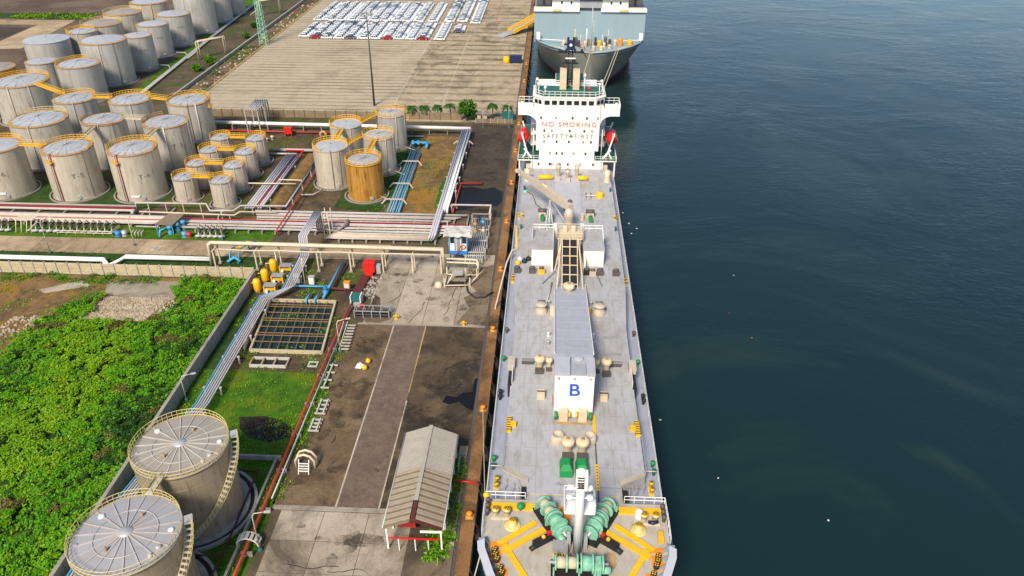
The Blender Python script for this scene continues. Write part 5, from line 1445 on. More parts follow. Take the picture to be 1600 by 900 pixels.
# ---------------------------------------------------------------- blue-grey vehicle carrier astern
s2 = thing('vehicle_carrier', 'large blue-grey vehicle carrier with white bridge, moored behind the grey ship', 'ship', (12.5, 330, -3))
CX = 12.5
hb = MB()
dk = [(252.0, 0.4), (253.5, 5.0), (256, 9.0), (260, 13.0), (265, 16.4), (270, 18.3), (276, 18.7), (300, 18.7), (440, 18.7)]
wlk = [(256.0, 0.3), (259, 2.0), (262, 3.4), (267, 5.2), (276, 9.4), (288, 13.8), (300, 16.6), (320, 18.2), (440, 18.4)]
lv = [(-6.0, 1.0), (-3.0, 1.0), (-1.6, 0.9), (3.0, 0.56), (7.5, 0.24), (11.6, 0.0)]
grid = []
for s in (-1, 1):
    for z, k in lv:
        k2 = k ** 0.85
        grid.append([(CX + s * (a[1] * (1 - k2) + b[1] * k2), a[0] * (1 - k2) + b[0] * k2, z) for a, b in zip(dk, wlk)])
n = len(dk)
hb.v = [p for r_ in grid for p in r_]
def gj(s, z, i): return (s * len(lv) + z) * n + i
for s in (0, 1):
    for z in range(len(lv) - 1):
        for i in range(n - 1):
            q = (gj(s, z, i), gj(s, z, i + 1), gj(s, z + 1, i + 1), gj(s, z + 1, i))
            hb.f.append(q if s == 0 else q[::-1]); hb.mi.append(1 if z < 2 else 0); hb.sm.append(True)
for z in range(len(lv) - 1):
    hb.f.append((gj(0, z, 0), gj(0, z + 1, 0), gj(1, z + 1, 0), gj(1, z, 0))); hb.mi.append(1 if z < 2 else 0); hb.sm.append(False)
hb.build('hull', ['hull_olive', 'boot_red'], s2)
dp = [(CX + w - 0.3, y + 0.3) for y, w in dk] + [(CX - w + 0.3, y + 0.3) for y, w in reversed(dk)]
MB().prism(dp, 10.6, 10.8).build('forecastle_deck', 'hull_blue', s2)
for s in (-1, 1):
    MB().tube([(CX + s * w, y, 11.65) for y, w in dk[:7]], 0.28, 6).build('bulwark_cap', 'hull_blue', s2)
body = MB().bb(CX - 18.7, CX + 18.6, 272, 440, 10.0, 20.2).build('cargo_body', 'hull_blue', s2)
for k in range(10):
    MB().bb(CX - 17 + k * 3.7 - 0.04, CX - 17 + k * 3.7 + 0.04, 271.95, 272.0, 10.8, 20.0).build('plate_seam', 'hull_blue', body)
for a, b in ((-18.9, -3.6), (3.6, 18.8)):
    MB().bb(CX + a, CX + b, 271.2, 274, 20.2, 21.2).build('white_ledge', 'ship_white', body)
MB().bb(CX - 18.2, CX + 18.2, 274.5, 440, 20.2, 21.3).build('top_deck', 'hull_grey', body)
for a, b in ((-12.8, -3.6), (3.9, 12.6)):
    h = MB().bb(CX + a, CX + b, 272.4, 280, 21.2, 24.5).build('white_house', 'ship_white', body)
    for f in (0.35, 0.7):
        x = CX + a + (b - a) * f
        MB().bb(x - 0.28, x + 0.28, 272.32, 272.45, 22.4, 23.3).build('window', 'glass_dark', body)
MB().bb(CX - 3.5, CX + 3.8, 272.2, 280, 21.3, 23.6).build('centre_house', 'hull_grey', body)
for a, b in ((-17.8, -13.2), (13.0, 17.6)):
    MB().bb(CX + a, CX + b, 276, 280, 21.2, 24.2).build('wing_recess', 'steel_grey', body)
    MB().bb(CX + a + 1.8, CX + a + 2.5, 275.6, 276.0, 21.4, 23.6).build('door', 'steel_dark', body)
br2 = MB().bb(CX - 19.3, CX + 19.3, 270.8, 290, 24.5, 29.5).build('bridge', 'ship_white', s2)
for k in range(17):
    MB().bb(CX - 18 + k * 2.2, CX - 16.3 + k * 2.2, 270.72, 270.85, 27.0, 28.4).build('window', 'glass_dark', br2)
for x in (-11.0, 11.2):
    MB().bb(CX + x - 1.5, CX + x + 1.5, 271.0, 271.2, 20.35, 21.0).build('yellow_mark', 'pale_yellow', body)
# deck gear on its forecastle
G2 = [(-8.6, 265, 0.9, 1.6, 'ship_cream'), (-6.6, 265, 0.9, 1.6, 'ship_cream'), (-4.6, 264, 0.6, 2.8, 'steel_dark'), (-3.6, 263, 0.7, 2.0, 'dark_red'), (-1.6, 263, 0.8, 1.8, 'buff'), (-0.6, 265, 0.9, 2.0, 'rim_rust'),
      (0.6, 262, 0.7, 1.6, 'buff'), (1.9, 265, 0.5, 2.6, 'steel_dark'), (3.2, 264, 0.9, 1.8, 'yellow'), (4.6, 262, 0.7, 1.6, 'ship_cream'), (5.2, 265, 0.6, 2.8, 'steel_dark'), (6.6, 264, 0.6, 2.2, 'dark_red'),
      (8.4, 265, 0.8, 1.9, 'buff'), (10.2, 265.5, 1.0, 2.2, 'orange'), (13.4, 266, 1.2, 1.6, 'yellow'), (-2.4, 259, 0.8, 1.4, 'rim_rust'), (1.0, 258.6, 0.8, 1.4, 'buff'), (3.6, 259, 0.7, 1.2, 'ship_cream'), (6.4, 260.5, 0.8, 1.4, 'buff')]
for x, y, r, h, m in G2:
    MB().lathe((CX + x, y, 10.8), [(r * 0.8, 0), (r, h * 0.25), (r * 0.6, h * 0.5), (r * 0.9, h * 0.72), (r * 0.7, h), (0.01, h + 0.2)], 10).build('deck_gear', m, s2)
for x, y, h, m in ((0.3, 261, 13.0, 'pipe_grey'), (0.9, 262, 9.0, 'pipe_grey'), (-5.0, 263.5, 5.5, 'pale_yellow'), (6.0, 263.5, 5.5, 'galv'), (-3.2, 261, 4.5, 'galv'), (3.9, 261.2, 4.6, 'galv'), (-1.2, 262.5, 6.0, 'white')):
    MB().tube([(CX + x, y, 10.8), (CX + x, y, 10.8 + h)], 0.16, 6).build('deck_mast', m, s2)
for s in (-1, 1):
    MB().bb(CX + s * 17.2 - 0.6, CX + s * 17.2 + 0.6, 268.5, 270.0, 11.6, 13.8).build('white_box', 'white', s2)
    MB().tube([(CX + s * 16.5, 268, 11.9), (CX + s * 9, 266.5, 11.9)], 0.12, 5).build('railing', 'white', s2)
    MB().tube([(CX + s * 8.6, 256.2, 11.75), (CX + s * 13.4, 260.8, 11.75)], 0.2, 6).build('hawser_guard', 'pale_yellow', s2)
MB().bb(CX - 1.2, CX + 1.0, 252.0, 252.5, 11.3, 12.1).build('bow_fairlead', 'rim_rust', s2)
MB().bb(CX + 5.6, CX + 7.0, 259.2, 259.6, 4.4, 7.4).build('anchor', 'black', s2)
MB().bb(CX + 6.2, CX + 7.4, 258.8, 259.3, 6.6, 8.0).build('anchor_pocket', 'galv', s2)
# mooring lines between the ships' ends and from the carrier to the quay
for a, b, lab in (((CX + 9.0, 256.0, 11.8), (9.8, 193, 8.2), 'pale mooring rope from the carrier bow, nearer the water side'),
                  ((CX + 8.2, 255.4, 11.8), (8.6, 193, 8.2), 'pale mooring rope from the carrier bow, just left of its twin'),
                  ((CX - 0.2, 252.2, 11.8), (4.0, 193, 8.2), 'thin pale mooring rope dropping from the middle of the carrier bow')):
    A, B = Vector(a), Vector(b)
    pts = [A.lerp(B, i / 8) - Vector((0, 0, 3.0 * (i / 8) * (1 - i / 8))) for i in range(9)]
    tag(MB().tube(pts, 0.11, 5).build('mooring_rope', 'rope'), lab, 'rope')
def ordinal(n):
    return '%d%s' % (n, 'th' if 10 <= n % 100 <= 20 else {1: 'st', 2: 'nd', 3: 'rd'}.get(n % 10, 'th'))

# ---------------------------------------------------------------- boundary walls
def panel_wall(name, x0, x1, y, h, bay, label, mat, post, rows, lean=0.0):
    t = thing(name, label, 'wall', (x0, y, 0))
    n = int(round((x1 - x0) / bay))
    p0 = b0 = None
    for i in range(n + 1):
        x = x0 + bay * i
        if p0 is None:
            p0 = MB().bb(x - 0.12, x + 0.12, y - 0.16, y + 0.16, 0, h + 0.12).build('post', post, t)
        else:
            inst('post', p0, t, (bay * i, random.uniform(-0.02, 0.02), random.uniform(-0.04, 0.03)))
        if i < n:
            for k in range(rows):
                if b0 is None:
                    b0 = MB().bb(x + 0.125, x + bay - 0.125, y - 0.06, y + 0.06, 0.02, h / rows - 0.03).build('panel', mat, t)
                else:
                    inst('panel', b0, t, (bay * i, random.uniform(-0.03, 0.03), h / rows * k))
    return t
panel_wall('panel_wall', -162.0, -56.2, 126.9, 2.5, 2.3, 'long cream concrete panel wall with posts between the road and the overgrown lot', 'panel_wall', 'concrete_wall', 4)
panel_wall('panel_wall', -103.5, -26.0, 219.6, 2.2, 3.1, 'weathered low wall along the near edge of the paved car yard', 'far_wall', 'trunk_bark', 1)
panel_wall('panel_wall', -21.5, -11.0, 217.6, 1.3, 2.1, 'short cream wall behind the dark asphalt near the quay', 'far_wall', 'concrete_wall', 1)
t = thing('boundary_wall', 'plain grey concrete wall running beside the overgrown lot toward the foreground tanks', 'wall', (-55.6, 83, 0))
p0 = None
for i in range(22):
    if p0 is None:
        p0 = MB().bb(-55.75, -55.45, 38.03, 41.95, -0.2, 2.5).build('wall_panel', 'concrete_wall', t)
    else:
        inst('wall_panel', p0, t, (random.uniform(-0.015, 0.015), i * 4.0, random.uniform(-0.02, 0.02)))
MB().bb(-55.85, -55.35, 38, 126, 2.52, 2.62).build('wall_cap', 'kerb', t)
t = thing('retaining_wall', 'low grey wall beside the ditch along the left of the paved yard', 'wall', (-119, 320, 0))
p0 = None
for i in range(26):
    if p0 is None:
        p0 = MB().bb(-119.3, -118.7, 232.03, 239.97, -0.2, 1.1).build('wall_panel', 'concrete_wall', t)
    else:
        inst('wall_panel', p0, t, (0, i * 8.0, random.uniform(-0.03, 0.03)))
tag(MB().bb(-43.3, -36.0, 78.2, 78.5, -0.1, 0.8).build('low_wall', 'concrete_wall'), 'short low concrete wall across the grass behind the farther foreground tank', 'wall')
tag(MB().bb(-36.9, -36.6, 48, 78.2, -0.1, 0.55).build('low_wall', 'concrete_wall'), 'long low concrete kerb wall beside the red pipe in the foreground', 'wall')

# ---------------------------------------------------------------- pipes of the main corridor
GL = 'pipes of the left corridor'
for y, r, m, z in ((155.7, 0.28, 'pipe_white', 0.9), (154.8, 0.2, 'pipe_red', 0.8), (153.5, 0.3, 'pipe_white', 0.9)):
    pipe([(-260, y + 0.3, z), (-93.2, y, z)] + ([(-92.6, y, z), (-92.6, y - 1.2, z)] if y < 154 else []), r, m,
         {155.7: 'white pipe passing closest below the front row of large tanks', 154.8: 'red pipe between two white ones below the front row of large tanks', 153.5: 'white pipe just below the red pipe at the left'}[y])
for k in range(9):
    y = 151.4 - k * 0.46
    m = ['pipe_grey', 'pipe_white', 'pipe_cream', 'pipe_white', 'pipe_red', 'pipe_white', 'pipe_cream', 'pipe_white', 'pipe_grey'][k]
    pipe([(-260, y + 0.6, 0.7), (-83.5 - 0.3 * k, y, 0.7), (-82.4 - 0.3 * k, y - 0.1, 1.0), (-80.6, 147.6 - (k - 4) * 0.38, 1.25), (-78.4, 147.9 - (k - 4) * 0.42, 0.8)], 0.16 if m != 'pipe_red' else 0.12, m,
         'pale pipe in the packed left corridor, %s counted from the large tanks' % ordinal(k + 1) if m != 'pipe_red' else 'thin red pipe inside the packed left corridor', GL if m != 'pipe_red' else None)
GR = 'pipes of the wide right-hand bundle'
def lab(n):
    return 'pale pipe in the wide right-hand bundle, %s counted from the road side' % ordinal(n)
for k in (0, 1, 2, 4, 5, 7, 8):
    y = 149.6 - k * 0.44
    pipe([(-78.4, y, 0.8), (-17.0 - 0.35 * k, y, 0.8), (-16.4 - 0.35 * k, y, 0.8), (-16.4 - 0.35 * k, y, 0.2)], 0.145, random.choice(['pipe_white', 'pipe_white', 'pipe_cream', 'pipe_lilac', 'pipe_grey']), lab(13 - (0, 1, 2, 4, 5, 7, 8).index(k)), GR)
pipe([(-80.6, 150.3, 0.9), (-64.0, 150.2, 0.9), (-17.5, 150.2, 0.9)], 0.14, 'pipe_red', 'thin red pipe running inside the wide right-hand bundle')
for k in (0, 1, 3, 4, 5, 7, 8, 10):
    y = 155.2 - k * 0.44
    pipe([(-65.6 + 0.2 * k, y, 0.8), (-17.6 - 0.5 * k, y, 0.8)], 0.145, random.choice(['pipe_white', 'pipe_white', 'pipe_cream', 'pipe_grey']), lab(21 - (0, 1, 3, 4, 5, 7, 8, 10).index(k)), GR)
for k in range(6):
    y = 145.3 - k * 0.5
    pipe([(-43.4 + k * 0.1, y + 5.5, 1.35), (-43.4 - k * 0.35 - 1.0, y, 0.85), (-43.0, y, 0.8), (-22.4 - 0.3 * k, y, 0.8)], 0.15, random.choice(['pipe_white', 'pipe_cream']), lab(6 - k), GR)
SLG = 'concrete sleepers below the pipe bundles'
for k in range(21):
    x = -17.5 - 2.9 * k
    y0 = 142.4 if x > -44 else 145.4
    y1 = 155.6 if x > -65 else 150.4
    tag(MB().bb(x - 0.18, x + 0.18, y0, y1, 0, 0.6).build('pipe_sleeper', 'kerb'), 'low concrete sleeper under the wide pipe bundle, %s from the quay' % ordinal(k + 1), 'pipe support', SLG)
for k in range(12):
    x = -84.5 - 6.0 * k
    tag(MB().bb(x - 0.2, x + 0.2, 147.2, 156.2, 0, 0.5).build('pipe_sleeper', 'kerb'), 'low concrete sleeper under the left corridor pipes, %s from the lean-to roof' % ordinal(k + 1), 'pipe support', 'sleepers of the left corridor')
# raised white pipe with zig-zag, posts below
zz = thing('pipe_run', 'raised white pipe with a zig-zag past the front small tank', 'pipe', (-80, 155, 0))
MB().tube([(-92.8, 155.2, 0.4), (-92.8, 155.2, 2.1), (-76.6, 155.3, 2.1), (-74.4, 151.9, 2.1), (-69.3, 152.1, 2.1), (-68.6, 154.7, 2.1), (-58.4, 154.9, 2.1), (-58.6, 177, 2.1)], 0.2, 8).build('pipe', 'pipe_white', zz)
for x, y in ((-90, 155.2), (-86, 155.2), (-82, 155.2), (-78, 155.2), (-72, 152), (-66, 154.7), (-62, 154.8), (-58.5, 160), (-58.5, 168), (-58.6, 176)):
    MB().bb(x - 0.1, x + 0.1, y - 0.1, y + 0.1, 0, 2.0).build('post', 'pipe_white', zz)
zz = thing('pipe_run', 'lower pale pipe parallel to the zig-zag pipe', 'pipe', (-74, 151.2, 0))
MB().tube([(-90.5, 151.9, 1.5), (-68.8, 151.1, 1.5), (-68.2, 152.9, 1.5), (-60, 153.0, 1.5)], 0.16, 8).build('pipe', 'pipe_cream', zz)
for x in (-88, -82, -76, -70):
    MB().bb(x - 0.08, x + 0.08, 151.3, 151.5, 0, 1.4).build('post', 'pipe_cream', zz)

# valve branches below the left corridor
def valve_branch():
    r = thing('valve_branch', 'x', 'valve', (0, 0, 0))
    MB().tube([(0, 3.4, 0.9), (0.25, 2.4, 1.9), (0.5, 1.2, 1.9), (0.7, 0.2, 0.7), (0.75, -0.4, 0.6)], 0.12, 6).build('branch_pipe', 'pipe_cream', r)
    MB().lathe((0.6, 0.8, 1.1), [(0.1, -0.4), (0.42, -0.2), (0.42, 0.25), (0.14, 0.4), (0.14, 0.8)], 8).build('valve_body', 'steel_dark', r)
    MB().lathe((0.6, 0.8, 1.85), [(0.34, 0), (0.34, 0.06), (0.01, 0.07)], 10).build('handwheel', 'steel_dark', r)
    MB().tube([(0.3, -0.5, 0.55), (1.5, -0.1, 0.55)], 0.32, 8).build('strainer', 'pipe_grey', r)
    return r
vb = valve_branch()
first = True
VG = 'valve branches in a row above the concrete road'
for k in range(21):
    if 6 <= k <= 8:
        continue
    place(vb, (-124.2 + k * 1.52, 143.9, 0), random.uniform(-0.05, 0.05), 'pipe branch with valve, %s from the left in the long row above the road' % ordinal(k + 1 - (3 if k > 8 else 0)), VG, first)
    first = False
for k in range(5):
    place(vb, (-74.6 + k * 1.25, 143.2, 0), 0, 'pipe branch with valve, %s from the left in the short row on the grass' % ordinal(k + 1), 'valve branches in the short row', False)
tag(rail_mb([(-104.6, 143.0, 0), (-92.6, 143.0, 0), (-92.4, 146.2, 0)], 1.0, 0.06, 2.0).build('guard_rail', 'pipe_cream'), 'cream guard rail in front of the long valve row', 'railing')
fr = thing('pipe_portal', 'cream pipe frame between the two halves of the valve row', 'frame', (-112.5, 144, 0))
for x in (-114.0, -112.8, -111.6, -110.6):
    MB().tube([(x, 146.4, 2.4), (x, 144.6, 2.4), (x, 143.4, 0)], 0.1, 6).build('frame_leg', 'pipe_cream', fr)
MB().bb(-114.4, -110.2, 144.6, 146.6, 2.45, 2.55).build('frame_top', 'pipe_cream', fr)

# ---------------------------------------------------------------- pipes between small tanks and the five tanks
for k, m in enumerate(('pipe_lilac', 'pipe_lilac', 'pipe_grey', 'pipe_lilac', 'pipe_red', 'pipe_lilac', 'pipe_lilac')):
    x = -68.3 + 0.58 * k
    pipe([(x, 156.2, 0.7), (x - 0.2, 189.5, 0.7)], 0.22 if m != 'pipe_red' else 0.13, m, 'lilac grey pipe right of the small tanks, %s from the left in its run' % ordinal(k + 1) if m != 'pipe_red' else 'red pipe in the lilac run right of the small tank cluster', 'lilac pipes beside the small tanks' if m != 'pipe_red' else None)
for y in (162, 172, 182):
    tag(MB().bb(-68.8, -64.2, y - 0.15, y + 0.15, 0, 0.45).build('pipe_sleeper', 'kerb'), 'concrete sleeper below the lilac pipes, %s from the corridor' % {162: 'nearest', 172: 'middle', 182: 'farthest'}[y], 'pipe support')
pipe([(-73.0, 191.6, 0.9), (-60.5, 191.6, 0.9)], 0.42, 'pipe_white', 'thick white pipe across the head of the lilac pipes')
pipe([(-74.5, 189.0, 0.8), (-66.0, 189.2, 0.8)], 0.26, 'pipe_white', 'shorter white pipe just below the thick one by the lilac pipes')
pipe([(-69.2, 190.3, 1.3), (-64.6, 190.2, 1.3), (-64.4, 186.5, 1.2)], 0.18, 'red', 'bright red elbow pipe at the head of the lilac pipes')
pipe([(-57.2, 144.6, 0.3), (-57.2, 144.6, 1.7), (-57.2, 160, 1.7), (-57.4, 176, 1.5), (-62.4, 200.5, 1.2)], 0.15, 'pipe_red', 'long dark red pipe crossing over the wide bundle toward the tanks')
pipe([(-60.2, 168.8, 1.4), (-72.4, 168.6, 1.4), (-72.4, 168.6, 0.3)], 0.16, 'pipe_cream', 'cream pipe bridging the lilac pipes from a small tank')
pipe([(-65.0, 170.6, 1.6), (-59.4, 170.6, 1.6), (-59.4, 170.6, 0.2)], 0.15, 'pipe_cream', 'cream pipe hoop over the mossy bank')
pipe([(-58.2, 164.0, 0.8), (-55.0, 164.2, 0.8), (-53.2, 167.6, 0.8)], 0.14, 'pipe_white', 'bent white pipe running to the foot of the cream tank')
bd = MB()
ys = [157, 163, 170, 177, 184, 190]
vs = []
for y in ys:
    j = random.uniform(-0.25, 0.25)
    vs += [(-63.9 + j * 0.3, y, 0.0), (-62.9 + j, y, 0.75), (-61.6 + j, y, 0.72), (-60.6 + j * 0.3, y, 0.0)]
bd.add(vs, [(i * 4 + k, i * 4 + k + 1, i * 4 + k + 5, i * 4 + k + 4) for i in range(5) for k in range(3)], 0, True)
struct(bd.build('earth_bank', 'bare_dirt'))
flat('drain', rect(-60.6, -59.4, 157, 188), 0.012, 'wet_black')
rc = thing('hose_cabinet', 'red hose cabinet on legs beyond the small tanks', 'cabinet', (-72.5, 204, 0))
MB().bb(-73.6, -71.5, 203.4, 204.6, 0.9, 2.6).build('cabinet_box', 'red', rc)
for x in (-73.4, -71.7):
    MB().bb(x - 0.1, x + 0.1, 203.5, 204.5, 0, 0.9).build('leg', 'pipe_red', rc)
rl = MB().lathe((0, 0, 0), [(0.5, -0.3), (1.1, -0.3), (1.1, 0.3), (0.5, 0.3), (0.5, -0.3)], 16)
rl.v = [(-62.6 + a, 203.0 + c, 1.15 + b) for a, b, c in rl.v]
tag(rl.build('hose_reel', 'rim_rust'), 'round rusty hose reel at the end of the long red pipe', 'hose reel')
for i, (x, y) in enumerate(((-78.6, 200.6), (-77.4, 199.6), (-76.4, 201.2))):
    tag(MB().lathe((x, y, 0), [(0.3, 0), (0.3, 0.6), (0.5, 0.7), (0.4, 1.1), (0.01, 1.2)], 9).build('hydrant', 'pipe_cream'), ['leftmost', 'middle', 'rightmost'][i] + ' of three cream hydrants beyond the small tanks', 'hydrant')

# white pipe along the far wall and the run along the dark asphalt
wp_ = thing('pipe_run', 'thick white pipe running along the far wall behind the tanks', 'pipe', (-60, 208, 0))
MB().tube([(-104, 209.0, 2.0), (-22.0, 207.2, 2.0)], 0.5, 12).build('pipe', 'white', wp_)
for k in range(16):
    x = -100 + 5.1 * k
    MB().bb(x - 0.12, x + 0.12, 207.4, 208.8, 0, 1.6).build('post', 'kerb', wp_)
pipe([(-104, 206.4, 0.6), (-55, 205.6, 0.6)], 0.25, 'pipe_red', 'faded red pipe lying below the thick white pipe')
er = thing('pipe_run', 'bundle of lilac and white pipes on trestles along the dark asphalt', 'pipe', (-23, 175, 0))
for k, (x, r, m) in enumerate(((-24.3, 0.2, 'pipe_lilac'), (-23.8, 0.2, 'pipe_lilac'), (-23.3, 0.22, 'pipe_lilac'), (-22.6, 0.28, 'white'), (-21.9, 0.24, 'white'))):
    if k < 3:
        pts = [(x + 0.1, 206.3, 2.0), (x, 142.8 + k * 0.3, 2.0), (x - 0.5, 142.4 + k * 0.3, 0.9)]
    else:
        pts = [(x, 207.0, 2.0), (x - 0.4, 156.4 - k * 0.2, 2.0), (x - 0.4, 156.2 - k * 0.2, 1.0)]
    MB().tube(pts, r, 8).build('pipe', m, er)
for y in (150, 158, 166, 174, 182, 190, 198):
    tr_ = MB().bb(-24.9, -21.3, y - 0.15, y + 0.15, 1.6, 1.78).build('trestle', 'pipe_white' if y != 198 else 'pipe_cream', er)
    for x in (-24.6, -21.6):
        MB().bb(x - 0.12, x + 0.12, y - 0.12, y + 0.12, 0, 1.6).build('trestle_leg', 'pipe_white', tr_)
for s in (-1, 1):
    MB().beam((-23.1 + s * 1.6, 198, 1.9), (-23.1 + s * 2.6, 197.2, 1.3), 0.2, 0.2).build('trestle_arm', 'pipe_cream', er)
pipe([(-21.2, 156.6, 0.7), (-21.1, 172.4, 0.7), (-16.2, 172.8, 0.7), (-16.2, 174.2, 0.7)], 0.16, 'pipe_red', 'red pipe with a hook end on the dark asphalt beside the trestles')
pipe([(-21.5, 157.0, 2.4), (-12.6, 157.0, 2.4), (-12.6, 153.0, 2.4), (-12.6, 153.0, 0.2)], 0.2, 'pipe_white', 'white pipe portal beyond the loading manifold near the quay')
bp = thing('pipe_run', 'sky blue pipes on white trestles right of the five tanks', 'pipe', (-35, 176, 0))
for k, (x, r) in enumerate(((-36.5, 0.22), (-35.9, 0.12), (-35.3, 0.22), (-34.6, 0.14), (-34.0, 0.2))):
    MB().tube([(x, 196.0 - k * 0.9, 0.8), (x + 0.7, 156.0, 0.8)], r, 8).build('pipe', 'pipe_blue' if k != 1 else 'pipe_grey', bp)
MB().tube([(-37.2, 198.2, 1.0), (-32.2, 198.2, 1.0)], 0.42, 10).build('header_pipe', 'pipe_blue', bp)
MB().tube([(-32.8, 198.2, 1.0), (-32.8, 195.4, 1.0)], 0.36, 10).build('header_elbow', 'pipe_blue', bp)
for x in (-36.4, -35.0):
    MB().lathe((x, 196.4, 1.2), [(0.15, 0), (0.4, 0.1), (0.4, 0.6), (0.12, 0.7), (0.12, 1.1), (0.4, 1.12), (0.01, 1.2)], 10).build('valve_body', 'pipe_blue', bp)
for y in (185.0, 171.0, 162.0):
    tr_ = MB().bb(-37.4, -33.2, y - 0.3, y + 0.3, 1.05, 1.2).build('trestle', 'pipe_white', bp)
    for s in (-1, 1):
        MB().beam((-35.3 + s * 2.0, y, 1.1), (-35.3 + s * 2.9, y - 0.7, 0.2), 0.25, 0.2).build('trestle_arm', 'pipe_cream', tr_)
for k in range(5):
    pipe([(-41.0 + k * 0.6, 204.2 - 0.2 * (k % 2), 0.6), (-36.0 + k * 0.3, 204.4, 0.6)][:2], 0.12, 'pipe_grey', 'grey pipe in the small stack behind the five tanks, %s from the left' % ordinal(k + 1), 'small stack of grey pipes')
for tk in ((-42.2, 181.6), (-42.7, 166.4), (-42.2, 197.9)):
    pipe([(tk[0] + 3.8, tk[1] - 2.2, 0.7), (tk[0] + 6.6, tk[1] - 4.4, 0.7)], 0.16, 'pipe_white', {181.6: 'white branch pipe from the middle silver tank to the blue pipes', 166.4: 'white branch pipe from the ochre tank to the blue pipes', 197.9: 'white branch pipe from the rearmost of the five tanks'}[tk[1]])

# ---------------------------------------------------------------- risers, rack over the road, run to the foreground tanks
for k in range(6):
    x = -0.95 + k * 0.38
    m = ['pipe_blue', 'pipe_lilac', 'pipe_grey', 'pipe_lilac', 'pipe_white', 'pipe_lilac'][k]
    pts = [(x - 48.3, 146.6, 1.2), (x - 48.3, 145.6, 1.2), (x - 48.3, 145.4, 5.7), (x - 48.4, 134.4, 5.7), (x - 48.4, 134.0, 1.6), (x - 47.9, 120.6 + 0.32 * k, 1.6), (x - 51.2, 118.2 - 0.28 * k, 1.6), (x - 50.9, 88, 1.6), (x - 53.4, 69.0, 1.6), (x - 53.6, 30, 1.6)]
    if k == 0:
        pts = pts[4:]
    pipe(pts, 0.125, m, 'pale pipe of the long run to the foreground tanks, %s from its right side' % ordinal(6 - k) if m != 'pipe_blue' else 'blue pipe on the left side of the long run to the foreground tanks', 'lilac pipes of the long run' if m != 'pipe_blue' else None)
for y, x in ((130, -48.3), (126, -48.1), (114, -51.1), (106, -51.0), (100, -50.95), (92, -50.95), (86, -51.2), (78, -52.2)):
    tt = thing('pipe_support', {130: 'first', 126: 'second', 114: 'third', 106: 'fourth', 100: 'fifth', 92: 'sixth', 86: 'seventh', 78: 'eighth'}[y] + ' pale cross beam under the long pipe run counted from the road', 'pipe support', (x, y, 0))
    MB().bb(x - 1.45, x + 1.45, y - 0.18, y + 0.18, 1.25, 1.46).build('cross_beam', 'pipe_white', tt)
    for dx in (-1.25, 1.25):
        MB().bb(x + dx - 0.12, x + dx + 0.12, y - 0.12, y + 0.12, 0, 1.25).build('leg', 'pipe_white', tt)
tw = thing('riser_tower', 'cream steel tower beside the pipe risers above the road', 'tower', (-46.3, 145, 0))
for x in (-46.9, -45.7):
    for y in (144.0, 146.2):
        MB().bb(x - 0.09, x + 0.09, y - 0.09, y + 0.09, 0, 6.2).build('leg', 'pipe_cream', tw)
for z in (0.8, 2.2, 3.6, 5.0, 6.1):
    MB().bb(-46.9, -45.7, 143.95, 144.05, z, z + 0.12).build('tower_bar', 'pipe_cream', tw)
rk = thing('pipe_rack', 'long cream pipe bridge on paired posts spanning beside the concrete road', 'pipe rack', (-43, 131.5, 0))
MB().tube([(-66.4, 131.4, 0.3), (-66.2, 131.4, 4.9), (-65.6, 131.4, 5.3), (-20.2, 131.0, 5.3), (-19.9, 131.0, 0.4)], 0.36, 10).build('pipe', 'pipe_cream', rk)
MB().tube([(-66.0, 132.4, 0.3), (-66.0, 132.4, 4.2), (-65.4, 132.4, 4.5), (-21, 132.0, 4.5)], 0.24, 8).build('pipe', 'pipe_cream', rk)
MB().tube([(-64, 130.6, 4.3), (-58, 130.5, 4.2), (-52, 130.6, 4.3), (-46, 130.5, 4.2), (-40, 130.6, 4.3), (-34, 130.5, 4.2), (-28, 130.5, 4.3), (-21, 130.4, 4.3)], 0.14, 6).build('pipe', 'pipe_cream', rk)
for x in (-65.2, -56.9, -52.8, -44.6, -38.2, -31.8, -26.0, -20.4):
    tr_ = MB().bb(x - 0.14, x + 0.14, 130.1, 133.0, 3.85, 4.05).build('cross_beam', 'pipe_cream', rk)
    for y in (130.4, 132.7):
        MB().bb(x - 0.13, x + 0.13, y - 0.13, y + 0.13, 0, 3.85).build('post', 'pipe_cream', tr_)
        MB().bb(x - 0.35, x + 0.35, y - 0.35, y + 0.35, 0, 0.3).build('footing', 'kerb', tr_)
# white pipes on the grass south of the road
for dy, nm in ((0.0, 'nearer'), (0.75, 'farther')):
    pipe([(-260, 131.2 + dy, 0.9), (-88.2 - dy * 0.3, 130.9 + dy, 0.9), (-87.0 + dy * 0.5, 129.4 + dy * 0.3, 0.9), (-87.4 + dy * 0.5, 128.6, 0.5)], 0.28, 'white', nm + ' white pipe on the grass strip at the left, bending toward the wall')
    pipe([(-86.2 + dy * 0.8, 128.6, 0.5), (-86.0 + dy * 0.8, 129.4 + dy * 0.2, 0.9), (-84.6 + dy * 0.2, 132.2 + dy, 0.9), (-66.6, 132.2 + dy, 0.9)], 0.28, 'white', nm + ' white pipe on the grass strip, right of the bend, reaching the cream bridge')

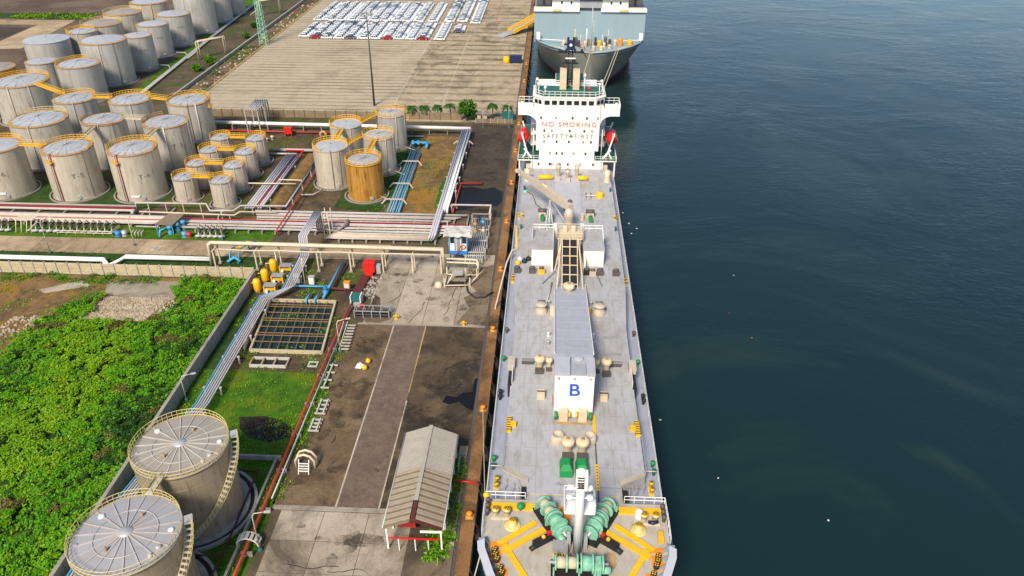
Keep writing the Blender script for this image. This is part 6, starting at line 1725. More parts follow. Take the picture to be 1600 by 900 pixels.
# ---------------------------------------------------------------- equipment around the basin and the road
cs_ = thing('crossover_stair', 'yellow and blue step-over stair at the left end of the cream pipe bridge', 'stair', (-62, 135, 0))
for k in range(7):
    MB().box((-62.0 + k * 0.22, 134.6 + k * 0.5, 2.6 - abs(k - 3) * 0.1), (1.6, 0.42, 0.09), -0.2).build('step', 'bright_yellow', cs_)
for dx in (-0.9, 0.9):
    MB().tube([(-62.4 + dx, 132.4, 0), (-62.3 + dx, 133.4, 2.0), (-62.1 + dx, 134.4, 2.5), (-60.6 + dx, 138.0, 2.5), (-60.5 + dx, 138.8, 0)], 0.16, 6).build('stair_frame', 'pipe_blue', cs_)
MB().tube([(-63.6, 132.2, 0.5), (-62.4, 133.2, 1.1), (-61.0, 132.6, 0.5)], 0.3, 7).build('stair_foot', 'pipe_blue', cs_)
sh_ = thing('pump_shelter', 'brown lean-to roof over blue pumps in the middle of the pipe corridor', 'shelter', (-80.5, 146, 0))
MB().add([(-83.4, 144.2, 2.4), (-79.6, 144.0, 2.3), (-78.6, 148.4, 2.8), (-82.0, 148.6, 2.9), (-83.4, 144.2, 2.32), (-79.6, 144.0, 2.22), (-78.6, 148.4, 2.72), (-82.0, 148.6, 2.82)],
         [(0, 1, 2, 3), (7, 6, 5, 4), (0, 4, 5, 1), (1, 5, 6, 2), (2, 6, 7, 3), (3, 7, 4, 0)]).build('shelter_roof', 'roof_sheet_old', sh_)
for x, y in ((-83.2, 144.3), (-79.7, 144.2), (-78.8, 148.2), (-81.9, 148.3)):
    MB().bb(x - 0.08, x + 0.08, y - 0.08, y + 0.08, 0, 2.3).build('post', 'pipe_blue', sh_)
for x, y in ((-79.4, 145.8), (-80.4, 144.4), (-78.6, 147.0)):
    tag(MB().lathe((x, y, 0), [(0.5, 0), (0.6, 0.5), (0.4, 0.9), (0.4, 1.4), (0.62, 1.5), (0.5, 2.0), (0.01, 2.1)], 9).build('pump', 'pipe_blue'),
        {145.8: 'sky blue pump in the middle beside the brown lean-to roof', 144.4: 'sky blue pump nearest the road beside the brown lean-to roof', 147.0: 'sky blue pump farthest from the road by the brown lean-to roof'}[y], 'pump')
pipe([(-80.8, 144.6, 1.6), (-82.0, 143.2, 1.4), (-82.1, 142.6, 0.1)], 0.22, 'pipe_blue', 'bent blue pipe reaching the road edge below the lean-to roof')
for x, y, m, lb in ((-91.2, 142.9, 'blue', 'blue drum lying on the grass at the end of the long valve row'), (-89.9, 143.2, 'galv', 'pale drum standing beside the blue drum near the road'), (-75.9, 143.3, 'pipe_red', 'red drum at the left end of the short valve row'), (-76.9, 143.3, 'pipe_blue', 'light blue drum beside the red drum on the grass')):
    d_ = MB().lathe((x, y, 0), [(0.55, 0), (0.6, 0.05), (0.55, 0.12), (0.55, 0.6), (0.6, 0.65), (0.55, 0.72), (0.55, 1.2), (0.01, 1.22)], 14)
    tag(d_.build('drum', m), lb, 'drum')
fr = thing('pipe_portal', 'white arched pipe frame beside the road left of the lean-to roof', 'frame', (-86.6, 142.9, 0))
for k in range(4):
    MB().tube([(-88.0 + k * 0.7, 142.6, 0), (-88.0 + k * 0.7, 142.6, 1.0), (-87.8 + k * 0.7, 143.6, 1.4)], 0.1, 6).build('hoop', 'pipe_white', fr)
pipe([(-88.0, 145.0, 1.4), (-83.0, 145.0, 1.4), (-83.0, 145.0, 0.1)], 0.14, 'pipe_white', 'white rail-like pipe left of the lean-to roof')
flat('road_marking', rect(-81.6, -80.9, 136.6, 138.8), 0.06, 'line_white')
flat('road_marking', rect(-80.5, -79.8, 136.6, 138.8), 0.06, 'line_white')

yu = thing('filter_unit', 'x', 'filter unit', (0, 0, 0))
MB().lathe((-1.1, 0, 0), [(0.6, 0.25), (0.72, 0.5), (0.72, 2.3), (0.5, 2.65), (0.01, 2.75)], 16).build('vessel', 'bright_yellow', yu)
MB().bb(-1.5, -0.7, -0.4, 0.4, 0, 0.3).build('vessel_base', 'yellow', yu)
MB().bb(0.2, 2.5, -0.7, 0.7, 1.45, 1.6).build('cover', 'steel_grey', yu)
for x in (0.3, 2.4):
    MB().bb(x - 0.12, x + 0.12, -0.65, 0.65, 0, 1.45).build('skid_leg', 'bright_yellow', yu)
MB().bb(0.3, 2.4, -0.5, 0.5, 0.55, 0.9).build('skid_tank', 'yellow', yu)
for y in (-0.3, 0.35):
    MB().lathe((1.0 + y, -0.2 + y, 0), [(0.25, 0), (0.25, 0.7), (0.01, 0.75)], 10).build('filter_pot', 'white', yu)
MB().tube([(-1.6, 0, 1.8), (-2.5, 0, 1.8), (-2.5, 0, 0.1)], 0.09, 6).build('side_pipe', 'pale_yellow', yu)
for i, (x, y) in enumerate(((-52.3, 129.9), (-52.7, 126.0), (-53.0, 122.4))):
    place(yu, (x, y, 0), 0, 'yellow filter vessel with skid, ' + ['farthest from', 'middle one near', 'nearest to'][i] + ' the grid-covered basin', None, i == 0)
bt = thing('pipe_run', 'blue pipe T with valve between the filter units and the basin', 'pipe', (-44, 123.5, 0))
MB().tube([(-47.6, 123.5, 0.7), (-40.8, 123.6, 0.7)], 0.2, 8).build('pipe', 'pipe_blue', bt)
MB().tube([(-40.4, 132.6, 0.9), (-40.9, 119.6, 0.7)], 0.24, 8).build('pipe', 'pipe_blue', bt)
MB().lathe((-40.9, 121.4, 0.3), [(0.3, 0), (0.55, 0.3), (0.55, 0.9), (0.2, 1.0), (0.2, 1.5), (0.45, 1.52), (0.01, 1.6)], 12).build('valve_body', 'blue', bt)
for dx in (-2.2, -0.6):
    MB().tube([(-41.4 + dx, 121.0, 0.9), (-41.6 + dx, 118.6, 0.9), (-41.6 + dx, 118.4, 0.0)], 0.16, 6).build('inlet_pipe', 'pipe_blue', bt)
pipe([(-39.7, 132.4, 0.8), (-40.1, 123.0, 0.7), (-36.3, 122.8, 0.6)], 0.22, 'dark_red', 'dark red pipe beside the blue T turning toward the dark red plates')
for x, y, h, m, lb in ((-47.5, 125.7, 1.7, 'white', 'white cabinet left of two standing in the dirt above the basin'), (-44.6, 125.4, 1.7, 'white', 'white cabinet right of two standing in the dirt above the basin'), (-37.3, 123.4, 1.9, 'pipe_cream', 'tilted cream instrument stand beside the dark red plates')):
    c_ = thing('cabinet', lb, 'cabinet', (x, y, 0))
    MB().bb(x - 0.5, x + 0.5, y - 0.4, y + 0.4, 0.2, h).build('cabinet_box', m, c_)
    MB().bb(x - 0.58, x + 0.58, y - 0.48, y + 0.48, h, h + 0.1).build('cabinet_roof', 'galv' if m == 'white' else 'orange', c_)
    MB().bb(x - 0.4, x + 0.4, y - 0.44, y - 0.40, 0.4, h - 0.2).build('door', m, c_)
hc = thing('hose_cabinet', 'bright red box above the dark red plates at the edge of the concrete apron', 'cabinet', (-34.2, 129.5, 0))
MB().bb(-35.4, -33.2, 128.9, 130.8, 0.9, 2.8).build('cabinet_box', 'red', hc)
MB().bb(-35.0, -33.6, 128.6, 129.4, 0, 0.9).build('cabinet_base', 'red', hc)
MB().bb(-33.1, -32.2, 129.6, 130.6, 0.2, 2.0).build('white_locker', 'galv', hc)
pp = thing('plate_walkway', 'dark red steel plates laid as a ramp below the red box', 'plates', (-35.4, 125.4, 0))
for k in range(5):
    MB().box((-35.0 - 0.1 * k, 128.2 - 1.75 * k, 0.3), (1.7, 1.7, 0.12), 0.06).build('plate', 'dark_red', pp)
MB().bb(-36.0, -34.6, 120.4, 128.8, 0, 0.22).build('plinth', 'steel_dark', pp)
tm = thing('generator', 'teal topped machine on a white base beside the dark red plates', 'machine', (-34.7, 118.8, 0))
MB().bb(-35.4, -33.8, 118.4, 120.0, 0.7, 1.8).build('machine_top', 'teal', tm)
MB().bb(-35.6, -33.6, 117.9, 120.2, 0.0, 0.7).build('machine_base', 'galv', tm)
for x in (-35.5, -33.7):
    MB().bb(x - 0.08, x + 0.08, 118.3, 120.1, 0.7, 1.95).build('side_frame', 'white', tm)
tag(MB().lathe((-33.2, 117.4, 0), [(0.45, 0), (0.5, 0.05), (0.45, 0.5), (0.5, 0.95), (0.01, 1.0)], 12).build('drum', 'red'), 'red drum in front of the teal machine', 'drum')
cg = thing('steel_cage', 'long dark steel cage frame lying at the corner of the concrete apron', 'frame', (-30.8, 115, 0))
for z in (0.25, 0.8, 1.5):
    for y in (114.3, 116.2):
        MB().bb(-34.0, -27.6, y - 0.08, y + 0.08, z - 0.08, z + 0.08).build('bar', 'steel_grey' if z > 1 else 'steel_dark', cg)
for k in range(5):
    x = -33.9 + k * 1.55
    for y in (114.3, 116.2):
        MB().bb(x - 0.08, x + 0.08, y - 0.09, y + 0.09, 0, 1.5).build('post', 'steel_grey', cg)
    MB().bb(x - 0.07, x + 0.07, 114.3, 116.2, 1.42, 1.56).build('cross_bar', 'steel_grey', cg)
MB().bb(-33.8, -27.8, 114.6, 115.9, 0.3, 0.7).build('cage_load', 'black', cg)
for x, y, lb in ((-26.4, 114.4, 'yellow hydrant at the end of the steel cage'), (-14.2, 112.9, 'yellow orange hydrant on the kerb between apron and yard')):
    h_ = MB().lathe((x, y, 0), [(0.35, 0), (0.3, 0.1), (0.22, 0.5), (0.32, 0.6), (0.25, 0.9), (0.01, 1.0)], 10)
    h_.tube([(x - 0.55, y, 0.55), (x + 0.55, y, 0.55)], 0.14, 6)
    tag(h_.build('hydrant', 'yellow'), lb, 'hydrant')
# grid covered basin, slightly turned
bs = thing('settling_basin', 'rectangular water basin covered by a grid of rusty beams', 'basin', (-43.8, 111, 0))
ang = R(6.0)
def BU(u, v, z):
    c, s_ = math.cos(ang), math.sin(ang)
    return (-43.75 + u * c + v * s_ * -1 * -1 * 0 + u * 0 - 0.10 * v, 111.1 + v, z)
U, V = 6.1, 7.85
def wallseg(a, b, w, z0, z1, mat, nm, par):
    A, B = Vector(BU(a[0], a[1], (z0 + z1) / 2)), Vector(BU(b[0], b[1], (z0 + z1) / 2))
    return MB().beam(A, B, w, z1 - z0).build(nm, mat, par)
MB().add([BU(-U, -V, 0.06), BU(U, -V, 0.06), BU(U, V, 0.06), BU(-U, V, 0.06)], [(0, 1, 2, 3)]).build('basin_water', 'basin_water', bs)
for a, b in (((-U, -V), (U, -V)), ((U, -V), (U, V)), ((U, V), (-U, V)), ((-U, V), (-U, -V))):
    wallseg(a, b, 0.34, -0.4, 0.62, 'panel_wall', 'basin_wall', bs)
for k in range(1, 8):
    u = -U + 2 * U * k / 8
    wallseg((u, -V + 0.26), (u, V - 0.26), 0.09, 0.46, 0.58, 'beam_rust', 'grid_beam', bs)
for k in range(1, 7):
    for d in ((-0.35, 0.35) if k % 2 == 0 else (0,)):
        v = -V + 2 * V * k / 7 + d
        wallseg((-U + 0.26, v), (U - 0.26, v), 0.12, 0.58, 0.70, 'beam_rust', 'grid_beam', bs)
for v0, v1 in ((-V, -V / 3), (-V / 3, V / 3), (V / 3, V)):
    wallseg((-U - 1.0, v0 + 0.05), (-U - 1.0, v1 - 0.05), 0.12, 0.3, 1.2, 'pipe_cream', 'side_rail', bs)
pit = thing('inspection_pit', 'open dark pit with pale kerb below the basin', 'pit', (-44.5, 100.2, 0))
MB().bb(-47.6, -42.0, 99.4, 101.2, 0.02, 0.06).build('pit_floor', 'black', pit)
for a in ((-47.8, -41.8, 101.2, 101.5), (-47.8, -41.8, 99.1, 99.4)):
    MB().bb(a[0], a[1], a[2], a[3], 0, 0.45).build('pit_kerb', 'pale_plank', pit)
for x in (-47.8, -45.9, -43.9, -41.8):
    MB().bb(x - 0.12, x + 0.12, 99.4, 101.2, 0, 0.5).build('pit_divider', 'rim_rust', pit)
pit = thing('manhole', 'small square manhole with pale kerb right of the open pit', 'manhole', (-37.7, 100.2, 0))
MB().bb(-38.1, -37.1, 99.8, 100.7, 0.01, 0.05).build('manhole_floor', 'black', pit)
for a in ((-38.4, -36.8, 100.7, 100.9), (-38.4, -36.8, 99.6, 99.8), (-38.4, -38.15, 99.8, 100.7), (-37.05, -36.8, 99.8, 100.7)):
    MB().bb(a[0], a[1], a[2], a[3], 0, 0.25).build('manhole_kerb', 'pale_plank', pit)
# long red pipe
pipe([(-35.0, 121.0, 0.7), (-35.5, 112, 0.9), (-35.5, 40, 0.9)], 0.2, 'pipe_red', 'long straight red pipe on low supports along the grass, nearest the yard')
pipe([(-34.9, 112, 0.7), (-34.95, 70.6, 0.7)], 0.11, 'pipe_lilac', 'thin lilac pipe beside the long straight red pipe')
for k in range(10):
    y = 48 + k * 7.0
    tag(MB().bb(-36.0, -34.6, y - 0.12, y + 0.12, 0, 0.68).build('pipe_sleeper', 'kerb'), 'low pale support under the long straight red pipe, %s from the camera' % ordinal(k + 1), 'pipe support', 'supports of the long red pipe')
pipe([(-42.1, 75.8, 0.5), (-38.5, 75.5, 0.5), (-38.2, 66.0, 0.5), (-38.4, 50, 0.5)], 0.13, 'roof_rust', 'rusty brown pipe ring main on the grass right of the foreground tanks')
pipe([(-38.3, 61.4, 0.5), (-42.0, 61.4, 0.5)], 0.12, 'roof_rust', 'short rusty branch pipe between the foreground tanks')
# racks and frames on the left of the yard
rk_ = thing('slatted_rack', 'rack of pale slats standing at the left edge of the asphalt yard', 'rack', (-34.0, 107.6, 0))
for x in (-34.9, -34.2):
    MB().beam((x, 104.0, 0.5), (x - 0.3, 111.8, 0.9), 0.12, 0.16).build('rail', 'pipe_cream', rk_)
for k in range(9):
    MB().box((-33.4 - 0.05 * k, 104.2 + k * 0.88, 0.5), (1.6, 0.28, 0.14), 0.0).build('slat', 'pipe_white', rk_)
    MB().bb(-33.0 - 0.05 * k, -32.8 - 0.05 * k, 104.1 + k * 0.88, 104.3 + k * 0.88, 0, 0.45).build('slat_foot', 'steel_dark', rk_)
for i, (x, y, L) in enumerate(((-34.2, 97.0, 6.0), (-33.2, 89.5, 3.2), (-33.2, 85.4, 2.6))):
    f_ = thing('steel_trestle', ['long low', 'middle', 'nearest'][i] + ' pale steel trestle frame along the left side of the yard', 'trestle', (x, y, 0))
    for dx in ((-0.5, 0.5) if i else (0.0,)):
        MB().bb(x + dx - 0.1, x + dx + 0.1, y - L / 2, y + L / 2, 0.45, 0.65).build('rail', 'pale_plank', f_)
    for k in range(4):
        yy_ = y - L / 2 + 0.1 + k * (L - 0.2) / 3
        MB().bb(x - 0.8, x + 0.8, yy_ - 0.1, yy_ + 0.1, 0.25, 0.45).build('cross_bar', 'pale_plank', f_)
        for dx in (-0.7, 0.7):
            MB().bb(x + dx - 0.1, x + dx + 0.1, yy_ - 0.1, yy_ + 0.1, 0, 0.25).build('foot', 'steel_dark', f_)
for x, y, lb in ((-28.7, 101.2, 'yellow buoy farther from the camera on the dark yard'), (-28.9, 99.4, 'yellow buoy nearer the camera on the dark yard')):
    b_ = MB().ball((x, y, 0.45), 0.45, 12)
    b_.tube([(x, y, 0.85), (x, y, 1.0)], 0.1, 6)
    tag(b_.build('buoy', 'bright_yellow'), lb, 'buoy')
b_ = MB().add([(-30.6, 99.7, 0.02), (-29.6, 99.5, 0.1), (-29.3, 100.6, 0.06), (-30.0, 101.0, 0.3), (-30.5, 100.8, 0.05), (-30.0, 100.2, 0.28)], [(0, 1, 5), (1, 2, 5), (2, 3, 5), (3, 4, 5), (4, 0, 5)])
tag(b_.build('crumpled_sheet', 'white'), 'crumpled white sheet beside the yellow buoys', 'sheet')
ar = thing('hose_arch', 'white arched hose stand with ladder on the yard edge', 'stand', (-32.4, 77.2, 0))
for dy in (0.0, 0.9):
    MB().tube([(-33.6, 77 + dy, 0), (-33.6, 77 + dy, 1.4), (-33.1, 77 + dy, 2.2), (-32.3, 77 + dy, 2.5), (-31.5, 77 + dy, 2.2), (-31.0, 77 + dy, 1.4), (-31.0, 77 + dy, 0)], 0.16, 8).build('arch', 'pipe_cream', ar)
for k in range(4):
    MB().bb(-33.0, -31.6, 76.0 + k * 0.12, 76.14 + k * 0.12, 0.3 + k * 0.35, 0.38 + k * 0.35).build('rung', 'white', ar)
for x in (-33.0, -31.6):
    MB().beam((x, 75.8, 0), (x, 76.8, 1.8), 0.1, 0.1).build('ladder_rail', 'white', ar)
br_ = thing('step_bridge', 'white arched step bridge over the red pipe in the foreground', 'stair', (-35.6, 63.7, 0))
for k in range(7):
    a = math.pi * (k + 0.5) / 7
    MB().box((-35.6 - 1.3 * math.cos(a), 63.7, 0.5 + 1.25 * math.sin(a)), (0.4, 1.1, 0.06)).build('step', 'pale_plank', br_)
for dy in (-0.55, 0.55):
    MB().tube([(-35.6 - 1.35 * math.cos(math.pi * k / 8), 63.7 + dy, 0.35 + 1.3 * math.sin(math.pi * k / 8)) for k in range(9)], 0.08, 5).build('arch', 'white', br_)

# ---------------------------------------------------------------- lamp posts
def lamp(x, y, h, dx, dy, label, arms=1, mat='pipe_white', reach=1.6, foot='teal'):
    t = thing('lamp_post', label, 'lamp', (x, y, 0))
    MB().tube([(x, y, 0), (x, y, h - 0.8), (x + dx * 0.25, y + dy * 0.25, h - 0.2), (x + dx * reach, y + dy * reach, h)], 0.09, 8, 0, 0.06).build('pole', mat, t)
    MB().box((x + dx * (reach + 0.3), y + dy * (reach + 0.3), h), (0.75, 0.3, 0.14), math.atan2(dy, dx)).build('lamp_head', mat, t)
    if arms == 2:
        MB().tube([(x, y, h - 0.9), (x - dx * 0.4, y - dy * 0.4, h - 0.4), (x - dx * 2.2, y - dy * 2.2, h - 1.6)], 0.07, 6).build('arm', mat, t)
        MB().box((x - dx * 2.4, y - dy * 2.4, h - 1.7), (0.75, 0.3, 0.14), math.atan2(dy, dx)).build('lamp_head', mat, t)
    MB().lathe((x, y, 0), [(0.3, 0), (0.3, 0.3), (0.14, 0.5)], 10).build('base', foot, t)
    return t
lamp(-101.6, 135.0, 7.6, 0.8, 0.6, 'two-armed pale lamp post on the grass strip left of the road', 2, 'pipe_cream')
lamp(-85.8, 139.0, 6.0, -0.2, 0.98, 'thin lamp post standing by the concrete road below the lean-to roof', 1, 'pipe_cream')
lamp(-68.4, 142.3, 5.6, 0.1, 0.99, 'thin lamp post by the short valve row', 1, 'pipe_cream')
lamp(-34.0, 62.9, 6.6, 0.98, 0.1, 'white curved lamp post beside the foreground concrete apron', 1, 'pipe_white')
lamp(-34.0, 104.0, 6.4, 0.95, 0.3, 'cream lamp post leaning over the long red pipe beside the basin', 1, 'pipe_cream')
lamp(-54.6, 90.4, 4.8, 0.95, 0.3, 'pale curved lamp post against the grey boundary wall', 1, 'pipe_white')
lamp(-11.7, 213.8, 6.6, 0.05, 0.99, 'pale lamp post at the far corner of the dark asphalt', 1, 'pipe_white', 0.4)
lamp(-19.1, 213.6, 4.5, 0.05, 0.99, 'pale lamp post beside the kiosk at the far asphalt', 1, 'pipe_white', 0.4)
lamp(-20.8, 160.2, 5.8, 0.3, 0.9, 'pale lamp post beside the black puddle', 1, 'pipe_white', 0.5, 'kerb')
lamp(-45.6, 124.3, 5.5, -0.2, 0.95, 'pale lamp post between the two white cabinets', 1, 'pipe_cream', 0.6)
hm = thing('light_mast', 'tall dark floodlight mast in front of the rows of parked cars', 'mast', (-54.2, 231.6, 0))
MB().tube([(-54.2, 231.6, 0), (-54.0, 231.6, 28.0)], 0.34, 10, 0, 0.14).build('pole', 'steel_dark', hm)
MB().lathe((-54.0, 231.6, 27.2), [(1.5, 0), (1.6, 0.1), (1.5, 0.2)], 18).build('lamp_ring', 'steel_grey', hm)
for k in range(10):
    a = 2 * math.pi * k / 10
    MB().box((-54.0 + 1.7 * math.cos(a), 231.6 + 1.7 * math.sin(a), 27.2), (0.5, 0.7, 0.5), a).build('floodlight', 'galv', hm)
gt = thing('lattice_tower', 'mint green lattice tower beside the ditch at the top', 'tower', (-111.8, 302.5, 0))
for sx in (-1, 1):
    for sy in (-1, 1):
        MB().beam((-111.8 + sx * 1.3, 302.5 + sy * 1.3, 0), (-111.8 + sx * 0.6, 302.5 + sy * 0.6, 26), 0.22, 0.22).build('leg', 'mint', gt)
for k in range(14):
    z = 1.0 + k * 1.8
    w = 1.3 - 0.7 * z / 26
    w2 = 1.3 - 0.7 * (z + 1.8) / 26
    for sy in (-1, 1):
        MB().beam((-111.8 - w, 302.5 + sy * w, z), (-111.8 + w, 302.5 + sy * w, z), 0.14, 0.14).build('bar', 'mint', gt)
        MB().beam((-111.8 - w, 302.5 + sy * w, z), (-111.8 + w2, 302.5 + sy * w2, z + 1.8), 0.10, 0.10).build('brace', 'mint', gt)
    for sx in (-1, 1):
        MB().beam((-111.8 + sx * w, 302.5 - w, z), (-111.8 + sx * w, 302.5 + w, z), 0.14, 0.14).build('bar', 'mint', gt)
# far pipes beside the verge
for k in range(3):
    pipe([(-131.0 + k * 0.5, 236, 0.6), (-138.0 + k * 0.5, 333, 0.6), (-142.0 + k * 0.5, 400, 0.6)], 0.2, 'pipe_grey', 'grey pipe along the verge before the far tanks, ' + ['leftmost', 'middle', 'rightmost'][k] + ' of three', 'grey pipes along the verge')
for i, (x, y) in enumerate(((-127.4, 281.4), (-128.6, 352.0))):
    fr = thing('pipe_portal', ['nearer', 'farther'][i] + ' cream pipe portal between the far tanks and the ditch', 'frame', (x, y, 0))
    for d in (0.0, 1.0):
        MB().tube([(x - 1.0, y - 2 + d * 2, 0), (x - 1.0, y - 2 + d * 2, 6.5), (x + 5.8, y + 6 + d * 1.5, 6.5), (x + 5.8, y + 6 + d * 1.5, 0)], 0.2, 6).build('portal', 'pipe_cream', fr)
    MB().tube([(x - 1.0, y - 2, 3.4), (x - 4.5, y - 3.5, 1.0)], 0.16, 6).build('brace', 'pipe_cream', fr)
for i, (y, x) in enumerate(((276, -140.5), (293, -141.5), (310, -141.5))):
    pipe([(x + 1.5, y - 6, 0.8), (x + 5.2, y - 6.5, 0.8), (x + 6.5, y - 8.5, 0.6)], 0.18, 'pipe_grey', ['nearest', 'second', 'third'][i] + ' branch pipe joining the far line of tanks to the verge pipes')
gf = thing('pipe_bridge', 'pale steel portal carrying pipes over the thick white pipe behind the small tanks', 'frame', (-84, 208, 0))
for x in (-84.8, -81.2):
    for y in (206.0, 211.5):
        MB().bb(x - 0.14, x + 0.14, y - 0.14, y + 0.14, 0, 6.6).build('leg', 'pipe_grey', gf)
for k in range(6):
    MB().tube([(-84.6 + k * 0.66, 205.6, 6.75), (-84.6 + k * 0.66, 214.8, 6.75), (-84.6 + k * 0.66, 215.2, 0.3)], 0.14, 6).build('pipe', 'pipe_grey', gf)
# loading manifold by the quay
mf = thing('loading_manifold', 'grey steel manifold of parallel pipes beside the quay', 'manifold', (-14.2, 144, 0))
for k in range(9):
    x = -16.0 + k * 0.4
    MB().tube([(x, 152.6 - (k % 3) * 0.8, 0.3), (x, 152.6 - (k % 3) * 0.8, 2.0), (x, 134.4 + (k % 2) * 0.5, 1.2), (x, 134.2 + (k % 2) * 0.5, 0.3)], 0.11, 6).build('pipe', 'pipe_grey', mf)
for y in (136, 141, 146, 151):
    tr_ = MB().bb(-16.4, -12.2, y - 0.1, y + 0.1, 1.9, 2.1).build('trestle', 'pipe_white', mf)
    for x in (-16.3, -12.3):
        MB().bb(x - 0.1, x + 0.1, y - 0.1, y + 0.1, 0, 3.0).build('trestle_leg', 'pipe_white', tr_)
for x, y, m in ((-15.4, 148.5, 'rim_rust'), (-14.2, 147.0, 'steel_dark'), (-15.0, 145.0, 'rim_rust'), (-13.8, 149.5, 'pipe_blue'), (-14.8, 150.8, 'navy'), (-13.4, 145.6, 'buff')):
    MB().lathe((x, y, 1.6), [(0.2, 0), (0.45, 0.15), (0.45, 0.7), (0.15, 0.8), (0.15, 1.2), (0.4, 1.22), (0.01, 1.3)], 9).build('valve_body', m, mf)
MB().tube([(-16.4, 134.0, 2.4), (-12.2, 134.0, 2.4), (-12.2, 152.6, 2.4), (-16.4, 152.6, 2.4)], 0.09, 6).build('top_rail', 'pipe_white', mf)
lf = thing('loading_station', 'cream pipe frame with hose connection in front of the blue and white cabin', 'frame', (-16.5, 128.5, 0))
for z in (2.2, 3.0):
    MB().tube([(-19.4, 131.4, z), (-13.6, 131.2, z), (-13.2, 131.0, z - 0.6), (-13.2, 129.5, 0.4)], 0.18, 8).build('pipe', 'pipe_cream', lf)
for x, y in ((-19.2, 129.6), (-15.6, 129.6), (-13.4, 129.6), (-19.2, 125.6), (-14.4, 126.0)):
    MB().bb(x - 0.12, x + 0.12, y - 0.12, y + 0.12, 0, 2.0).build('post', 'pipe_cream', lf)
for a, b in (((-19.2, 125.6, 0.4), (-14.4, 126.0, 0.4)), ((-19.2, 129.6, 0.5), (-13.4, 129.6, 0.5)), ((-19.2, 125.6, 0.4), (-19.2, 129.6, 0.5)), ((-18.8, 126.4, 0.3), (-17.4, 129.0, 1.9)), ((-14.4, 126.2, 0.6), (-12.0, 130.4, 1.4))):
    MB().tube([a, b], 0.14, 6).build('bar', 'pipe_cream', lf)
MB().box((-17.0, 128.4, 1.6), (2.0, 0.9, 0.7), 0.2).build('frame_box', 'galv', lf)
MB().bb(-18.6, -15.6, 125.8, 127.4, 0, 0.3).build('drip_tray', 'black', lf)
MB().lathe((-20.4, 126.0, 0), [(0.8, 0), (0.7, 0.6), (0.3, 0.9), (0.01, 0.9)], 9).build('hose_coil', 'pipe_cream', lf)
pipe([(-14.6, 129.4, 0.5), (-15.3, 127.4, 0.2), (-14.6, 124.0, 0.17), (-13.0, 121.9, 0.17), (-11.2, 122.2, 0.17), (-9.9, 123.8, 0.3)], 0.17, 'rubber', 'thick black hose curling over the concrete toward the quay edge', None, 'hose', 8, 'hose')
pipe([(-9.0, 118.0, 0.2), (-9.0, 118.6, 0.5), (-8.3, 120.4, 3.0), (-7.2, 123.0, 7.2), (-6.3, 124.6, 8.9), (-5.2, 125.0, 9.1)], 0.15, 'pipe_white', 'pale hose rising from the quay edge onto the deck of the grey ship', None, 'hose', 8, 'hose')
# blue and white cabin with lumpy tarpaulin roof
cb = thing('control_cabin', 'blue and white two-storey cabin under a lumpy cream tarpaulin roof', 'cabin', (-17.6, 137, 0))
MB().bb(-19.3, -15.9, 135.6, 138.4, 2.4, 6.0).build('cabin_wall', 'white', cb)
MB().bb(-19.35, -15.85, 135.55, 138.45, 1.7, 2.5).build('cabin_skirt', 'blue', cb)
for x in (-19.35, -18.2, -16.9, -15.85):
    MB().bb(x - 0.1, x + 0.1, 135.45, 135.65, 2.5, 6.0).build('corner_post', 'pipe_blue', cb)
for x in (-18.75, -16.35):
    MB().bb(x - 0.38, x + 0.38, 135.54, 135.6, 4.2, 5.6).build('window', 'glass_dark', cb)
MB().bb(-17.9, -17.2, 135.52, 135.6, 2.6, 5.4).build('door', 'steel_grey', cb)
for x in (-19.2, -16.0):
    for y in (135.7, 138.3):
        MB().bb(x - 0.12, x + 0.12, y - 0.12, y + 0.12, 0, 1.7).build('leg', 'teal', cb)
rb_ = MB()
NX, NY = 14, 9
vs = []
for j in range(NY + 1):
    for i in range(NX + 1):
        x, y = -20.4 + 5.6 * i / NX, 134.8 + 4.3 * j / NY
        e = min(i, NX - i, j, NY - j)
        vs.append((x, y, 6.05 + (0.35 if e > 0 else 0.0) + 0.5 * noise.noise(Vector((x * 0.9, y * 1.1, 3))) + 0.2 * noise.noise(Vector((x * 2.6, y * 2.6, 9)))))
rb_.add(vs, [(j * (NX + 1) + i, j * (NX + 1) + i + 1, (j + 1) * (NX + 1) + i + 1, (j + 1) * (NX + 1) + i) for j in range(NY) for i in range(NX)], 0, False)
rb_.build('tarpaulin', 'pale_plank', cb)
lbv = MB()
ringv = []
for k in range(16):
    a = 2 * math.pi * k / 16
    for q in range(6):
        b = 2 * math.pi * q / 6
        ringv.append((-16.6 + (0.42 + 0.12 * math.cos(b)) * math.cos(a), 135.4 + 0.12 * math.sin(b), 3.5 + (0.42 + 0.12 * math.cos(b)) * math.sin(a)))
lbv.add(ringv, [(k * 6 + q, k * 6 + (q + 1) % 6, ((k + 1) % 16) * 6 + (q + 1) % 6, ((k + 1) % 16) * 6 + q) for k in range(16) for q in range(6)], 0, True)
lbv.build('lifebuoy', 'orange', cb)
MB().beam((-18.0, 135.2, 1.9), (-16.9, 134.6, 4.2), 0.14, 0.14).build('stair_rail', 'pipe_red', cb)
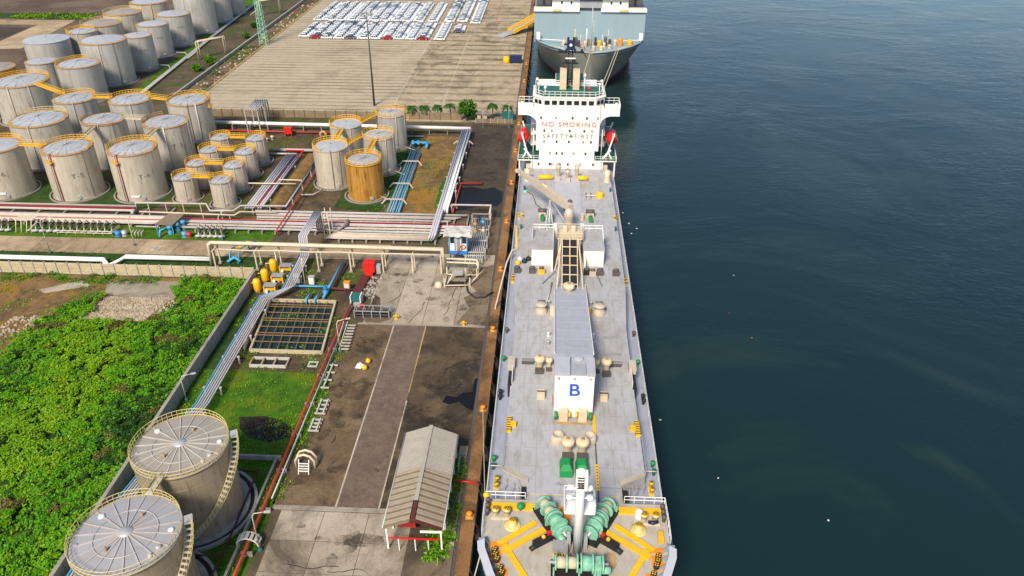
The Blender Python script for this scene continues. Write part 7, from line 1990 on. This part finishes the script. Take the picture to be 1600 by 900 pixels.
# ---------------------------------------------------------------- parked cars
def car_mesh(mat):
    mb = MB()
    L, W = 4.5, 1.95
    low = [(-L / 2, 0.32), (-L / 2 - 0.02, 0.62), (-L / 2 + 0.1, 0.80), (-1.15, 0.92), (1.45, 0.95), (L / 2 - 0.08, 0.86), (L / 2, 0.6), (L / 2, 0.32)]
    n = len(low)
    vs = [(x, -W / 2, z) for x, z in low] + [(x, W / 2, z) for x, z in low]
    fs = [tuple(range(n)), tuple(range(2 * n - 1, n - 1, -1))] + [(i, n + i, n + (i + 1) % n, (i + 1) % n) for i in range(n)]
    mb.add(vs, fs, 0)
    b0, b1, t0, t1 = -1.15, 1.75, -0.45, 1.15
    wb, wt = W / 2 - 0.03, W / 2 - 0.2
    c = [(b0, -wb, 0.92), (b1, -wb, 0.95), (b1, wb, 0.95), (b0, wb, 0.92), (t0, -wt, 1.44), (t1, -wt, 1.44), (t1, wt, 1.44), (t0, wt, 1.44)]
    mb.add(c, [(0, 1, 5, 4), (1, 2, 6, 5), (2, 3, 7, 6), (3, 0, 4, 7)], 1)
    mb.add([(t0 - 0.06, -wt - 0.02, 1.44), (t1 + 0.1, -wt - 0.02, 1.44), (t1 + 0.1, wt + 0.02, 1.44), (t0 - 0.06, wt + 0.02, 1.44), (t0 + 0.1, -wt + 0.1, 1.50), (t1 - 0.1, -wt + 0.1, 1.50), (t1 - 0.1, wt - 0.1, 1.50), (t0 + 0.1, wt - 0.1, 1.50)],
           [(4, 5, 6, 7), (0, 1, 5, 4), (1, 2, 6, 5), (2, 3, 7, 6), (3, 0, 4, 7)], 0)
    for s in (-1, 1):
        for x in (t0 - 0.2, 0.35, t1 + 0.2):
            mb.beam((x, s * (wb + 0.005), 0.93), (x * 0.9 + 0.02, s * (wt + 0.01), 1.46), 0.09, 0.05, 0)
        for x in (-1.35, 1.35):
            mb.tube([(x, s * (W / 2 - 0.22), 0.32), (x, s * (W / 2 + 0.01), 0.32)], 0.32, 12, 2)
            mb.tube([(x, s * (W / 2 + 0.005), 0.32), (x, s * (W / 2 + 0.02), 0.32)], 0.19, 8, 3)
        mb.box((-L / 2 + 0.05, s * 0.6, 0.68), (0.14, 0.34, 0.13), 0, 3)
    return mb.build('parked_car', [mat, 'glass_dark', 'rubber', 'galv'], None, (0, 0, 0))
CARS = {m: car_mesh('car_' + m) for m in ('white', 'silver', 'grey', 'red')}
for o in CARS.values():
    COL.objects.unlink(o)
def put_car(x, y, m, rz, label, group):
    o = CARS[m].copy()
    COL.objects.link(o)
    o.location = (x, y, 0.01)
    o.rotation_euler = (0, 0, rz)
    tag(o, label, 'car', group)
crand = random.Random(11)
def colour():
    r = crand.random()
    return 'white' if r < 0.84 else ('silver' if r < 0.97 else 'grey')
NC = {'white': 'white', 'silver': 'silver', 'grey': 'dark grey', 'red': 'red'}
def park(block, c, r, x, y, m=None, label=None):
    m = m or colour()
    lb = '%s car, %s from the front in %s column from left, %s' % (NC[m], ordinal(r + 1), ordinal(c + 1), block)
    put_car(x + crand.uniform(-0.06, 0.06), y + crand.uniform(-0.05, 0.05), m, (0 if c % 2 else math.pi) + crand.uniform(-0.012, 0.012), label or lb, 'cars packed in rows on the paved yard')
NB, FB, EB = 'nearer parked block', 'farther parked block', 'last parked block'
for c in range(11):
    x = -99.6 + 4.84 * c
    y0 = 313.4 if c else 315.6
    for r in range(10 if c else 8):
        m = lb = None
        if r == 0 and c == 1: m, lb = 'red', 'red car at the front left of the parked rows'
        if r == 0 and c == 7: m, lb = 'red', 'red car in the front row, middle one of the three red cars'
        if r == 0 and c == 10: m, lb = 'red', 'red car at the front right of the main block of parked rows'
        if r == 0 and c == 4: m, lb = 'grey', 'dark grey car alone among white ones in the very front row'
        if r >= 6 and crand.random() < 0.15: m = 'grey'
        park(NB, c, r, x, y0 + 2.75 * r, m, lb)
for r in range(10):
    park(NB, 11, r, -44.6, 313.2 + 2.75 * r, 'white' if r < 6 else None)
for r in range(4):
    park(NB, 12, r, -38.4, 326.0 + 2.75 * r, 'grey' if r == 0 else None)
for c in range(11):
    for r in range(12):
        park(FB, c, r, -101.4 + 4.84 * c + (1.5 if c == 10 else 0), 344.8 + 3.0 * r, 'white' if r == 0 else None)
for c, x in ((11, -44.4), (12, -38.8), (13, -33.0)):
    for r in range(17):
        park(FB, c, r, x, (342.0 if c == 13 else 344.8) + 3.0 * r, 'white' if r == 0 else None)
for c in range(9):
    park(EB, c, 0, -99.0 + 4.84 * c, 389.5, 'grey' if c == 4 else None)

# ---------------------------------------------------------------- shed on the quay
sd = thing('open_shed', 'open-sided shed with corrugated roof, half pale and half brown, beside the quay', 'shed', (-15.1, 72, 0))
def roof_pt(side, u, y, lift=0.0):
    """u 0 at the ridge, 1 at the eave"""
    return (-15.1 + side * 3.55 * u, y, 5.5 - 1.45 * u + lift)
def sheet(side, y0, y1, mat, u0=0.0, u1=1.0, lift=0.0, name='roof_sheet'):
    mb = MB()
    n = max(3, int((y1 - y0) / 0.16))
    vs = []
    for i in range(n + 1):
        y = y0 + (y1 - y0) * i / n
        w = lift + 0.035 * (i % 2)
        vs += [roof_pt(side, u0, y, w), roof_pt(side, u1, y, w), roof_pt(side, u1, y, w - 0.04), roof_pt(side, u0, y, w - 0.04)]
    fs = []
    for i in range(n):
        a, b = i * 4, i * 4 + 4
        fs += [(a, b, b + 1, a + 1), (a + 2, a + 3, b + 3, b + 2)] + [(a + 1, b + 1, b + 2, a + 2), (a + 3, a, b, b + 3)]
    fs += [(0, 1, 2, 3), (n * 4 + 3, n * 4 + 2, n * 4 + 1, n * 4)]
    mb.add(vs, fs, 0)
    return mb.build(name, mat, sd)
for s in (-1, 1):
    for k in range(8):
        sheet(s, 72.6 + k * 0.97, 72.6 + k * 0.97 + 1.0, 'roof_sheet', lift=0.02 * (k % 2))
    for k in range(18):
        y0 = 63.5 + k * 0.505
        u1 = 1.0
        m = 'roof_sheet_old' if k % 2 == 0 else 'roof_sheet_tan'
        if s > 0 and k < 1:
            m, u1 = ('roof_rust', 0.98)
        sheet(s, y0, y0 + 0.54, m, 0.0 if k > 6 else 0.10, u1, lift=-0.02 + 0.06 * (k % 2))
    for y in (64.0, 67.2, 70.4, 73.6, 76.8, 79.9):
        MB().bb(-15.1 + s * 3.3 - 0.1, -15.1 + s * 3.3 + 0.1, y - 0.1, y + 0.1, 0, 4.1).build('post', 'white', sd)
        MB().beam((-15.1, y, 5.3), (-15.1 + s * 3.4, y, 3.98), 0.12, 0.16).build('rafter', 'steel_grey', sd)
    MB().bb(-15.1 + s * 3.3 - 0.08, -15.1 + s * 3.3 + 0.08, 63.6, 80.2, 3.92, 4.02).build('eave_beam', 'steel_grey', sd)
    MB().tube([(-15.1 + s * 3.66, 63.6, 4.0), (-15.1 + s * 3.66, 80.4, 4.0)], 0.09, 6).build('gutter', 'galv', sd)
MB().bb(-15.35, -14.85, 66.8, 80.4, 5.52, 5.6).build('ridge_cap', 'roof_sheet', sd)
MB().bb(-15.35, -14.85, 63.5, 66.7, 5.40, 5.46).build('ridge_cap', 'roof_rust', sd)
MB().bb(-18.2, -12.0, 63.75, 63.9, 2.05, 2.2).build('tie_beam', 'red', sd)
MB().bb(-17.6, -15.4, 66.5, 66.8, 1.0, 2.4).build('inner_panel', 'pipe_red', sd)
for x in (-17.0, -15.0, -13.4):
    MB().bb(x - 0.06, x + 0.06, 63.75, 63.9, 0, 2.1).build('rail_post', 'white', sd)
MB().beam((-14.2, 63.4, 3.9), (-11.6, 63.6, 3.7), 0.3, 0.1).build('loose_plank', 'white', sd)
tag(MB().tube([(-11.6, 75.2, 0.5), (-8.4, 75.0, 0.5)], 0.13, 8).build('barrier_pole', 'red'), 'red pole lying across the quay edge beside the shed', 'pole')
tag(rail_mb([(-11.2, 77.0, 0), (-11.2, 79.4, 0)], 1.6, 0.05, 0.8).build('guard_rail', 'mint'), 'pale green guard frame at the quay side of the shed', 'railing')

# ---------------------------------------------------------------- quay furniture
def bollard():
    r = thing('quay_bollard', 'x', 'bollard', (0, 0, 0))
    MB().lathe((0, 0, 0.12), [(0.42, 0), (0.42, 0.06), (0.28, 0.1), (0.24, 0.45), (0.40, 0.58), (0.40, 0.72), (0.2, 0.82), (0.01, 0.84)], 14).build('post', 'orange', r)
    MB().bb(-0.5, 0.5, -0.5, 0.5, 0.12, 0.16).build('base_plate', 'rim_rust', r)
    return r
qb = bollard()
for i, y in enumerate((48.6, 69.4, 90.3, 111.4, 132.4, 153.4, 174.4, 195.4, 216.4, 237.4, 258.4, 279.4)):
    o = place(qb, (-8.95, y, 0), 0, 'orange mooring bollard on the rusty quay edge, number %d from the camera' % (i + 1) if False else
              ['orange mooring bollard nearest the camera on the quay edge', 'orange mooring bollard on the quay level with the shed front', 'orange mooring bollard on the quay beyond the shed', 'orange mooring bollard on the quay at the kerb of the concrete apron',
               'orange mooring bollard on the quay beside the loading manifold', 'orange mooring bollard on the quay level with the wide pipe bundle', 'orange mooring bollard on the quay just beyond the black puddle', 'orange mooring bollard on the quay level with the stern of the grey ship',
               'orange mooring bollard on the quay near the short cream wall', 'orange mooring bollard on the quay at the gap between the ships', 'orange mooring bollard on the quay level with the carrier bow', 'orange mooring bollard on the quay beside the dark blue machine'][i], None, i == 0)
def fender():
    r = thing('quay_fender', 'black rubber fender hung on the quay wall', 'fender', (0, 0, 0))
    MB().tube([(0, -1.1, 0), (0, 1.1, 0)], 0.42, 12).build('rubber_tube', 'rubber', r)
    for y in (-0.8, 0.8):
        MB().tube([(0, y, 0.3), (-0.3, y, 1.3)], 0.05, 5).build('chain', 'steel_dark', r)
    return r
fd = fender()
for i in range(34):
    place(fd, (-7.9, 60.5 + i * 7.2, -1.1), 0, 'black rubber fender on the quay wall face, %s from the camera' % ordinal(i + 1), 'fenders along the quay', i == 0)
# mooring ropes from the grey ship to the quay
for a, b, lab in (((-5.9, 58.0, 9.6), (-9.0, 48.8, 0.7), 'pale mooring rope from the bow of the grey ship to the nearest bollard'),
                  ((-6.4, 64.2, 8.2), (-8.95, 90.0, 0.7), 'pale mooring rope along the ship side to the bollard beyond the shed')):
    A, B = Vector(a), Vector(b)
    tag(MB().tube([A.lerp(B, i / 6) - Vector((0, 0, 0.8 * (i / 6) * (1 - i / 6))) for i in range(7)], 0.06, 5).build('mooring_rope', 'rope'), lab, 'rope')
# far quay: ramp of the carrier and a dark blue machine
rp_ = thing('shore_ramp', 'yellow sided ramp lowered from the carrier to the paved quay', 'ramp', (-15, 326, 0))
MB().beam((-18.0, 323.0, 0.5), (-5.9, 332.5, 5.2), 4.2, 0.3).build('ramp_deck', 'steel_grey', rp_)
for s in (-1, 1):
    d_ = Vector((12.1, 9.5, 0)).normalized()
    n_ = Vector((-d_.y, d_.x, 0)) * 2.1 * s
    MB().beam(Vector((-17.0, 323.8, 1.2)) + n_, Vector((-5.9, 332.5, 5.9)) + n_, 0.4, 1.2).build('ramp_side', 'bright_yellow', rp_)
MB().add([(-24.0, 320.6, 0.05), (-19.6, 318.6, 0.05), (-16.9, 321.6, 0.6), (-19.4, 324.6, 0.6), (-24.0, 320.6, 0.15), (-19.6, 318.6, 0.15), (-16.9, 321.6, 0.75), (-19.4, 324.6, 0.75)],
         [(3, 2, 1, 0), (4, 5, 6, 7), (0, 1, 5, 4), (1, 2, 6, 5), (2, 3, 7, 6), (3, 0, 4, 7)]).build('ramp_flap', 'galv', rp_)
bm_ = thing('quay_machine', 'dark blue machine with a yellow drum on the far quay', 'machine', (-13, 282, 0))
MB().bb(-15.2, -10.8, 281.0, 283.4, 0.3, 2.6).build('machine_body', 'navy', bm_)
MB().lathe((-16.2, 282.0, 0), [(1.2, 0.2), (1.3, 0.8), (1.3, 1.8), (0.9, 2.2), (0.01, 2.3)], 14).build('yellow_drum', 'bright_yellow', bm_)
for x in (-14.6, -11.4):
    MB().tube([(x, 280.8, 0.4), (x, 283.6, 0.4)], 0.4, 10).build('wheel', 'rubber', bm_)
ks = thing('kiosk', 'small cream kiosk with flat roof behind the dark asphalt', 'kiosk', (-19.6, 219, 0))
MB().bb(-21.2, -18.4, 218.6, 220.6, 0, 2.3).build('wall', 'panel_wall', ks)
MB().bb(-21.6, -18.0, 218.2, 221.0, 2.3, 2.5).build('roof', 'kerb', ks)
MB().bb(-20.2, -19.4, 218.54, 218.6, 0.1, 1.9).build('door', 'steel_dark', ks)
tag(MB().bb(-14.0, -10.8, 219.2, 220.8, 0, 2.4).bb(-14.2, -10.6, 219.0, 221.0, 2.4, 2.5).build('dark_booth', 'teal'), 'dark green booth between the palms near the quay', 'booth')
flat('road_marking', rect(-24.6, -24.4, 348, 400), 0.012, 'pipe_red')
flat('road_marking', rect(-28.5, -17.0, 353.6, 353.9), 0.012, 'steel_dark')

# litter drifting on the water
for i, (x, y, r, m, lab) in enumerate(((18.2, 93.0, 0.35, 'pale_yellow', 'yellowish scrap floating on the water right of the letter B'), (38.0, 138.0, 0.22, 'white', 'white speck floating in the middle of the open water'), (34.5, 124.0, 0.2, 'red', 'red speck floating in the open water'),
        (38.2, 74.0, 0.3, 'white', 'white scrap floating near the lower right of the water'), (25.0, 81.0, 0.22, 'white', 'small white speck floating right of the raised deck'), (37.0, 116.0, 0.2, 'orange', 'orange speck floating in the open water'),
        (17.6, 166.0, 0.4, 'white', 'foam flecks on the water beside the bridge, nearest the bridge'), (18.6, 160.5, 0.5, 'white', 'foam flecks on the water beside the after deck, largest'), (20.2, 158.0, 0.35, 'white', 'foam flecks on the water beside the after deck, farthest from the hull'), (18.8, 155.5, 0.35, 'white', 'foam flecks on the water beside the after deck, nearest the camera'))):
    mb = MB()
    r *= 0.55
    rr = random.Random(i)
    pts = [(x + r * rr.uniform(0.6, 1.2) * math.cos(a), y + r * rr.uniform(0.6, 1.2) * math.sin(a)) for a in [k * math.pi / 3.5 for k in range(7)]]
    mb.prism(pts, -3.06, -2.94)
    tag(mb.build('floating_litter', m), lab, 'litter')
# ---------------------------------------------------------------- vegetation
def leaves_object(name, pts, sizes, rng, mats, midx, tilt=0.9):
    """many bent leaf quads as one mesh"""
    n = len(pts)
    ang = rng.uniform(0, 2 * np.pi, n)
    tl = rng.uniform(-tilt, tilt, n)
    tl2 = rng.uniform(-tilt, tilt, n)
    ex = np.stack([np.cos(ang) * np.cos(tl), np.sin(ang) * np.cos(tl), np.sin(tl)], 1)
    ey = np.stack([-np.sin(ang) * np.cos(tl2), np.cos(ang) * np.cos(tl2), np.sin(tl2)], 1)
    s = sizes[:, None]
    v = np.empty((n, 4, 3))
    v[:, 0] = pts - ex * s
    v[:, 1] = pts + ey * s * 0.5 + ex * s * 0.1
    v[:, 2] = pts + ex * s
    v[:, 3] = pts - ey * s * 0.5 + ex * s * 0.1
    me = bpy.data.meshes.new(name)
    me.vertices.add(4 * n)
    me.vertices.foreach_set('co', v.reshape(-1))
    me.loops.add(4 * n)
    me.loops.foreach_set('vertex_index', np.arange(4 * n, dtype=np.int32))
    me.polygons.add(n)
    me.polygons.foreach_set('loop_start', np.arange(0, 4 * n, 4, dtype=np.int32))
    me.polygons.foreach_set('loop_total', np.full(n, 4, dtype=np.int32))
    for m in mats:
        me.materials.append(M[m])
    me.polygons.foreach_set('material_index', midx.astype(np.int32))
    me.update(calc_edges=True)
    me.validate()
    o = bpy.data.objects.new(name, me)
    COL.objects.link(o)
    return o

rng = np.random.default_rng(5)
def vnoise(x, y, s, seed):
    return np.array([noise.noise(Vector((a * s, b * s, seed))) for a, b in zip(x, y)])

def in_poly(x, y, poly):
    r = np.zeros(len(x), bool)
    j = len(poly) - 1
    for i in range(len(poly)):
        xi, yi = poly[i]
        xj, yj = poly[j]
        c = ((yi > y) != (yj > y)) & (x < (xj - xi) * (y - yi) / (yj - yi + 1e-9) + xi)
        r ^= c
        j = i
    return r

# bare part of the lot: no bushes there
BARE = [(-300, 127), (-69.4, 126.6), (-68.6, 120.0), (-67.6, 116.0), (-70.6, 110.9), (-82.4, 110.9), (-82.2, 116), (-81.6, 119.2), (-86.5, 115.6), (-90.0, 109.2), (-88.6, 100.5), (-92.0, 94.0), (-110, 84), (-300, 60)]
nb = 7600
bx = rng.uniform(-104, -56.4, nb)
by = rng.uniform(44, 126.0, nb)
edge = vnoise(bx, by, 0.25, 2.0) * 2.6
keep = ~in_poly(bx + edge, by + edge, BARE)
bx, by = bx[keep], by[keep]
hh = 0.9 + 1.25 * vnoise(bx, by, 0.13, 7.0) + 1.0 * vnoise(bx, by, 0.36, 3.0)
hh = np.clip(hh, 0.1, 3.0)
per = 40
cx = np.repeat(bx, per)
cy = np.repeat(by, per)
ch = np.repeat(hh, per)
d = rng.normal(0, 1, (len(cx), 3))
d /= np.linalg.norm(d, axis=1)[:, None]
rad = np.repeat(rng.uniform(0.4, 1.0, len(bx)), per) * rng.uniform(0.65, 1.0, len(cx))
pts = np.stack([cx + d[:, 0] * rad, cy + d[:, 1] * rad, np.maximum(0.06, ch * 0.62 + np.abs(d[:, 2]) * rad * 0.75)], 1)
kind = np.repeat((vnoise(bx, by, 0.06, 11.0) + 0.4 * rng.normal(0, 0.5, len(bx))), per)
midx = np.where(kind > 0.18, 1, np.where(kind < -0.34, 2, 0))
dead = np.repeat(vnoise(bx, by, 0.30, 23.0) > 0.46, per)
midx = np.where(dead, 3, midx)
inside = pts[:, 0] < -56.1
pts, midx = pts[inside], midx[inside]
stuff(leaves_object('bushes', pts, rng.uniform(0.11, 0.26, len(pts)), rng, ['leaf', 'leaf_yellow', 'leaf_dark', 'leaf_brown'], midx, 0.65), 'dense bright green bushes and creepers overgrowing the walled lot', 'bushes')

# sparse weeds on the bare part of the lot, along walls and on the dirt
def weeds(name, n, x0, x1, y0, y1, label, mats=('leaf_yellow', 'leaf', 'leaf_dark'), size=(0.08, 0.2), thr=0.05, sc=0.2, seed=1.0, poly=None, spread=0.5):
    x = rng.uniform(x0, x1, n)
    y = rng.uniform(y0, y1, n)
    k = vnoise(x, y, sc, seed) > thr
    if poly is not None:
        k &= in_poly(x, y, poly)
    x, y = x[k], y[k]
    p = 7
    xx = np.repeat(x, p) + rng.normal(0, spread * 0.5, len(x) * p)
    yy = np.repeat(y, p) + rng.normal(0, spread * 0.5, len(x) * p)
    zz = rng.uniform(0.04, 0.28, len(xx))
    mi_ = np.repeat(rng.integers(0, len(mats), len(x)), p)
    return stuff(leaves_object(name, np.stack([xx, yy, zz], 1), rng.uniform(size[0], size[1], len(xx)), rng, list(mats), mi_), label, 'weeds')
weeds('weeds', 1500, -118, -69, 96, 126, 'scattered yellow green weeds on the bare earth of the lot', thr=0.06, poly=[(-120, 90), (-91, 96), (-91, 109), (-84, 117), (-84, 126.3), (-120, 126.3)])
weeds('weeds', 900, -110, -58, 123.6, 126.6, 'line of weeds at the foot of the cream panel wall', thr=-0.1, mats=('leaf', 'leaf_dark'))
weeds('weeds', 1200, -56, -36.8, 98, 131, 'weeds between the pipes around the basin', thr=0.08, seed=4.0)
weeds('weeds', 2200, -56, -35.2, 44, 98, 'tufts of grass on the lawn around the foreground tanks', mats=('grass_blade', 'leaf', 'leaf_yellow'), thr=-0.3, seed=6.0, size=(0.06, 0.15))
weeds('weeds', 300, -12.0, -10.4, 63.5, 80, 'weeds in the cracked concrete beside the shed', thr=-0.2, seed=8.0)
weeds('weeds', 160, -13.8, -11.2, 62.4, 66.8, 'thick weeds at the quay side corner of the shed', thr=-1, seed=8.0, size=(0.15, 0.3))
weeds('weeds', 1800, -150, -58, 143, 222, 'patches of weeds between the storage tanks', thr=0.14, sc=0.09, seed=9.0)
weeds('weeds', 900, -49, -24.6, 156, 206, 'patches of weeds around the five tanks and blue pipes', thr=0.06, sc=0.12, seed=12.0)
weeds('weeds', 900, -160, -58, 127.4, 135.2, 'grass tufts along the white pipes south of the road', mats=('leaf_dark', 'grass_blade'), thr=-0.3, seed=14.0)
weeds('weeds', 700, -36.4, -33.2, 70, 112, 'rough grass along the long red pipe', mats=('grass_blade', 'leaf_yellow'), thr=-0.1, seed=15.0)
weeds('weeds', 700, -121, -112.4, 232, 400, 'scrub in the ditch beside the paved yard', mats=('leaf_dark', 'leaf'), thr=0.1, sc=0.08, seed=16.0, size=(0.2, 0.4), spread=1.2)
weeds('weeds', 900, -260, -204, 342, 352, 'distant hedge line at the far field', mats=('leaf_dark', 'leaf_yellow'), thr=-0.1, sc=0.06, seed=17.0, size=(0.3, 0.6), spread=1.5)

# stones and rubble in the lot
def rubble(name, n, poly, r0, r1, label, mat, seed):
    mb = MB()
    rr = random.Random(seed)
    xs = [p[0] for p in poly]
    ys_ = [p[1] for p in poly]
    k = 0
    while k < n:
        x, y = rr.uniform(min(xs), max(xs)), rr.uniform(min(ys_), max(ys_))
        if not in_poly(np.array([x]), np.array([y]), poly)[0]:
            continue
        r = rr.uniform(r0, r1)
        a = rr.uniform(0, 3)
        top = []
        base = []
        for q in range(5):
            b = a + q * 1.2566
            j = rr.uniform(0.7, 1.2)
            base.append((x + r * j * math.cos(b), y + r * j * math.sin(b), 0.0))
            top.append((x + r * 0.6 * j * math.cos(b), y + r * 0.6 * j * math.sin(b), r * rr.uniform(0.5, 0.9)))
        mb.add(base + top, [(5, 6, 7, 8, 9)] + [(q, (q + 1) % 5, 5 + (q + 1) % 5, 5 + q) for q in range(5)])
        k += 1
    return stuff(mb.build(name, mat), label, 'stones')
rubble('rubble', 1500, [(-83.2, 111.8), (-71.1, 111.5), (-69.5, 119.0), (-81.9, 119.0)], 0.08, 0.30, 'pale broken stones covering the square bed in the lot', 'gravel', 3)
rubble('rubble', 150, [(-95, 111.5), (-89.4, 112.2), (-89.6, 109.0), (-92.6, 102.0), (-94.5, 98), (-96, 105)], 0.12, 0.42, 'line of rubble between bare earth and bushes in the lot', 'gravel', 4)
rubble('rubble', 90, [(-70.6, 112.0), (-67.4, 112.4), (-67.2, 117.6), (-69.2, 118.4)], 0.1, 0.35, 'small pile of pale rubble at the corner of the stone bed', 'gravel', 5)
rubble('rubble', 110, [(-34.6, 121), (-31.8, 121), (-31.6, 129), (-33.8, 129)], 0.1, 0.32, 'dark rubble beside the dark red plates', 'concrete_wall', 6)
rubble('rubble', 200, [(-11.8, 64.8), (-10.5, 64.8), (-10.5, 76), (-11.8, 76)], 0.06, 0.2, 'broken concrete between the shed and the quay edge', 'concrete_wall', 7)
rubble('rubble', 90, [(-117.6, 232), (-112.4, 232), (-112.4, 380), (-117.6, 380)], 0.25, 0.7, 'pale stones in the ditch beside the paved yard', 'gravel', 8)
rubble('rubble', 160, [(-45.0, 86.8), (-38.8, 86.4), (-36.5, 84.4), (-39.0, 82.0), (-44.0, 84.4)], 0.08, 0.3, 'black clods in the burnt patch on the lawn', 'oily', 9)

# palms
def palm(x, y, h, label, seed, group=None):
    rr = random.Random(seed)
    t = thing('palm_tree', label, 'palm', (x, y, 0), group)
    MB().tube([(x, y, 0), (x + 0.1, y, h * 0.5), (x + rr.uniform(-0.2, 0.2), y, h)], 0.22, 8, 0, 0.13).build('trunk', 'trunk_bark', t)
    for k in range(15):
        a = 2 * math.pi * k / 15 + rr.uniform(-0.2, 0.2)
        el = rr.uniform(0.15, 0.9)
        L = rr.uniform(1.7, 2.3)
        mb = MB()
        prev = None
        c, s_ = math.cos(a), math.sin(a)
        pts = []
        for i in range(7):
            u = i / 6
            r = L * (u - 0.12 * u * u)
            z = h + L * (el * u - 0.95 * u * u)
            pts.append(Vector((x + c * r, y + s_ * r, z)))
        for i in range(6):
            p, q = pts[i], pts[i + 1]
            w = 0.55 * math.sin(math.pi * (0.15 + 0.8 * i / 6))
            side = Vector((-s_, c, 0)) * w
            dn = Vector((0, 0, -0.35 * w))
            m_ = (p + q) / 2
            for sg in (-1, 1):
                mb.add([p, m_, m_ + side * sg + dn + (q - p) * 0.4, p + side * sg * 0.9 + dn + (q - p) * 0.3], [(0, 1, 2, 3)])
                mb.add([m_, q, q + side * sg * 0.9 + dn + (q - p) * 0.3, m_ + side * sg + dn + (q - p) * 0.45], [(0, 1, 2, 3)])
        mb.build('frond', 'leaf_dark', t)
for i, (x, y, h) in enumerate(((-40.6, 220.6, 3.4), (-36.9, 220.8, 3.5), (-33.1, 221.0, 3.7), (-29.4, 221.2, 4.0), (-17.0, 221.6, 4.2), (-12.6, 221.8, 3.8))):
    palm(x, y, h, ['leftmost palm in the row of four by the paved yard', 'second palm from the left in the row of four', 'third palm from the left in the row of four', 'rightmost palm in the row of four, left of the round tree', 'palm just right of the kiosk', 'palm at the quay corner behind the dark green booth'][i], 40 + i)

def leafy(name, x, y, r, h, z0, label, cat, n, seed, mats=('leaf', 'leaf_dark', 'leaf_dark'), size=(0.18, 0.36)):
    g = np.random.default_rng(seed)
    t = thing(name, label, cat, (x, y, 0))
    tr = MB()
    tr.tube([(x, y, 0), (x + 0.05, y, z0 + h * 0.25)], 0.12 * r, 8, 0, 0.06 * r)
    for k in range(5):
        a = k * 1.256 + 0.4
        tr.tube([(x, y, z0 + 0.05 * h), (x + 0.35 * r * math.cos(a), y + 0.35 * r * math.sin(a), z0 + h * 0.35), (x + 0.6 * r * math.cos(a), y + 0.6 * r * math.sin(a), z0 + h * 0.6)], 0.05 * r, 5, 0, 0.02 * r)
    tr.build('trunk', 'trunk_bark', t)
    nc = 26
    cen = g.normal(0, 1, (nc, 3))
    cen /= np.linalg.norm(cen, axis=1)[:, None]
    cen *= g.uniform(0.35, 0.95, (nc, 1))
    cen = cen * np.array([r * 0.85, r * 0.85, h * 0.42]) + np.array([x, y, z0 + h * 0.5])
    ci = g.integers(0, nc, n)
    dd = g.normal(0, 1, (n, 3))
    dd /= np.linalg.norm(dd, axis=1)[:, None]
    p = cen[ci] + dd * (r * g.uniform(0.16, 0.34, (n, 1)))
    p[:, 2] = np.maximum(p[:, 2], 0.1)
    o = leaves_object('crown', p - np.array([x, y, 0]), g.uniform(size[0], size[1], n), g, list(mats), g.integers(0, len(mats), n))
    o.parent = t
    return t
leafy('round_tree', -24.3, 219.6, 3.3, 6.0, 0.6, 'round dense green tree between the palms and the kiosk', 'tree', 4200, 1)
leafy('shrub', -121.6, 273.0, 2.6, 3.2, 0.2, 'largest round shrub between the far tanks and the ditch', 'shrub', 1600, 2, ('leaf', 'leaf', 'leaf_dark'))
leafy('shrub', -123.6, 265.6, 2.0, 2.4, 0.2, 'smaller shrub just nearer than the largest round shrub by the ditch', 'shrub', 1200, 3, ('leaf', 'leaf', 'leaf_dark'))
leafy('shrub', -122.4, 312.0, 2.0, 2.4, 0.2, 'shrub by the ditch level with the green lattice tower', 'shrub', 1000, 4)
leafy('shrub', -125.0, 330.0, 1.8, 2.2, 0.2, 'farthest shrub beside the ditch near the top edge', 'shrub', 900, 5)
leafy('shrub', -178.0, 337.0, 2.4, 3.4, 0.2, 'dark shrub behind the rusty rimmed tanks', 'shrub', 1000, 6, ('leaf_dark', 'leaf_dark', 'leaf'))
